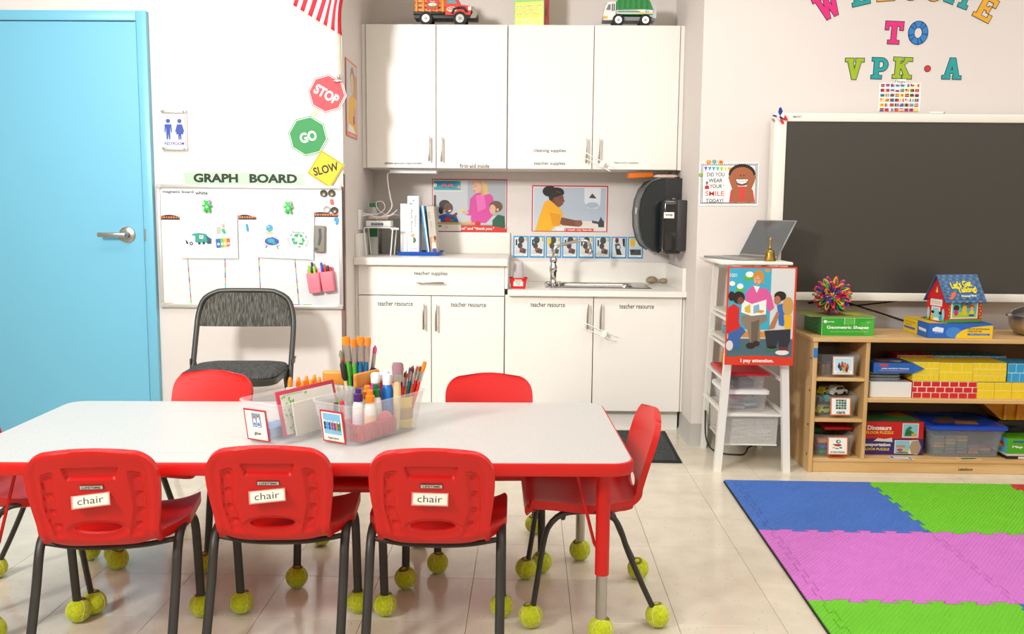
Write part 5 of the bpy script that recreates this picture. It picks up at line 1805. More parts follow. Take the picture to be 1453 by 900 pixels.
MB().lathe([(.0052, .061), (.0052, .067)], C('#d8201c', .4), n=10).build('ring', r)
MB().lathe([(.004, .067), (.0075, .082), (.003, .096)], C('#8a8f6a', .8), n=10).build('bristles', r)
brush((cupc[0]-.004, cupc[1]-.027, ZT+.006), (cupc[0]+.056, cupc[1]-.03, ZT+.168), 'black foam brush leaning out to the right of the cup', '#d8c08a', '#2a2a28', '#1f1f1d', .0065, .035, 2.0, None, .2, .8)
# yellow tub with small brushes in the fingerpaint bin
tubp = B(.026, .106, .008)
r = E('dough_tub', 'yellow dough tub holding small brushes in the fingerpaint bin', 'tub', tubp)
MB().lathe([(.030, 0), (.032, .003), (.036, .085), (.0375, .085), (.0375, .093), (.0355, .093), (.0345, .08), (.0305, .004), (.001, .004)], C('#efcf1a', .4), n=26).build('tub_wall', r)
mb = MB()
mb.lathe([(.0342, .026), (.036, .06)], C('#b58a1c', .5), n=26, cap0=False, cap1=False)
mb.build('wrap_label', r)
rd = random.Random(11)
ORD = 'first second third fourth fifth sixth seventh eighth ninth tenth eleventh twelfth thirteenth fourteenth fifteenth sixteenth seventeenth eighteenth nineteenth twentieth twenty-first twenty-second'.split()
pal = [('#d8201c', 'red'), ('#1f54c8', 'blue'), ('#f0c81c', 'yellow'), ('#e8761c', 'orange'), ('#1c7fae', 'teal'), ('#b01a2a', 'dark red')]
bpal = ['#7a3a1c', '#5a2a1c', '#a85a3c', '#8a7a6a', '#c85a5a', '#3a6ab8', '#b06a2a']
cells = sorted(((c, q) for c in range(8) for q in range(3) if (c, q) not in ((0, 0), (7, 2))), key=lambda t: t[0]*10+t[1])
for i, (c, q) in enumerate(cells):
    ox_, oy_ = (c-3.5)*.0098+(.003 if q == 1 else 0), (q-1)*.014
    hcx = .196-.018*rd.random()-(.01 if c in (3, 4) else 0)
    hc, hn = pal[(i*5+rd.randint(0, 2)) % 6]
    brush((tubp[0]+ox_*.5-.006, tubp[1]+oy_*.55, tubp[2]+.006), (tubp[0]+ox_*1.1+.018, tubp[1]+oy_*1.1, ZT+hcx), 'small %s-handled paintbrush in the yellow tub, %s from the left' % (hn, ORD[i]), hc, AL, bpal[i % 7], .0033, .016, 1., 'small brushes in the yellow tub', .3, .72)
brush((tubp[0]+.019, tubp[1]-.008, tubp[2]+.006), (tubp[0]+.072, tubp[1]-.008, ZT+.205), 'orange-tipped flat brush, tallest at the right of the yellow tub', '#e0301c', AL, '#f08a1c', .005, .03, 1.4, 'small brushes in the yellow tub', .3, .8)
r = brush(B(.052, .054, .01), tuple(Vector(B(.047, .064, .208))), 'wide flat brush with mauve bristles and a pale wood handle', '#ddc693', AL, '#a8808c', .0115, .034, 1.6, None, .2, .95)

# ================================================================ COUNTER ITEMS (left)
ZC1 = .9375
WIREW = C('#eeece6', .35)
r = E('wire_rack', 'small white wire rack under the white router box', 'rack', (-.822, 4.98, ZC1))
for y in (-.07, .07):
    mb = MB()
    mb.tube([tuple(p) for p in catmull([(-.066, y, .003), (-.078, y, .14), (-.076, y, .152), (-.06, y, .155), (.06, y, .155), (.076, y, .152), (.078, y, .14), (.066, y, .003)], 30)], .0035, WIREW, 8)
    mb.build('leg_frame', r)
for i in range(7):
    x = -.066+i*.022
    MB().cyl((x, -.074, .1555), (x, .074, .1555), .0025, m=WIREW, n=6).build('wire', r)
MB().cyl((.06, -.02, .148), (.105, -.02, .148), .006, m=WIREW, n=10).build('rail_end', r)
r = E('router_box', 'white router box with a blue label on the wire rack', 'router', (-.826, 4.98, ZC1+.159))
MB().box(-.068, .068, -.05, .05, 0, .034, C('#e9e7e2', .4), .004).build('case', r)
MB().box(-.068, .068, -.052, .05, -.0008, .0, C('#1f3f86', .5)).build('base_strip', r, smooth=0)
mb = MB().box(-.038, .028, -.0508, -.05, .008, .021, C('#2a3f7a', .4))
put_text(mb, 'NETGEAR', -.005, .0145, .05, .007, C('#cfd6e6', .5), -.0512)
mb.build('label', r, smooth=0)
o = MB().box(-.064, .064, -.003, .003, 0, .205, C('#a9aaa2', .5, var=.05), .002, 1)
o.box(-.064, .064, .003, .125, 0, .205, C('#a2a39b', .5, var=.05), .002, 1)
o = o.build('grey_box', None, (-.79, 5.222, ZC1), (0, 0, 0))
tag(o, 'plain grey box standing behind the wire rack', 'box')
r = E('spray_bottle', 'bottle with a green label by the alcove wall behind the rack', 'bottle', (-.878, 5.1, ZC1))
MB().loft([(0, .022, .018, .008), (.22, .022, .018, .008), (.25, .014, .012, .008), (.268, .011, .011, .008)], C('#cfd2c8', .4)).build('body', r)
MB().box(-.0225, .0225, -.0186, -.018, .1, .21, C('#2f7a4a', .5)).build('label', r, smooth=0)
MB().loft([(.268, .024, .012, .003), (.29, .024, .012, .003)], C('#3f8a52', .4)).build('cap', r)
o = MB().box(-.055, .055, -.02, .02, 0, .02, C('#e2c2b2', .5), .008).build('pink_adapter', None, (-.84, 5.02, ZC1+.197), (0, 0, .2))
tag(o, 'pale pink adapter lying on the router box', 'adapter')
# outlet on side wall
o = MB().box(0, .008, -.06, .06, -.055, .055, WHITE, .003).build('outlet_plate', None, (XL+.0005, 4.93, 1.135))
tag(o, 'white outlet plate on the alcove side wall by the router', 'outlet')
WC = '#e8e6e0'
cable('white cable hanging from the under-cabinet lamp to the router', [(-.79, 5.1, 1.40), (-.797, 5.08, 1.385), (-.79, 5.06, 1.33), (-.775, 5.04, 1.26), (-.765, 5.03, 1.21), (-.79, 5.02, 1.17), (-.83, 5.0, 1.148), (-.85, 4.99, 1.137)], .004, WC)
cable('white cable looped above the router box', [(-.91, 4.935, 1.17), (-.87, 4.97, 1.165), (-.83, 4.99, 1.17), (-.80, 5.0, 1.2), (-.815, 5.01, 1.235), (-.85, 5.02, 1.23), (-.84, 5.02, 1.19), (-.79, 5.02, 1.16), (-.76, 5.03, 1.17), (-.74, 5.06, 1.19)], .003, WC)
cable('white plug cable from the outlet along the router', [(-.915, 4.935, 1.155), (-.88, 4.95, 1.162), (-.84, 4.96, 1.15), (-.78, 4.99, 1.156), (-.755, 5.04, 1.165), (-.735, 5.1, 1.16)], .0035, WC)
# under cabinet light
r = E('under_cabinet_light', 'slim white lamp fixed beneath the left wall cabinet', 'lamp', (-.655, 5.13, UZ0))
MB().box(-.135, .135, -.03, .03, -.026, -.001, C('#e8eaf0', .35), .004).build('housing', r)
MB().box(-.13, .13, -.0305, -.03, -.022, -.006, C('#f4f6fa', .2)).build('diffuser', r, smooth=0)
# blue tray and books
r = E('serving_tray', 'blue plastic tray under the binders on the raised counter', 'tray', (-.612, 5.09, ZC1))
MB().loft([(.0, .112, .098, .02), (.003, .114, .1, .02), (.02, .126, .116, .025), (.022, .128, .118, .025), (.022, .124, .114, .025), (.005, .111, .097, .02)], C('#145fc4', .35), 5).build('tray_body', r)
def binder(name, lab, x0, x1, y0, d_, h, col, items=None, fr=None, tilt=0, cat='binder'):
    r = E(name, lab, cat, (x0, y0, ZC1+.006), ry=tilt)
    w = x1-x0
    mb = MB().box(0, w, 0, d_, 0, h, C(col, .4), .002, 1)
    mb.build('cover', r)
    MB().box(.003, w-.003, .002, d_+.002, .004, h-.004, C('#efeee8', .7)).build('pages', r, smooth=0)
    if items: prints(r, w, h, fr, items, y=-.0002)
    return r
ln = [('r', '#e2e2e0', 8, i*12+6, 92, i*12+8) for i in range(28)]
binder('binder', 'plain white binder at the left end of the tray', -.719, -.679, 5.035, .13, .282, '#efefee', ln, (0, 0, 100, 345))
F2 = (522, 250, 632, 808)
binder('binder', 'thick white Reduce, Reuse, Recycle binder on the tray', -.677, -.6125, 5.02, .14, .325, '#f2f2f0', [('p', '#2c7fb8', [(570, 285), (590, 290), (580, 305)]), ('p', '#2a9a7a', [(540, 318), (575, 322), (568, 332), (542, 328)]), ('t', '#3a4a5a', 'Reduce,', 600, 490, 110, 24, {'rot': -PI/2}), ('t', '#3a4a5a', 'Reuse, Recycle', 562, 490, 215, 24, {'rot': -PI/2}), ('e', '#e8961c', 573, 627, 17, 16), ('e', '#e8d8b8', 573, 627, 7, 6), ('e', '#2a2a2a', 578, 672, 26, 28), ('p', '#e8e8e6', [(552, 672), (560, 650), (578, 645), (578, 700), (560, 694)]), ('e', '#2f8a3a', 590, 672, 10, 22), ('t', '#7a8a96', 'The Complete', 582, 733, 70, 10), ('t', '#7a8a96', 'Curriculum', 582, 752, 66, 10), ('t', '#5ab0d8', 'Early Learning', 582, 776, 70, 9), ('r', '#2a2a2a', 555, 792, 566, 803), ('t', '#555555', 'Publishing', 596, 797, 44, 8)], F2)
binder('book', 'slim blue book leaning beside the thick binder', -.570, -.553, 5.04, .12, .272, '#2f9fd6', [('r', '#eef2f4', 45, 0, 88, 100)], (0, 0, 100, 100), R(-7.5), 'book')
F3 = (690, 345, 790, 805)
binder('book', 'photo-covered book at the right end of the tray', -.548, -.508, 5.035, .13, .268, '#cfc6b8', [('r', '#c2b9aa', 690, 345, 790, 640), ('t', '#7a746a', 'KIDS', 715, 430, 90, 22, {'rot': -PI/2}), ('t', '#8a8478', 'outdoors', 740, 520, 100, 18, {'rot': -PI/2}), ('r', '#b98a62', 690, 640, 790, 805), ('e', '#d9b896', 735, 670, 18, 26), ('p', '#e8e4dc', [(718, 695), (770, 690), (780, 760), (715, 760)]), ('p', '#3c5a98', [(722, 750), (775, 750), (778, 805), (728, 805)]), ('e', '#5a3a28', 770, 650, 14, 22)], F3, R(-5), 'book')
# sink side: cups in red basket, rocks
r = E('small_basket', 'small red plastic basket at the left end of the sink counter', 'basket', (-.052, 4.86, .7725))
MB().loft([(.0, .036, .036, .008), (.003, .038, .038, .008), (.052, .046, .046, .008), (.055, .052, .052, .01), (.058, .052, .052, .01), (.058, .0455, .0455, .008), (.006, .0365, .0365, .008)], C('#e0181c', .35), 3).build('tub', r)
mb = MB().box(-.026, .026, -.001, 0, -.012, .014, C('#f2efe6', .4))
put_text(mb, 'water', 0, .006, .03, .008, INK, -.0014)
put_text(mb, 'cups', 0, -.005, .024, .008, INK, -.0014)
mb.build('word_label', r, (0, -.0435, .026), (R(12), 0, 0), smooth=0)
MB().box(-.02, .02, -.0012, 0, -.004, .005, C('#f0c8c0', .5)).build('slot', r, (0, -.0485, .046), (R(12), 0, 0), smooth=0)
CUP = clear('#f6eeee', .22, .2)
cupm = None
for i in range(8):
    mb = MB().lathe([(.024, 0), (.025, .001), (.032, .085), (.033, .0865), (.032, .0865), (.0245, .003), (.001, .003)], CUP, n=20)
    o = mb.build('plastic_cup', None, (-.052, 4.86, .781+.0105*(7-i)+.087), (PI, 0, 0)) if cupm is None else cupm.copy()
    if cupm is None: cupm = o
    else:
        COL.objects.link(o)
        o.location = (-.052, 4.86, .781+.0072*(7-i)+.087)
    if i == 0: o.location = (-.052, 4.86, .781+.0072*7+.087)
    tag(o, 'clear plastic cup upside down in the red basket, %s from the top' % ('first', 'second', 'third', 'fourth', 'fifth', 'sixth', 'seventh', 'eighth')[i], 'cup', 'stack of clear cups in the red basket')
RK = C('#a8977c', .9, bump=(60, .9, .01), var=.3, name='stone')
for k, (x, s, a) in enumerate(((.73, 1, .3), (.8, .72, -.2))):
    bm = bmesh.new()
    bmesh.ops.create_icosphere(bm, subdivisions=3, radius=1)
    rd = random.Random(k+4)
    off = [Vector((rd.uniform(-1, 1), rd.uniform(-1, 1), rd.uniform(-1, 1))).normalized() for _ in range(9)]
    for q in bm.verts:
        n = q.co.normalized()
        f = 1+sum(.10*max(0, n.dot(o)-.5) for o in off)-sum(.16*max(0, n.dot(-o)-.6) for o in off)
        q.co = Vector((n.x*.036*f, n.y*.026*f, n.z*.021*f))*s
    mn = min(q.co.z for q in bm.verts)
    mb = MB().add([(q.co.x, q.co.y, q.co.z-mn) for q in bm.verts], [[v.index for v in f.verts] for f in bm.faces], RK)
    bm.free()
    tag(mb.build('rock', None, (x, 5.30, .7725), (0, 0, a), smooth=60), ('larger tan rock on the sink counter by the corner', 'smaller grey-brown rock on the sink counter by the corner')[k], 'rock')

# ---- paper towel dispenser on the right alcove wall
r = E('towel_dispenser', 'large black paper towel dispenser on the alcove side wall', 'dispenser', (XR-.0005, 5.12, 1.17))
prof = [(0, .205), (-.075, .207), (-.12, .205), (-.17, .188), (-.205, .15), (-.228, .09), (-.236, .02), (-.232, -.06), (-.215, -.13), (-.19, -.17), (-.15, -.195), (-.118, -.205), (-.1, -.19), (-.07, -.2), (0, -.19)]
SMOKE = C('#1c2426', .16, name='smoked_plastic', coat=.5)
DGREY = C('#2b2a29', .45, name='dispenser_black')
mb = MB().prism(prof, -.13, .13, SMOKE, C('#5a5e60', .3))
mb.build('cover', r, smooth=30)
mb = MB().prism([(0, .206), (-.095, .208), (-.095, -.19), (-.07, -.202), (0, -.192)], -.1325, .1325, DGREY)
mb.build('back_case', r, smooth=0)
for s in (-1, 1):
    mb = MB().tube([(a, s*.131, b) for a, b in prof[2:11]], .006, C('#4a5254', .25), 8)
    mb.build('edge_trim', r)
MB().box(-.2395, -.233, -.035, -.01, .01, .045, C('#d8d8d4', .4)).build('lock_tab', r, smooth=0)
r = E('soap_dispenser', 'narrow black soap dispenser with a soap label, nearest on the alcove wall', 'dispenser', (XR-.0005, 4.865, 1.12))
mb = MB().loft([(-.138, .054, .052, .01), (-.125, .062, .055, .014), (.11, .064, .056, .018), (.13, .058, .054, .018), (.137, .045, .048, .018)], C('#181818', .14, coat=.6), 5, (-.064, 0))
mb.build('case', r)
MB().box(-.05, 0, -.058, .058, -.137, .135, C('#343230', .5), .006).build('back_case', r)
mb = MB().box(-.125, -.07, -.0012, 0, .03, .062, C('#f4f2ec', .4))
put_text(mb, 'soap', -.097, .046, .038, .012, INK, -.0016, 0, .02)
mb.build('word_label', r, (.002, -.0565, .008), smooth=0)
MB().lathe([(.012, 0), (.012, .008), (.004, .012)], C('#8a8a88', .2, 1), (-.064, 0, .137), 12).build('lock_button', r)
MB().box(-.11, -.03, -.045, .03, -.152, -.137, C('#222222', .4), .005).build('push_bar', r)
o = MB().box(-.07, .07, -.035, .035, 0, .03, C('#ef7a10', .5), .006).build('orange_sponge', None, (.625, 5.12, 1.381), (0, R(-3), .1))
tag(o, 'orange sponge lying on top of the towel dispenser', 'sponge')
r = E('tissue_pack', 'pale pink soft pack lying on top of the towel dispenser', 'pack', (.765, 5.1, 1.3795))
MB().loft([(0, .058, .05, .02), (.006, .066, .056, .025), (.014, .066, .056, .025), (.02, .055, .045, .02)], C('#e6c9b8', .5), 5).build('pack_body', r)

# ================================================================ TOYS ON THE WALL CABINETS
ZU = 2.2005
def wheel(par, x, y, z, rad, w, hub, name='wheel'):
    mb = MB().cyl((x, y, z), (x, y+w, z), rad, m=C('#1d1c1b', .7), n=22)
    o = mb.build(name, par)
    MB().cyl((x, y-.002, z), (x, y+.004, z), rad*.6, m=C(hub, .25, .7), n=16).build('hubcap', o)
    MB().cyl((x, y-.004, z), (x, y+.002, z), rad*.22, m=C('#8a8a8a', .3, .7), n=10).build('hub_centre', o)
r = E('toy_truck', 'red toy stake truck with orange bed on the left wall cabinet', 'toy truck', (-.462, 5.13, ZU+.012))
TRR, TRK, TRO = C('#da2a17', .35), C('#2b2c2c', .5), C('#e8851a', .4)
MB().box(-.18, .17, -.05, .05, .028, .05, TRK, .003).build('chassis', r)
mb = MB().box(-.185, -.012, -.062, .062, .05, .062, TRK, .002)
mb.build('bed_floor', r)
mb = MB()
mb.prism([(-.008, .045), (.13, .045), (.14, .085), (.128, .094), (.075, .1), (.05, .148), (-.004, .15), (-.008, .146)], -.062, .062, TRR)
cab = mb.build('cab', r, smooth=0)
MB().prism([(.0, .105), (.056, .103), (.04, .14), (.004, .142)], -.0635, .0635, C('#6f99a0', .2)).build('side_window', cab, smooth=0)
MB().add([(.078, -.055, .102), (.078, .055, .102), (.054, .05, .146), (.054, -.05, .146)], [(0, 1, 2, 3)], C('#7fa6ae', .2)).build('windscreen', cab, smooth=0)
MB().prism([(.128, .03), (.16, .03), (.172, .055), (.15, .09), (.134, .094), (.142, .06)], -.058, .058, C('#8a8578', .35, .5)).build('grille', r, smooth=0)
MB().box(.118, .135, -.0645, .0645, .07, .09, C('#efede8', .3)).build('headlight', r, smooth=0)
mb = MB()
mb.tube([(.03, -.064, .05), (.04, -.064, .075), (.065, -.064, .083), (.095, -.064, .082), (.112, -.064, .06)], .007, TRK, 8)
mb.build('wheel_arch', r)
p = prints(cab, .06, .03, (0, 0, 100, 50), [('e', '#f2e6c8', 50, 25, 48, 23), ('e', '#d42a1a', 50, 20, 40, 13), ('t', '#f4efe0', 'Tonka', 50, 20, 60, 13, {'b': .03})], name='door_badge')
p.location = (-.002, -.0625, .06)
MB().box(-.09, .09, -.0, .0, 0, 0, TRK)
for s in (-1, 1):
    for k, x in enumerate((-.165, -.128, -.09, -.052, -.02)):
        MB().box(x-.007, x+.007, s*.062-.004, s*.062+.004, .06, .138 if k != 2 else .14, TRO, .003).build('stake', r)
    for z in (.072, .096, .12):
        MB().box(-.178, -.008, s*.062-.003 - s*.006, s*.062+.003 - s*.006, z-.008, z+.008, TRO, .003).build('rail', r)
for z in (.072, .096, .12):
    MB().box(-.178, -.172, -.055, .055, z-.008, z+.008, TRO, .002).build('rail', r)
pn = MB().box(-.11, -.045, -.0675, -.066, .072, .122, C('#c8241a', .4)).build('bed_sign', r, smooth=0)
p = prints(pn, .065, .05, (0, 0, 100, 80), [('e', '#2f8a4a', 50, 44, 40, 18), ('e', '#d8e8ec', 50, 38, 36, 13), ('e', '#f0c81c', 54, 42, 14, 9), ('t', '#f2e6d8', 'Tonka', 50, 14, 40, 12, {'b': .02})], name='sign_print')
p.location = (-.11, -.0676, .072)
for y in (-.064, .04):
    wheel(r, -.115, y, .026, .036, .024, '#c9c7c2')
    wheel(r, .073, y, .026, .038, .024, '#c9c7c2')
# construction game box
bx = E('game_box', 'yellow and red CONSTRUCTION box standing on the right wall cabinet', 'box', (-.09, 5.12, ZU), R(-14))
MB().box(0, .168, 0, .12, 0, .26, C('#e9d94a', .4), .002, 1).build('carton', bx, smooth=0)
it = [('r', '#bfe0ea', 0, 0, 100, 62), ('r', '#8fcf7a', 0, 60, 100, 150), ('r', '#f2e04a', 3, 72, 97, 148), ('p', '#e83a6a', [(22, 58), (28, 52), (34, 60)]), ('e', '#2a3a5a', 55, 52, 5, 8), ('e', '#f0b21c', 55, 42, 6, 4), ('p', '#2a6ab8', [(40, 50), (48, 40), (50, 58)]), ('t', '#f5ee9a', 'CONSTRUCTI', 50, 96, 92, 34, {'b': .05}), ('t', '#f5ee9a', 'CONSTRUCTI', 50, 132, 92, 24, {'b': .05}), ('t', '#9ab82a', 'CONSTRUCTI', 50, 97, 90, 30, {'b': -.01})]
prints(bx, .168, .26, (0, 0, 100, 150), it)
t = prints(bx, .12, .26, (0, 0, 100, 150), [('r', '#d8202c', 0, 0, 100, 150), ('t', '#3a1a1a', 'ON', 35, 100, 40, 26, {'b': .05, 'rot': 0}), ('p', '#e85a5a', [(20, 150), (70, 115), (80, 150)])], name='side_print')
t.rotation_euler = (0, 0, PI/2)
t.location = (.168, 0, 0)
# garbage truck
r = E('toy_garbage_truck', 'white and green toy garbage truck on the right wall cabinet', 'toy truck', (.54, 5.12, ZU+.012))
GW, GG, GR = C('#eceae6', .35), C('#138a34', .35), C('#8d9092', .45)
MB().box(-.145, .14, -.045, .045, .02, .042, GR, .003).build('chassis', r)
mb = MB().prism([(-.142, .022), (-.075, .022), (-.075, .118), (-.118, .118), (-.136, .085), (-.142, .06)], -.052, .052, GW)
cab = mb.build('cab', r, smooth=0)
MB().prism([(-.128, .075), (-.104, .075), (-.104, .105), (-.115, .105)], -.0535, .0535, C('#5a6468', .2)).build('side_window', cab, smooth=0)
for x in (-.094, -.084):
    MB().box(x-.003, x+.003, -.0535, -.052, .07, .108, C('#3a4044', .3)).build('vent', cab, smooth=0)
MB().add([(-.1385, -.046, .082), (-.1385, .046, .082), (-.1205, .046, .116), (-.1205, -.046, .116)], [(0, 3, 2, 1)], C('#5a6468', .2)).build('windscreen', cab, smooth=0)
MB().box(-.1425, -.12, -.0535, .0535, .03, .042, C('#e8b21c', .4)).build('indicator', cab, smooth=0)
MB().box(-.104, -.096, -.004, .004, .118, .126, C('#ef7a10', .4), .002).build('beacon', cab)
mb = MB().prism([(-.072, .05), (.125, .05), (.13, .075), (.108, .128), (.04, .134), (-.06, .13), (-.072, .122)], -.054, .054, GG)
bd = mb.build('body', r, smooth=0)
for i in range(6):
    x = -.055+i*.03
    MB().prism([(x-.005, .085), (x+.005, .085), (x+.004, .137), (x-.006, .137)], -.058, .058, C('#0f7a2c', .4)).build('rib', bd, smooth=0)
MB().prism([(-.072, .055), (.126, .055), (.128, .075), (.075, .078), (-.072, .074)], -.0555, .0555, GW).build('side_stripe', bd, smooth=0)
MB().prism([(.108, .045), (.145, .03), (.15, .09), (.13, .11), (.112, .12)], -.05, .05, C('#c9cbcc', .4)).build('tailgate', r, smooth=0)
p = prints(bd, .198, .022, (0, 0, 198, 22), [('r', '#3a7a4a', 4, 8, 130, 14), ('r', '#f0c81c', 120, 12, 190, 18), ('e', '#5ab0d8', 168, 8, 10, 7), ('t', '#2a3a2a', 'WASTE MANAGEMENT', 64, 4, 110, 5), ('e', '#e9e7e2', 170, 7, 5, 4)], name='side_print', y=-.0005)
p.location = (-.072, -.0556, .054)
for y in (-.056, .036):
    wheel(r, -.06, y, .022, .032, .02, '#d6d4cf')
    wheel(r, .088, y, .022, .032, .02, '#d6d4cf')
# ================================================================ THINGS ON THE LEFT WALL
YL = YW-.0005
# restroom sign
r = E('restroom_sign', 'restroom sign with blue man and woman on a clear plate', 'sign', (-1.832, YL, 1.472))
w, h = .128, .205
MB().box(0, w, -.012, -.008, 0, h, clear('#f4f6f8', .35, .1)).build('plate', r, smooth=0)
it = [('r', '#f6f7f8', 6, 22, 74, 126), ('r', '#f6f7f8', 2, 10, 3, 11)]
MAN = '#123a9c'
it += [('e', MAN, 22, 38, 7, 7), ('p', MAN, [(11, 48), (33, 48), (34, 74), (30, 74), (29, 56), (28, 96), (23, 96), (22, 76), (21, 96), (16, 96), (15, 56), (14, 74), (10, 74)]), ('r', '#9a9a98', 39.5, 34, 40.8, 98), ('e', MAN, 58, 38, 7, 7), ('p', MAN, [(50, 48), (66, 48), (73, 72), (69, 74), (66, 62), (70, 80), (63, 80), (63, 97), (59, 97), (58, 82), (57, 97), (53, 97), (53, 80), (46, 80), (50, 62), (47, 74), (43, 72)]), ('t', MAN, 'RESTROOM', 40, 109, 62, 10, {'b': .03})]
prints(r, w, h, (0, 0, 80, 132), it, y=-.0125, name='pictogram')
for z in (h-.012, .012):
    MB().box(.002, w-.002, -.0175, -.0128, z-.008, z+.008, ALU, .002).build('clip_bar', r)
    for x in (.012, w-.012):
        MB().sphere((x, -.0185, z), .006, STEEL, 10, 6, sy=.6).build('screw_cap', r)
MB().box(.01, w-.01, -.008, 0, .01, .02, ALU).build('spacer', r, smooth=0)

# ---- stop / go / slow signs
def octo(R_, a0=PI/8): return [(R_*math.cos(a0+i*PI/4), R_*math.sin(a0+i*PI/4)) for i in range(8)]
def paddle(name, lab, x, z, R_, col, text, tw, th, rot, y=YL):
    r = E(name, lab, 'sign', (x, y, z), ry=-rot)
    MB().prism(octo(R_), -.002, 0, C('#f3f1ee', .6)).build('card', r, smooth=0)
    MB().prism(octo(R_*.965), -.0024, -.0018, C(col, .6)).build('colour_rim', r, smooth=0)
    MB().prism(octo(R_*.92), -.0027, -.002, C('#f3f1ee', .6)).build('white_line', r, smooth=0)
    MB().prism(octo(R_*.89), -.003, -.002, C(col, .6)).build('face', r, smooth=0)
    mb = MB()
    put_text(mb, text, 0, -.004, tw, th, C('#f6f4f2', .6), -.0033, 0, .035)
    mb.build('lettering', r, smooth=0)
    return r
paddle('stop_sign', 'tilted red octagonal STOP sign near the flag', -1.003, 1.757, .098, '#e2434a', 'STOP', .128, .05, R(-29), YL-.0026)
paddle('go_sign', 'green octagonal GO sign between the STOP and SLOW signs', -1.101, 1.55, .104, '#2f8c48', 'GO', .085, .05, R(14), YL-.0026)
o = MB().box(-.011, .011, -.002, 0, -.07, .05, C('#e0c9a0', .6), .0005, 1).build('wooden_stick', None, (-1.068, YL-.0001, 1.655), (0, R(32), 0), smooth=0)
tag(o, 'pale wooden paddle stick between the STOP and GO signs', 'stick')
r = E('slow_sign', 'yellow diamond SLOW sign just above the whiteboard corner', 'sign', (-1.013, YL-.0064, 1.388), ry=R(32))
s = .068
MB().box(-s, s, -.002, 0, -s, s, C('#e8c40e', .55), .0006, 1).build('card', r, smooth=0)
MB().box(-s+.004, s-.004, -.0025, -.0015, -s+.004, s-.004, INK).build('black_line', r, smooth=0)
MB().box(-s+.006, s-.006, -.003, -.002, -s+.006, s-.006, C('#eac710', .55)).build('face', r, smooth=0)
mb = MB()
put_text(mb, 'SLOW', 0, 0, .128, .042, INK, -.0034, R(46), .03)
mb.build('lettering', r, smooth=0)

# ---- flag on a stick
r = E('stick_flag', 'red and white striped flag hanging from a stick at the top', 'flag', (-.937, YW-.03, 1.83))
ox, oz = -.937, 1.83
P0, P1, Q0, Q1 = Vector((-1.155, 2.172)), Vector((-.917, 2.028)), Vector((-1.02, 2.53)), Vector((-.80, 2.42))
FR_, FW_ = C('#dd2338', .7, bump=(600, .2, .0006)), C('#f4f0ec', .7, bump=(600, .2, .0006))
mb = MB()
NA, NB = 39, 14
def fpt(a, b):
    s = a**1.0
    bot = P0.lerp(P1, s)
    top = Q0.lerp(Q1, s)
    p = bot.lerp(top, b)
    # folds gather towards the pole side
    k = max(0, a-.55)/.45
    p.x -= .055*k*math.sin(b*PI*.9)*(1-.3*b)
    y = -.012*math.sin(a*9+b*2)*(.4+b)-.02*k*math.sin(a*22)
    return Vector((p.x-ox, -.01+y, p.y-oz))
V = [[fpt(i/NA, j/NB) for j in range(NB+1)] for i in range(NA+1)]
for st in range(13):
    vs, fs = [], []
    for i in range(st*3, st*3+4):
        for j in range(NB+1): vs.append(tuple(V[i][j]))
    for i in range(3):
        for j in range(NB):
            a = i*(NB+1)+j
            fs.append((a, a+NB+1, a+NB+2, a+1))
    mb = MB().add(vs, fs, FR_ if st % 2 == 0 else FW_)
    o = mb.build('stripe', r, smooth=80)
    sm = o.modifiers.new('thick', 'SOLIDIFY')
    sm.thickness = .0008
MB().cyl((-.001, .012, .018), (-.012, .004, .72), .0035, m=C('#dcc79a', .5), n=8).build('pole', r)
MB().lathe([(.0001, 0), (.008, .006), (.001, .03)], C('#c9a13a', .3, .8), (-.012, .004, .72), 8).build('finial', r)
mb = MB()
mb.sphere((-.004, .014, .006), .011, CHROME, 12, 8)
mb.box(-.03, .012, .008, .026, -.018, -.012, CHROME, .001)
mb.build('clip', r)

# ---- green strip with GRAPH BOARD
r = E('title_strip', 'light green lined strip reading GRAPH BOARD above the whiteboard', 'banner', (-1.735, YL, 1.309))
w, h = .612, .058
MB().prism([(0, h), (.2, h+.002), (w, h-.002), (w-.004, 0), (.012, 0)], -.0008, 0, C('#b6e2b4', .5)).build('paper', r, smooth=0)
it = [('r', '#9ed0a0', 2, 3+i*4, 98, 3.5+i*4) for i in range(4)]
prints(r, w, h, (0, 0, 100, 19), it, y=-.0009, name='ruled_lines')
SLABS = {}


def arc(cx, cy, rx, ry, rx2, ry2, a0, a1, n=14):
    out = []
    for i in range(n):
        t0, t1 = R(a0+(a1-a0)*i/n), R(a0+(a1-a0)*(i+1)/n)
        out.append([(cx+rx*math.cos(t0), cy+ry*math.sin(t0)), (cx+rx*math.cos(t1), cy+ry*math.sin(t1)), (cx+rx2*math.cos(t1), cy+ry2*math.sin(t1)), (cx+rx2*math.cos(t0), cy+ry2*math.sin(t0))])
    return out


def rc(x0, y0, x1, y1): return [(x0, y0), (x1, y0), (x1, y1), (x0, y1)]


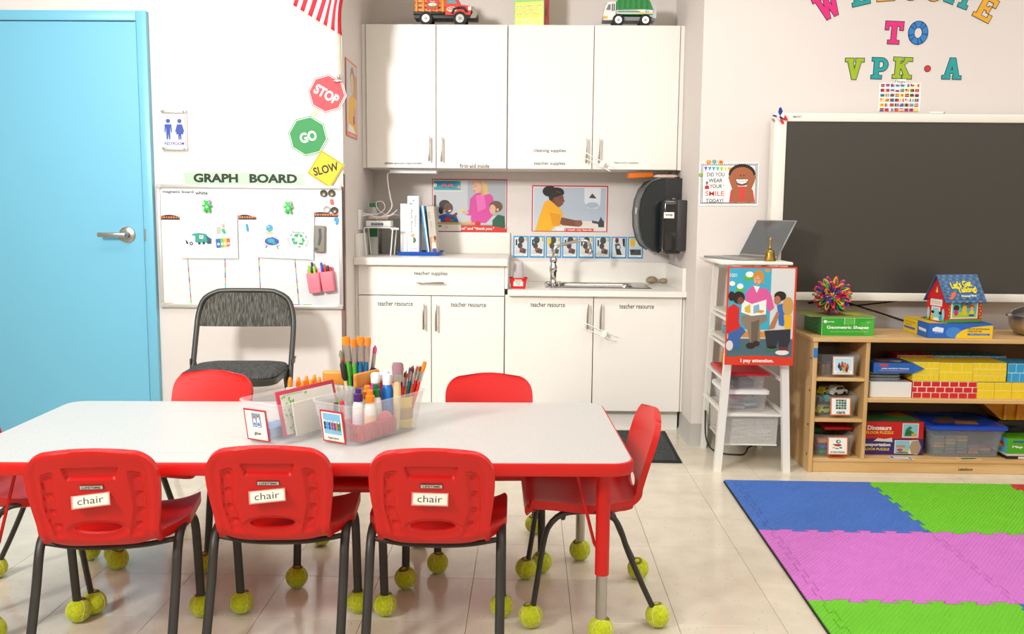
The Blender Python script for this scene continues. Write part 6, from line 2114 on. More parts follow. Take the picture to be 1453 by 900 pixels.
def slab_letter(ch):
    """convex pieces of a slab-serif capital in a box about 1 high"""
    if ch == 'T': return [rc(.05, .8, .85, 1), rc(.05, .62, .2, .82), rc(.7, .62, .85, .82), rc(.34, .1, .56, .9), rc(.2, 0, .7, .16)]
    if ch == 'L': return [rc(.15, .1, .37, .95), rc(.03, .84, .52, 1), rc(.03, 0, .8, .18), rc(.64, .1, .8, .4)]
    if ch == 'E': return [rc(.13, 0, .35, 1), rc(.02, .84, .78, 1), rc(.02, 0, .8, .16), rc(.3, .43, .6, .58), rc(.63, .68, .78, .9), rc(.65, .1, .8, .33), rc(.5, .36, .6, .65)]
    if ch == 'V': return [[(.12, .92), (.36, .92), (.56, .0), (.36, 0)], [(.56, .92), (.8, .92), (.56, 0), (.38, 0)], rc(.02, .84, .42, 1), rc(.52, .84, .92, 1)]
    if ch == 'A': return [[(.1, .1), (.32, .1), (.56, 1), (.34, 1)], [(.58, .1), (.82, .1), (.6, 1), (.38, 1)], rc(.0, 0, .38, .16), rc(.52, 0, .92, .16), rc(.28, .28, .66, .42)]
    if ch == 'P': return [rc(.13, .1, .36, .95), rc(.02, .84, .5, 1), rc(.02, 0, .52, .16), rc(.3, .36, .48, .5)]+arc(.47, .68, .32, .32, .12, .16, -90, 90, 10)
    if ch == 'K': return [rc(.13, .1, .35, .95), rc(.02, .84, .44, 1), rc(.02, 0, .44, .16), [(.33, .42), (.33, .64), (.62, .92), (.82, .92)], [(.36, .58), (.52, .68), (.86, .08), (.6, .08)], rc(.54, .84, .92, 1), rc(.5, 0, .94, .16)]
    if ch == 'W': return [[(.1, .92), (.3, .92), (.42, 0), (.26, 0)], [(.26, 0), (.42, 0), (.58, .8), (.44, .8)], [(.44, .8), (.58, .8), (.76, 0), (.6, 0)], [(.6, 0), (.76, 0), (.96, .92), (.76, .92)], rc(0, .84, .4, 1), rc(.68, .84, 1.06, 1)]
    if ch == 'M': return [rc(.1, .1, .3, .95), rc(.72, .1, .92, .95), rc(0, 0, .4, .16), rc(.62, 0, 1.02, .16), rc(0, .86, .3, 1), rc(.72, .86, 1.02, 1), [(.12, 1), (.34, 1), (.58, .36), (.45, .3)], [(.9, 1), (.68, 1), (.44, .36), (.57, .3)]]
    if ch == 'C': return arc(.46, .5, .44, .52, .22, .3, 45, 320, 22)+[rc(.66, .68, .82, .95)]
    if ch == 'O': return arc(.46, .5, .44, .52, .2, .26, 0, 360, 28)
    return []


def grow(poly, e):
    a = sum(poly[i-1][0]*poly[i][1]-poly[i][0]*poly[i-1][1] for i in range(len(poly)))
    if a < 0: poly = poly[::-1]
    n = len(poly)
    out = []
    for i in range(n):
        p, q, s = Vector(poly[i-1]), Vector(poly[i]), Vector(poly[(i+1) % n])
        d0, d1 = (q-p).normalized(), (s-q).normalized()
        n0, n1 = Vector((d0.y, -d0.x)), Vector((d1.y, -d1.x))
        k = n0+n1
        k /= max(.25, k.dot(n0))
        if k.length > 2.2: k = k.normalized()*2.2
        out.append(tuple(q+k*e))
    return out


def wall_letter(ch, lab, x, z, col, H=.104, rot=0., Y=YL, name='wall_letter', cat='letter', group='welcome letters on the wall', streak=None, wd=1.):
    r = E(name, lab, cat, (x, Y, z), ry=-rot, group=group)
    pcs = slab_letter(ch)
    xs = [p[0] for q in pcs for p in q]
    cx = (min(xs)+max(xs))/2
    f = lambda q: [((p[0]-cx)*H*wd, (p[1]-.5)*H) for p in q]
    mb = MB()
    for i, q in enumerate(pcs): mb.prism(grow(f(q), .0062), -.001-i*.00002, 0, C('#eeebe4', .5))
    mb.build('paper_edge', r, smooth=0)
    mb = MB()
    for i, q in enumerate(pcs): mb.prism(grow(f(q), .0035), -.0021-i*.00002, -.001, C('#2a2f3c', .5))
    mb.build('dark_outline', r, smooth=0)
    mb = MB()
    m = C(col, .5, var=.12, bump=(90, .05, .0005))
    for i, q in enumerate(pcs): mb.prism(f(q), -.0031-i*.00002, -.001, streak[i % len(streak)] if streak else m)
    mb.build('letter_face', r, smooth=0)
    return r
# GRAPH BOARD in bold letters
for tx, xx, ww in (('GRAPH', .165, .225), ('BOARD', .455, .24)):
    mb = MB()
    put_text(mb, tx, xx, .0305, ww, .045, INK, -.0016, 0, .045)
    mb.build('lettering', r, smooth=0)

# ---- whiteboard
r = E('whiteboard', 'magnetic whiteboard with a silver frame hung beside the blue door', 'whiteboard', (-1.4, YL, .686))
hw, h = .467, .62
MB().box(-.05, .05, -.0105, 0, h*.5, h*.5+.05, ALU).build('wall_bracket', r, smooth=0)
MB().box(-hw+.01, hw-.01, -.012, -.0105, .01, h-.01, C('#dfe3e4', .2, coat=.2, name='whiteboard_enamel')).build('panel', r, smooth=0)
for a in ((-hw, hw, 0, .018), (-hw, hw, h-.018, h)):
    MB().box(a[0]+.016, a[1]-.016, -.02, -.0105, a[2], a[3], ALU, .003).build('frame_rail', r)
for s in (-1, 1):
    MB().box(s*hw-(.018 if s > 0 else 0), s*hw+(.018 if s < 0 else 0), -.02, -.0105, .016, h-.016, ALU, .003).build('frame_rail', r)
for sx in (-1, 1):
    for z in (0, h-.024):
        MB().box(sx*hw-(.025 if sx > 0 else -.001), sx*hw+(.025 if sx < 0 else -.001), -.0225, -.0105, z, z+.024, C('#b8b6b0', .45), .004).build('corner_cap', r)
def wbx(x, z): return (x+1.4, z-.686)
mb = MB()
put_text(mb, 'magnetic board', -1.758+1.4, 1.268-.686, .155, .018, INK, -.0131, 0, .014)
put_text(mb, 'white', -1.64+1.4, 1.265-.686, .062, .018, INK, -.0131, 0, .014)
mb.build('word_label', r, smooth=0)
# coloured chart lines
cyc = ['#f0962a', '#1fb0c0', '#d6307a', '#7ac02a', '#5a3a98']
for k, (xa, za, xb, zb2) in enumerate(((-1.721, .945, -1.710, .709), (-1.531, .945, -1.533, .709), (-1.359, .955, -1.353, .709), (-1.177, .948, -1.160, .709))):
    mb = MB()
    n = 9
    for i in range(n):
        t0, t1 = i/n, (i+1)/n
        x0, z0_ = xa+(xb-xa)*t0, za+(zb2-za)*t0
        x1, z1_ = xa+(xb-xa)*t1, za+(zb2-za)*t1
        mb.add([(x0-.0025+1.4, -.0125, z0_-.686), (x0+.0025+1.4, -.0125, z0_-.686), (x1+.0025+1.4, -.0125, z1_-.686), (x1-.0025+1.4, -.0125, z1_-.686)], [(0, 3, 2, 1)], C(cyc[(i+k) % 5], .5))
    mb.build('chart_line', r, smooth=0)
mb = MB()
for i, x in enumerate((-.45, -.25, -.2, -.08, .02, .06, .1, .2, .26)):
    mb.box(x, x+.045, -.0125, -.012, .0195, .0225, C(cyc[i % 5], .5))
mb.build('base_line', r, smooth=0)
YB_ = YL-.0125
# papers
F = (262, 325, 897, 812)
sheet('worksheet', 'worksheet with a green garbage truck, under the left bear clip', 'paper', -1.749, -1.461, .938, 1.162, YB_-.009, '#f5f4f1', F,
      [('t', '#8a8a88', 'Where does trash go?', 465, 450, 205, 16), ('p', '#2a9a8a', [(390, 545), (470, 535), (550, 545), (590, 610), (600, 640), (410, 640)]), ('p', '#e8e8e6', [(350, 580), (385, 562), (425, 570), (425, 645), (345, 645)]), ('p', '#1f5a6a', [(545, 560), (610, 600), (605, 655), (580, 655), (560, 620)]), ('r', '#eeeeea', 472, 560, 516, 598), ('e', '#e8a020', 492, 576, 12, 9), ('p', '#2a3a4a', [(315, 605), (340, 630), (350, 660), (325, 655)]), ('e', '#333b44', 380, 652, 20, 20), ('e', '#d8d8d8', 380, 652, 9, 9), ('e', '#333b44', 470, 648, 16, 16), ('e', '#333b44', 520, 645, 16, 16), ('e', '#333b44', 570, 640, 16, 16), ('p', '#b8b8b8', [(665, 470), (715, 465), (715, 545), (668, 550)]), ('p', '#38b070', [(720, 490), (755, 485), (775, 535), (750, 545), (725, 520)]), ('e', '#e8a0a0', 745, 458, 16, 22), ('e', '#f0c04a', 750, 438, 10, 8), ('p', '#1f62b8', [(652, 600), (705, 592), (710, 692), (662, 698)]), ('p', '#6ab83a', [(705, 592), (742, 590), (745, 688), (710, 692)]), ('p', '#f0b81c', [(742, 590), (778, 590), (780, 684), (745, 688)]), ('p', '#dc4a3a', [(778, 590), (812, 592), (812, 672), (780, 684)])]+[('e', '#f2f2f0', x, 655-(x-685)*.08, 13, 15) for x in (685, 727, 762, 796)], t=.0012)
F = (108, 355, 700, 815)
sheet('worksheet', 'worksheet with a green recycling symbol, under the right bear clip', 'paper', -1.366, -1.080, .946, 1.166, YB_-.009, '#f5f4f1', F,
      [('t', '#8a8a88', 'Reduce, Reuse, Recycle Song', 430, 470, 255, 16), ('e', '#d9b88a', 238, 552, 50, 12), ('e', '#3a9ad8', 238, 505, 38, 38), ('e', '#6ab04a', 248, 525, 14, 12), ('e', '#8ac0e0', 225, 490, 14, 10), ('t', '#3a5a6a', 'REDUCE', 238, 458, 80, 12), ('e', '#3a4ab8', 264, 642, 76, 42), ('e', '#2aa89a', 255, 635, 38, 22), ('e', '#2aa87a', 290, 660, 20, 10), ('t', '#3a3a3a', 'our world', 264, 592, 120, 16), ('p', '#8a7a68', [(170, 655), (185, 665), (225, 690), (205, 720), (195, 710), (205, 690)]), ('p', '#8a7a68', [(365, 665), (350, 670), (310, 690), (330, 725), (340, 715), (325, 695)]),
       ('p', '#2fa866', [(485, 575), (510, 552), (548, 552), (530, 590)]), ('p', '#2fa866', [(548, 552), (575, 556), (590, 575), (560, 590)]), ('p', '#2fa866', [(588, 585), (612, 620), (585, 640), (572, 606)]), ('p', '#2fa866', [(545, 640), (596, 640), (588, 668), (548, 665)]), ('p', '#2fa866', [(480, 630), (532, 630), (530, 662), (490, 660)]), ('p', '#2fa866', [(466, 600), (500, 592), (505, 620), (475, 632)]), ('t', '#3a5a4a', 'Reduce', 540, 535, 120, 22), ('t', '#3a5a4a', 'Reuse', 632, 645, 70, 18, {'rot': 1.2}), ('t', '#3a5a4a', 'Recycle', 445, 645, 100, 18, {'rot': -1.2}), ('r', '#4a3a4a', 535, 680, 568, 688), ('p', '#4a3a4a', [(455, 570), (472, 553), (476, 560), (460, 578)]), ('p', '#4a3a4a', [(612, 565), (632, 585), (628, 594), (610, 575)])], t=.0012, ry=R(2))
# bear clips
GRN = C('#1fbf3a', .35)
for k, (x, z) in enumerate(((-1.609, 1.196), (-1.201, 1.193))):
    r = E('bear_clip', 'green bear-shaped magnet clip above the %s worksheet' % ('garbage truck', 'recycling')[k], 'clip', (x, YB_-.0125, z), group='green bear clips')
    mb = MB()
    def blob(pts, y0=-.008, y1=0):
        mb.prism(pts, y0, y1, GRN)
    el = lambda cx, cy, rx, ry, n=14: [(cx+rx*math.cos(2*PI*i/n), cy+ry*math.sin(2*PI*i/n)) for i in range(n)]
    blob(el(0, 0, .013, .016))
    blob(el(0, .019, .012, .011), -.009)
    for s in (-1, 1):
        blob(el(s*.010, .028, .005, .005))
        blob(el(s*.017, .006, .008, .005))
        blob(el(s*.010, -.018, .0065, .010))
    mb.build('bear', r)
    MB().prism(el(0, 0, .005, .006), -.0092, -.008, C('#d8efe0', .5)).build('belly', r, smooth=0)
    MB().box(-.008, .008, 0, .0122, -.004, .012, C('#3a3a3a', .5)).build('magnet_back', r, smooth=0)
    MB().box(.012, .016, -.012, 0, .01, .036, C('#c79ad6', .4)).build('lever', r, smooth=0)
# patterned border pieces
for k, (xa, xb, z) in enumerate(((-1.853, -1.75, 1.143), (-1.457, -1.367, 1.147), (-1.075, -.955, 1.163))):
    w = xb-xa
    r = E('border_strip', ('red and black patterned border strip, left of the garbage truck worksheet', 'red and black patterned border strip between the two worksheets', 'red and black patterned border strip at the right of the whiteboard')[k], 'border', (xa, YB_-.0002, z-.013), group='patterned border strips')
    pts = [(0, 0), (w, 0)]+[(w*(1-i/12), .016+.009*math.sin(PI*((1-i/12)*1.1+.1*k))) for i in range(13)]
    MB().prism(pts, -.0008, 0, C('#1f2a22', .5)).build('strip', r, smooth=0)
    it = []
    for i in range(int(w/.012)):
        x = .008+i*.0125
        it += [('e', ('#e8301c', '#e89a1c')[i % 2 == 1 and 1 or 0], x*1000, 14, 4.6 if i % 4 else 7, 4.4 if i % 4 else 6.5)]
        it += [('e', ('#f0b81c', '#d82a4a')[i % 2], x*1000, 14, 2, 2)]
    prints(r, w, .026, (0, 0, w*1000, 26), it, y=-.0009)
# round magnets, number magnets
MG = C('#5d5448', .35, .6)
for k, (x, z, c, lab) in enumerate(((-1.024, 1.268, MG, 'dark round magnet at the top right of the whiteboard, left of its twin'), (-.984, 1.269, MG, 'dark round magnet nearest the top right corner of the whiteboard'), (-1.009, 1.189, C('#c9c8c4', .3, .5), 'silver round magnet beside the lower dark magnet'), (-.971, 1.184, MG, 'dark round magnet over the patterned border'))):
    mb = MB()
    mb.M = Matrix.Rotation(PI/2, 4, 'X')
    mb.lathe([(.0165, 0), (.0175, .003), (.0175, .008), (.015, .010), (.012, .0085), (.001, .0088)], c, n=24)
    tag(mb.build('round_magnet', None, (x, YB_-.0012, z)), lab, 'magnet', 'round magnets on the whiteboard')
for ch, x, z, col, lab, hh in (('9', -.962, 1.131, '#1f9ad8', 'blue number nine magnet under the patterned border', .036), ('1', -1.413, 1.094, '#1f9ad8', 'blue number one magnet between the two worksheets', .036), ('8', -.984, 1.226, '#e0562a', 'orange and blue number eight magnet under the dark magnets', .028)):
    cu = bpy.data.curves.new('num', 'FONT')
    cu.body = ch
    cu.size = 1
    cu.extrude = .06
    cu.offset = .05
    t_ = bpy.data.objects.new('num', cu)
    me = bpy.data.meshes.new_from_object(t_)
    vs = [q.co.copy() for q in me.vertices]
    x0, x1 = min(v.x for v in vs), max(v.x for v in vs)
    y0, y1 = min(v.y for v in vs), max(v.y for v in vs)
    k = hh/(y1-y0)
    mb = MB()
    mb.add([((v.x-(x0+x1)/2)*k, -(v.z+.06)*k, (v.y-(y0+y1)/2)*k) for v in vs], [tuple(p.vertices) for p in me.polygons], C(col, .35))
    bpy.data.objects.remove(t_)
    tag(mb.build('number_magnet', None, (x, YB_-.0005, z), (0, R(-8), 0), smooth=0), lab, 'magnet', 'number magnets on the whiteboard')
# eraser
r = E('board_eraser', 'worn grey felt eraser beside the recycling worksheet', 'eraser', (-1.045, YB_, 1.041), ry=R(2))
MB().box(-.026, .026, -.024, 0, -.066, .066, C('#8f8878', .85, bump=(120, .4, .002)), .004).build('felt', r)
p = prints(r, .052, .132, (0, 0, 52, 132), [('p', '#3a4a58', [(20, 16), (34, 14), (38, 60), (30, 100), (18, 96), (24, 50)]), ('e', '#46545f', 12, 118, 10, 8)], y=-.0242, name='ink_stain')
p.location = (-.026, 0, -.066)
# pink pen pocket with markers
r = E('pen_pocket', 'pink magnetic pen pocket at the right of the whiteboard', 'pen holder', (-1.033, YB_-.0005, .775), ry=R(-7))
PK = C('#ee8a9a', .4)
MB().box(-.068, .068, -.005, 0, .0, .118, PK, .002).build('back_plate', r)
for s in (-1, 1):
    mb = MB()
    mb.loft([(0, .028, .016, .01), (.004, .031, .019, .012), (.095, .034, .02, .012), (.1, .034, .02, .012), (.1, .031, .017, .011), (.008, .028, .015, .01)], PK, 4, (s*.034, -.025))
    mb.build('pocket', r)
for k, (x, y, c, hh, lab) in enumerate(((-.05, -.024, '#8ad01f', .125, 'lime marker at the left of the pink pocket'), (-.038, -.022, '#1c1c1c', .14, 'black-capped marker in the left half of the pink pocket'), (-.024, -.026, '#9ad82a', .122, 'lime green marker next to the black-capped one'), (.016, -.024, '#1f4fc0', .14, 'blue marker in the right half of the pink pocket'), (.028, -.022, '#d8341c', .13, 'red marker in the right half of the pink pocket'), (.04, -.026, '#2a1a1a', .125, 'dark marker with a crimson band in the pink pocket'), (.05, -.024, '#c01f38', .118, 'crimson marker at the right of the pink pocket'))):
    m = E('marker', lab, 'marker', (-1.033+x, YB_-.0005+y, .785), ry=R(-7+(-6, 4, -8, -8, -2, 6, 9)[k]*.25), group='markers in the pink pocket')
    MB().cyl((0, 0, 0), (0, 0, hh*.62), .0058, m=C('#eeeeea', .4), n=12).build('barrel', m)
    MB().tube([(0, 0, hh*.6), (0, 0, hh*.95), (0, 0, hh)], [.0066, .0062, .004], C(c, .35), 12).build('cap', m)

# ---- poster on the alcove side wall
o = MB().box(0, .29, -.002, 0, 0, .385, C('#e2704a', .4)).build('side_poster', None, (XL+.0026, 4.582, 1.562), (0, 0, PI/2), smooth=0)
tag(o, 'orange-framed photo poster on the alcove left side wall', 'poster')
prints(o, .29, .385, (0, 0, 100, 130), [('r', '#e8875a', 0, 0, 100, 130), ('r', '#c3ccd2', 5, 4, 95, 122), ('r', '#b9a488', 55, 20, 95, 60), ('e', '#a8805a', 55, 30, 20, 22), ('e', '#e0b894', 52, 38, 15, 18), ('p', '#f0b01c', [(22, 66), (50, 56), (80, 62), (90, 118), (18, 118)]), ('p', '#d8a088', [(60, 80), (85, 78), (80, 100), (60, 98)]), ('p', '#9a4a8a', [(58, 92), (72, 92), (72, 106), (58, 106)]), ('p', '#f2ece6', [(18, 108), (60, 112), (80, 122), (10, 122)]), ('t', '#f4efe6', 'I share.', 50, 126, 50, 5)], y=-.0023)

# ================================================================ POSTERS ON THE ALCOVE BACK WALL
YBK = YB-.0006
F = (427, 118, 792, 380)
it = [('r', '#c0262a', 427, 118, 792, 380), ('r', '#eef0f0', 431, 123, 788, 376), ('r', '#c3c7cc', 434, 125, 786, 350), ('r', '#a9aeb4', 600, 125, 786, 300), ('r', '#2a9ab4', 434, 127, 566, 172), ('r', '#cfd8c8', 434, 172, 578, 181), ('e', '#e86a9a', 485, 150, 12, 10), ('e', '#e86a9a', 517, 150, 12, 10), ('e', '#eeeeea', 442, 148, 8, 9), ('e', '#3a7a2a', 485, 158, 9, 4), ('e', '#3a7a2a', 517, 158, 9, 4), ('e', '#f0a01c', 557, 157, 8, 7), ('r', '#4a3a2a', 434, 198, 446, 330), ('r', '#c9a468', 434, 332, 660, 346), ('r', '#8a7a68', 434, 344, 786, 352),
      ('p', '#d2459a', [(612, 215), (640, 188), (690, 178), (722, 200), (730, 240), (722, 300), (690, 335), (612, 332), (618, 298), (590, 295), (586, 282), (608, 270)]), ('p', '#e46ab0', [(640, 200), (680, 190), (690, 260), (650, 280)]), ('p', '#c9a06a', [(622, 128), (690, 128), (705, 190), (668, 200), (660, 165), (625, 170)]), ('e', '#dcae90', 645, 158, 22, 27), ('p', '#d8b47a', [(668, 128), (692, 135), (704, 188), (682, 195), (672, 160)]), ('e', '#3a2a22', 637, 152, 2.5, 2), ('p', '#b05a4a', [(627, 172), (638, 174), (632, 179)]), ('p', '#c99678', [(622, 158), (628, 152), (628, 164)]), ('e', '#dcae90', 590, 284, 16, 9), ('e', '#e8d05a', 572, 272, 10, 6),
      ('e', '#231814', 488, 245, 28, 24), ('e', '#231814', 470, 270, 12, 22), ('e', '#5f3a28', 506, 262, 23, 28), ('e', '#1a100c', 514, 255, 2.2, 2), ('e', '#1a100c', 500, 256, 2.2, 2), ('p', '#f0e8e2', [(504, 274), (522, 270), (516, 279), (508, 280)]), ('e', '#7a4c36', 511, 265, 4, 3), ('e', '#e8c83a', 490, 272, 2.5, 2.5), ('p', '#1f4f9c', [(460, 300), (500, 288), (545, 298), (556, 332), (460, 332)]), ('p', '#5f3a28', [(520, 300), (545, 282), (552, 290), (532, 315)]), ('e', '#c8281e', 502, 318, 15, 12), ('e', '#4a8a2a', 524, 326, 10, 8), ('e', '#c8281e', 650, 338, 14, 12), ('r', '#dfe4e6', 445, 316, 468, 332),
      ('e', '#6a4a34', 738, 252, 33, 28), ('e', '#dcae90', 722, 266, 16, 24), ('e', '#dcae90', 747, 268, 6, 8), ('e', '#3a2a22', 712, 260, 2, 2), ('p', '#c99678', [(704, 266), (709, 260), (709, 270)]), ('p', '#b05a4a', [(709, 279), (716, 279), (713, 282)]), ('p', '#1f5a3a', [(722, 320), (748, 292), (782, 300), (784, 360), (722, 356)]), ('p', '#dcae90', [(590, 330), (620, 318), (618, 334), (600, 338)]),
      ('p', '#d8281e', [(568, 350), (640, 347), (720, 350), (788, 362), (788, 378), (568, 378)]), ('r', '#e6e4da', 430, 344, 568, 376), ('e', '#5a9a3a', 465, 352, 10, 5), ('t', '#d8766a', '33', 494, 356, 16, 12), ('t', '#f4efe8', 'se" and "thank you."', 650, 364, 160, 17, {'b': .03})]
sheet('manners_poster', 'red-framed please and thank you photo poster above the raised counter', 'poster', -.576, -.130, 1.064, 1.376, YBK, '#c0262a', F, it)
F = (185, 112, 541, 330)
it = [('r', '#c8281c', 185, 112, 541, 330), ('r', '#eef0f0', 190, 118, 536, 327), ('r', '#b6c2ce', 193, 121, 533, 326), ('r', '#c6d0da', 193, 121, 300, 326), ('p', '#dfe4ea', [(430, 122), (508, 122), (506, 200), (490, 220), (445, 218), (432, 190)]), ('p', '#4a4444', [(452, 170), (468, 148), (488, 172)]), ('e', '#aebccb', 468, 204, 30, 14), ('p', '#e2dccf', [(280, 326), (300, 300), (420, 278), (533, 282), (533, 326)]), ('p', '#3a4046', [(468, 276), (500, 282), (510, 258), (516, 270), (526, 282), (526, 308), (500, 308), (496, 292), (470, 288)]),
      ('e', '#1f1714', 268, 140, 34, 26), ('e', '#1f1714', 300, 145, 36, 24), ('e', '#7a4a34', 303, 178, 32, 38), ('e', '#1a100c', 318, 172, 4, 2), ('p', '#6a3c2a', [(332, 176), (340, 188), (330, 190)]), ('p', '#8a4238', [(322, 200), (334, 198), (328, 204)]), ('e', '#6a3e2c', 288, 184, 6, 10), ('p', '#1f1714', [(262, 160), (290, 140), (336, 150), (318, 160), (288, 170), (270, 200)]), ('p', '#f2b01a', [(245, 190), (268, 180), (312, 218), (330, 240), (322, 300), (285, 310), (275, 327), (202, 327), (220, 260)]), ('p', '#e09a14', [(268, 240), (322, 250), (320, 300), (285, 305)]), ('p', '#7a4a34', [(325, 262), (392, 276), (418, 275), (424, 292), (408, 306), (330, 300), (318, 290)]), ('e', '#8a5844', 406, 290, 18, 15), ('r', '#e8eceb', 302, 312, 478, 327), ('r', '#cf2a1e', 340, 314, 476, 329), ('t', '#f4efe8', 'I wash my hands.', 408, 322, 128, 11, {'b': .03})]
sheet('handwashing_poster', 'red-framed I wash my hands photo poster above the sink', 'poster', .019, .470, 1.071, 1.344, YBK, '#c8281c', F, it)
# eight step cards
card_lab = ['first of eight blue-edged step cards, next to the raised counter', 'second of eight blue-edged step cards above the sink', 'third of eight blue-edged step cards, with a yellow patch', 'fourth of eight blue-edged step cards, behind the faucet spout', 'fifth of eight blue-edged step cards, at the faucet tip', 'sixth of eight blue-edged step cards, right of the faucet', 'seventh of eight blue-edged step cards, with a standing child', 'last of eight blue-edged step cards, partly behind the towel dispenser']
for i in range(8):
    x0 = -.090+i*.0978
    rd = random.Random(30+i)
    it = [('r', '#e9e7e2', 8, 6, 92, 92), ('r', '#d9dcda', 10, 8, 90, 84)]
    if i == 6:
        it += [('e', '#5a3224', 36, 18, 12, 12), ('p', '#e8301c', [(24, 10), (48, 10), (44, 4), (30, 4)]), ('p', '#4a5a62', [(22, 34), (52, 30), (62, 50), (50, 62), (28, 60)]), ('p', '#2a3038', [(28, 58), (56, 56), (70, 84), (36, 84)]), ('p', '#1f2a30', [(70, 8), (88, 8), (88, 50), (76, 40)]), ('e', '#d8d4d0', 46, 48, 10, 8)]
    elif i == 7:
        it += [('r', '#f0c01c', 16, 8, 46, 44), ('p', '#4a4e50', [(14, 58), (86, 54), (88, 84), (20, 84)]), ('r', '#c8d8de', 20, 46, 84, 58), ('e', '#2a2e30', 34, 64, 9, 6)]
    else:
        ox_ = rd.uniform(-6, 6)
        it += [('e', '#3a3f42', 52+ox_, 18, 20, 16), ('r', '#44484a', 36+ox_, 8, 70+ox_, 24), ('r', '#2a2e30', 16, 16, 26, 44) if i != 2 else ('r', '#f0c01c', 12, 8, 34, 44), ('e', '#4a4440', 44+ox_, 44, 16, 14), ('p', '#56504a', [(44+ox_, 50), (86, 62), (80, 82), (40+ox_, 76)]), ('p', '#a8543a', [(48+ox_, 54), (64+ox_, 60), (58+ox_, 70), (46+ox_, 62)]), ('p', '#cfd4d0', [(12, 84), (20, 62), (40, 70), (44, 84)]), ('e', '#6a3a2a', 66+ox_, 68, 9, 6), ('r', '#e8b21c', 80, 8, 90, 24)]
    it += [('r', '#f4f3ee', 9, 84, 91, 93), ('t', '#8a6a5a', ('turn on water', 'wet hands', 'get soap', 'scrub hands', 'rinse off', 'get paper towel', 'dry hands', 'throw away towel')[i], 44, 88.5, 56, 4)]
    sheet('step_card', card_lab[i], 'card', x0, x0+.0915, .914, 1.043, YBK, '#2a9ad4', (0, 0, 100, 100), it, group='handwashing step cards', t=.0012)

# ================================================================ THINGS ON THE RIGHT WALL
F = (36, 30, 293, 226)
SK = '#a8633f'
it = [('r', '#f4f2ee', 36, 30, 293, 226)]
for i in range(30):
    it += [('r', '#2a2a2e', 42+i*8.2, 35, 46+i*8.2, 39), ('r', '#2a2a2e', 42+i*8.2, 213, 46+i*8.2, 217)]
for i in range(22):
    it += [('r', '#2a2a2e', 42, 36+i*8.2, 46, 40+i*8.2), ('r', '#2a2a2e', 282, 36+i*8.2, 286, 40+i*8.2)]
it += [('r', '#2a2a2e', 49, 41, 279, 213), ('r', '#f6f4f0', 51, 43, 277, 211)]
for i, c in enumerate(('#7a5ab0', '#5a8ad0', '#3ab0c8', '#5ac08a', '#9ad04a', '#e8d83a', '#e8a03a')):
    it.append(('p', c, [(55+i*17, 48+i*.6), (71+i*17, 48+i*.6), (63+i*17, 68+i*.6)]))
it += [('t', '#2a2a2a', 'DID YOU', 106, 84, 76, 18, {'b': .015}), ('t', '#2a2a2a', 'WEAR', 106, 111, 60, 18, {'b': .015}), ('t', '#2a2a2a', 'YOUR', 108, 137, 54, 18, {'b': .015}), ('t', '#d8402e', 'SMILE', 104, 170, 82, 22, {'b': .008}), ('t', '#2a2a2a', 'TODAY?', 104, 203, 76, 17, {'b': .015}),
       ('e', '#2c1c18', 219, 82, 58, 46), ('e', '#2a1a16', 219, 92, 54, 44), ('e', SK, 219, 92, 50, 42), ('e', SK, 168, 98, 7, 11), ('e', SK, 271, 98, 7, 11), ('p', '#cf4a44', [(172, 155), (196, 138), (245, 138), (268, 155), (277, 210), (166, 210)]), ('p', SK, [(164, 110), (176, 104), (206, 140), (208, 205), (196, 216), (182, 208), (178, 150)]), ('p', SK, [(276, 110), (262, 104), (238, 140), (236, 205), (248, 216), (262, 208), (262, 150)]), ('p', '#2a1a16', [(190, 104), (250, 104), (240, 126), (219, 132), (198, 126)]), ('p', '#f6f4f0', [(193, 106), (247, 106), (238, 122), (219, 128), (200, 122)]), ('r', '#8a8a88', 196, 114, 244, 115.5)] + [('r', '#8a8a88', x, 106, x+1.2, 124) for x in (206, 215, 224, 233)] + [('e', '#2a1a16', 212, 88, 2.6, 3.4), ('e', '#2a1a16', 227, 88, 2.6, 3.4)]
o = sheet('smile_poster', 'did you wear your smile today poster with a cartoon boy', 'poster', .846, 1.141, 1.222, 1.434, YL, '#f4f2ee', F, it, ry=R(-.6))
for k, (x, z, c, lab) in enumerate(((.888, 1.437, '#e8821c', 'orange sticker on the top edge of the smile poster, leftmost'), (.916, 1.440, '#3ac0a8', 'teal and pink sticker on the top edge of the smile poster'), (.948, 1.437, '#e89a1c', 'orange sticker on the top edge of the smile poster, rightmost'), (.852, 1.374, '#5ab84a', 'green sticker on the left edge of the smile poster'), (.965, 1.323, '#4a7a3a', 'dark green sticker beside the word YOUR'))):
    r = E('sticker', lab, 'sticker', (x, YL-.0035, z), group='stickers on the smile poster')
    MB().prism([(.011*math.cos(2*PI*i/12), .010*math.sin(2*PI*i/12)) for i in range(12)], -.0008, 0, C(c, .4)).build('disc', r, smooth=0)
    MB().prism([(.005*math.cos(2*PI*i/8), .004*math.sin(2*PI*i/8)+.001) for i in range(8)], -.0012, -.0006, C(('#f0d03a', '#e85a8a', '#c8402a', '#ef9a2a', '#c8c83a')[k], .4)).build('centre', r, smooth=0)
sheet('photo_card', 'small blue photo of a child in red stuck on the smile poster', 'photo', .862, .896, 1.305, 1.350, YL-.0036, '#3ab0dc', (0, 0, 100, 100), [('e', '#3a241c', 62, 34, 18, 18), ('e', '#b07a5a', 62, 42, 13, 15), ('p', '#c8202a', [(30, 100), (36, 66), (62, 58), (92, 66), (98, 100)])], t=.0008)

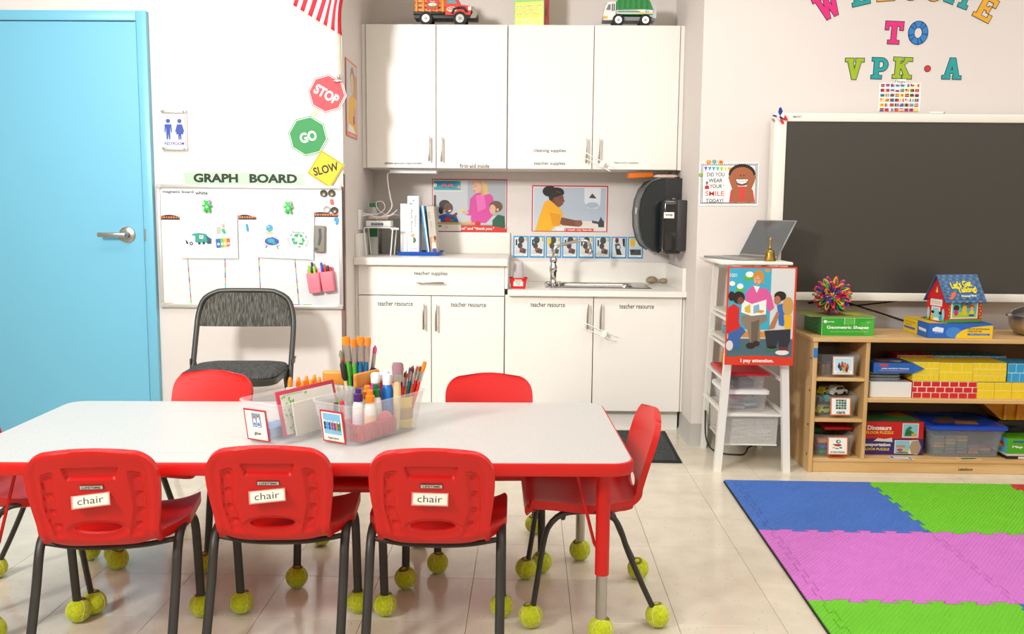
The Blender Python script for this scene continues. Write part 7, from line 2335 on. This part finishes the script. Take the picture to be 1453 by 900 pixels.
# flags poster
F = (500, 545, 782, 740)
it = [('r', '#f6f4f0', 500, 545, 782, 740)]
rd = random.Random(8)
fc = ['#d8281c', '#f0f0ea', '#1f8a3a', '#1f4aa8', '#f0c01c', '#e8761c', '#2a2a2a', '#5ab0dc', '#c02030']
for j in range(6):
    for i in range(8):
        x, y = 511+i*33, 552+j*33.5
        c = rd.sample(fc, 3)
        it.append(('r', c[0], x, y, x+26, y+21))
        m_ = rd.randint(0, 3)
        if m_ == 0: it += [('r', c[1], x+9, y, x+17, y+21), ('r', c[2], x+17, y, x+26, y+21)]
        elif m_ == 1: it += [('r', c[1], x, y+7, x+26, y+14), ('r', c[2], x, y+14, x+26, y+21)]
        elif m_ == 2: it += [('e', c[1], x+13, y+10, 6, 6)]
        else: it += [('r', c[1], x, y+8, x+26, y+13), ('r', c[2], x, y, x+11, y+10)]
sheet('flags_poster', 'white poster with rows of small world flags above the screen', 'poster', 1.707, 1.911, 1.690, 1.826, YL, '#f6f4f0', F, it, t=.001)
r = E('flags_title', 'small white Flags title tag just under the letter K', 'tag', (1.775, YL-.003, 1.818))
MB().box(0, .06, -.0008, 0, 0, .026, C('#f4f2ee', .5)).build('card', r, smooth=0)
mb = MB()
put_text(mb, 'Flags', .03, .013, .05, .017, C('#4a4a4a', .6), -.0012)
mb.build('lettering', r, smooth=0)
# letters
PKc, TLc, YLc, GNc = '#e0207a', '#129c9c', '#e8a80e', '#9ab80e'
wall_letter('W', 'pink letter W on the wall, start of WELCOME', 1.440, 2.190, PKc, .118, R(26))
wall_letter('E', 'teal letter E on the wall, second letter of WELCOME', 1.588, 2.247, TLc, .11, R(13))
wall_letter('L', 'yellow letter L on the wall, cut by the picture top', 1.712, 2.268, YLc, .11, R(4))
wall_letter('C', 'lime letter C on the wall, cut by the picture top', 1.830, 2.274, GNc, .11, 0)
wall_letter('O', 'yellow letter O on the wall, cut by the picture top', 1.946, 2.270, YLc, .11, R(-4))
wall_letter('M', 'teal letter M on the wall, sixth letter of WELCOME', 2.068, 2.248, TLc, .115, R(-20))
wall_letter('E', 'yellow letter E on the wall, last letter of WELCOME', 2.198, 2.180, YLc, .112, R(-26))
wall_letter('T', 'pink letter T on the wall, above the letters V P K', 1.764, 2.064, PKc, .106, R(-2), wd=1.02)
bl1, bl2 = C('#127fc8', .45), C('#1a4f9c', .45)
wall_letter('O', 'blue striped letter O on the wall, after the pink T', 1.880, 2.064, '#127fc8', .104, R(-4), streak=[bl1, bl1, bl1, bl2, bl1, bl2])
wall_letter('V', 'lime letter V on the wall, before the letter P', 1.582, 1.892, GNc, .1)
wall_letter('P', 'teal letter P on the wall, between V and K', 1.704, 1.895, TLc, .1, R(-1.5))
wall_letter('K', 'lime letter K on the wall, right above the flags poster', 1.815, 1.897, GNc, .1, R(-2))
wall_letter('A', 'teal letter A on the wall, after the red dot', 2.054, 1.896, TLc, .1, R(-1))
r = E('wall_dot', 'small red dot on the wall between K and A', 'dot', (1.936, YL, 1.895))
MB().prism([(.0165*math.cos(2*PI*i/20), .0165*math.sin(2*PI*i/20)) for i in range(20)], -.0015, 0, C('#3a4048', .5)).build('rim', r, smooth=0)
MB().prism([(.0125*math.cos(2*PI*i/20), .0125*math.sin(2*PI*i/20)) for i in range(20)], -.002, -.001, C('#e0201c', .5)).build('face', r, smooth=0)
# butterfly on the screen corner
r = E('butterfly_clip', 'blue, white and red butterfly clip on the screen corner', 'clip', (1.199, 4.397, 1.640), ry=R(-8))
def wing(pts, c): return MB().prism(pts, -.002, 0, C(c, .4))
W3 = [('#1a2f8a', [(.004, .012), (-.004, .03), (.002, .05), (.012, .052), (.018, .03)]), ('#eceaf2', [(.004, .012), (.018, .03), (.026, .014), (.018, -.002)]), ('#d81f22', [(.018, -.002), (.026, .014), (.034, .0), (.038, -.014), (.024, -.012)]),
      ('#1a2f8a', [(-.034, .016), (-.03, .022), (-.012, .016), (-.014, .008)]), ('#d8cfe2', [(-.014, .008), (-.012, .016), (.004, .002), (.0, -.010), (-.006, -.008)]), ('#d81f22', [(.0, -.010), (.004, .002), (.018, -.018), (.018, -.028), (.008, -.026)]),
      ('#16241f', [(-.002, .006), (.004, .012), (.022, -.006), (.02, -.010), (.002, .0)])]
for c, pts in W3: wing(pts, c).build('wing_panel', r, smooth=0)
wing([(-.04, .0), (-.03, .006), (-.022, -.008), (-.03, -.014)], '#9a8a6a').build('wing_panel', r, smooth=0)
# small marker lying on screen top
r = E('board_marker', 'white pen lying on the top edge of the screen', 'marker', (1.955, 4.42, 1.6745))
MB().cyl((-.035, 0, 0), (.03, 0, 0), .006, m=C('#eceae6', .4), n=12).build('barrel', r)
MB().cyl((.03, 0, 0), (.036, 0, 0), .0045, m=C('#8a8a80', .4), n=10).build('tip', r)
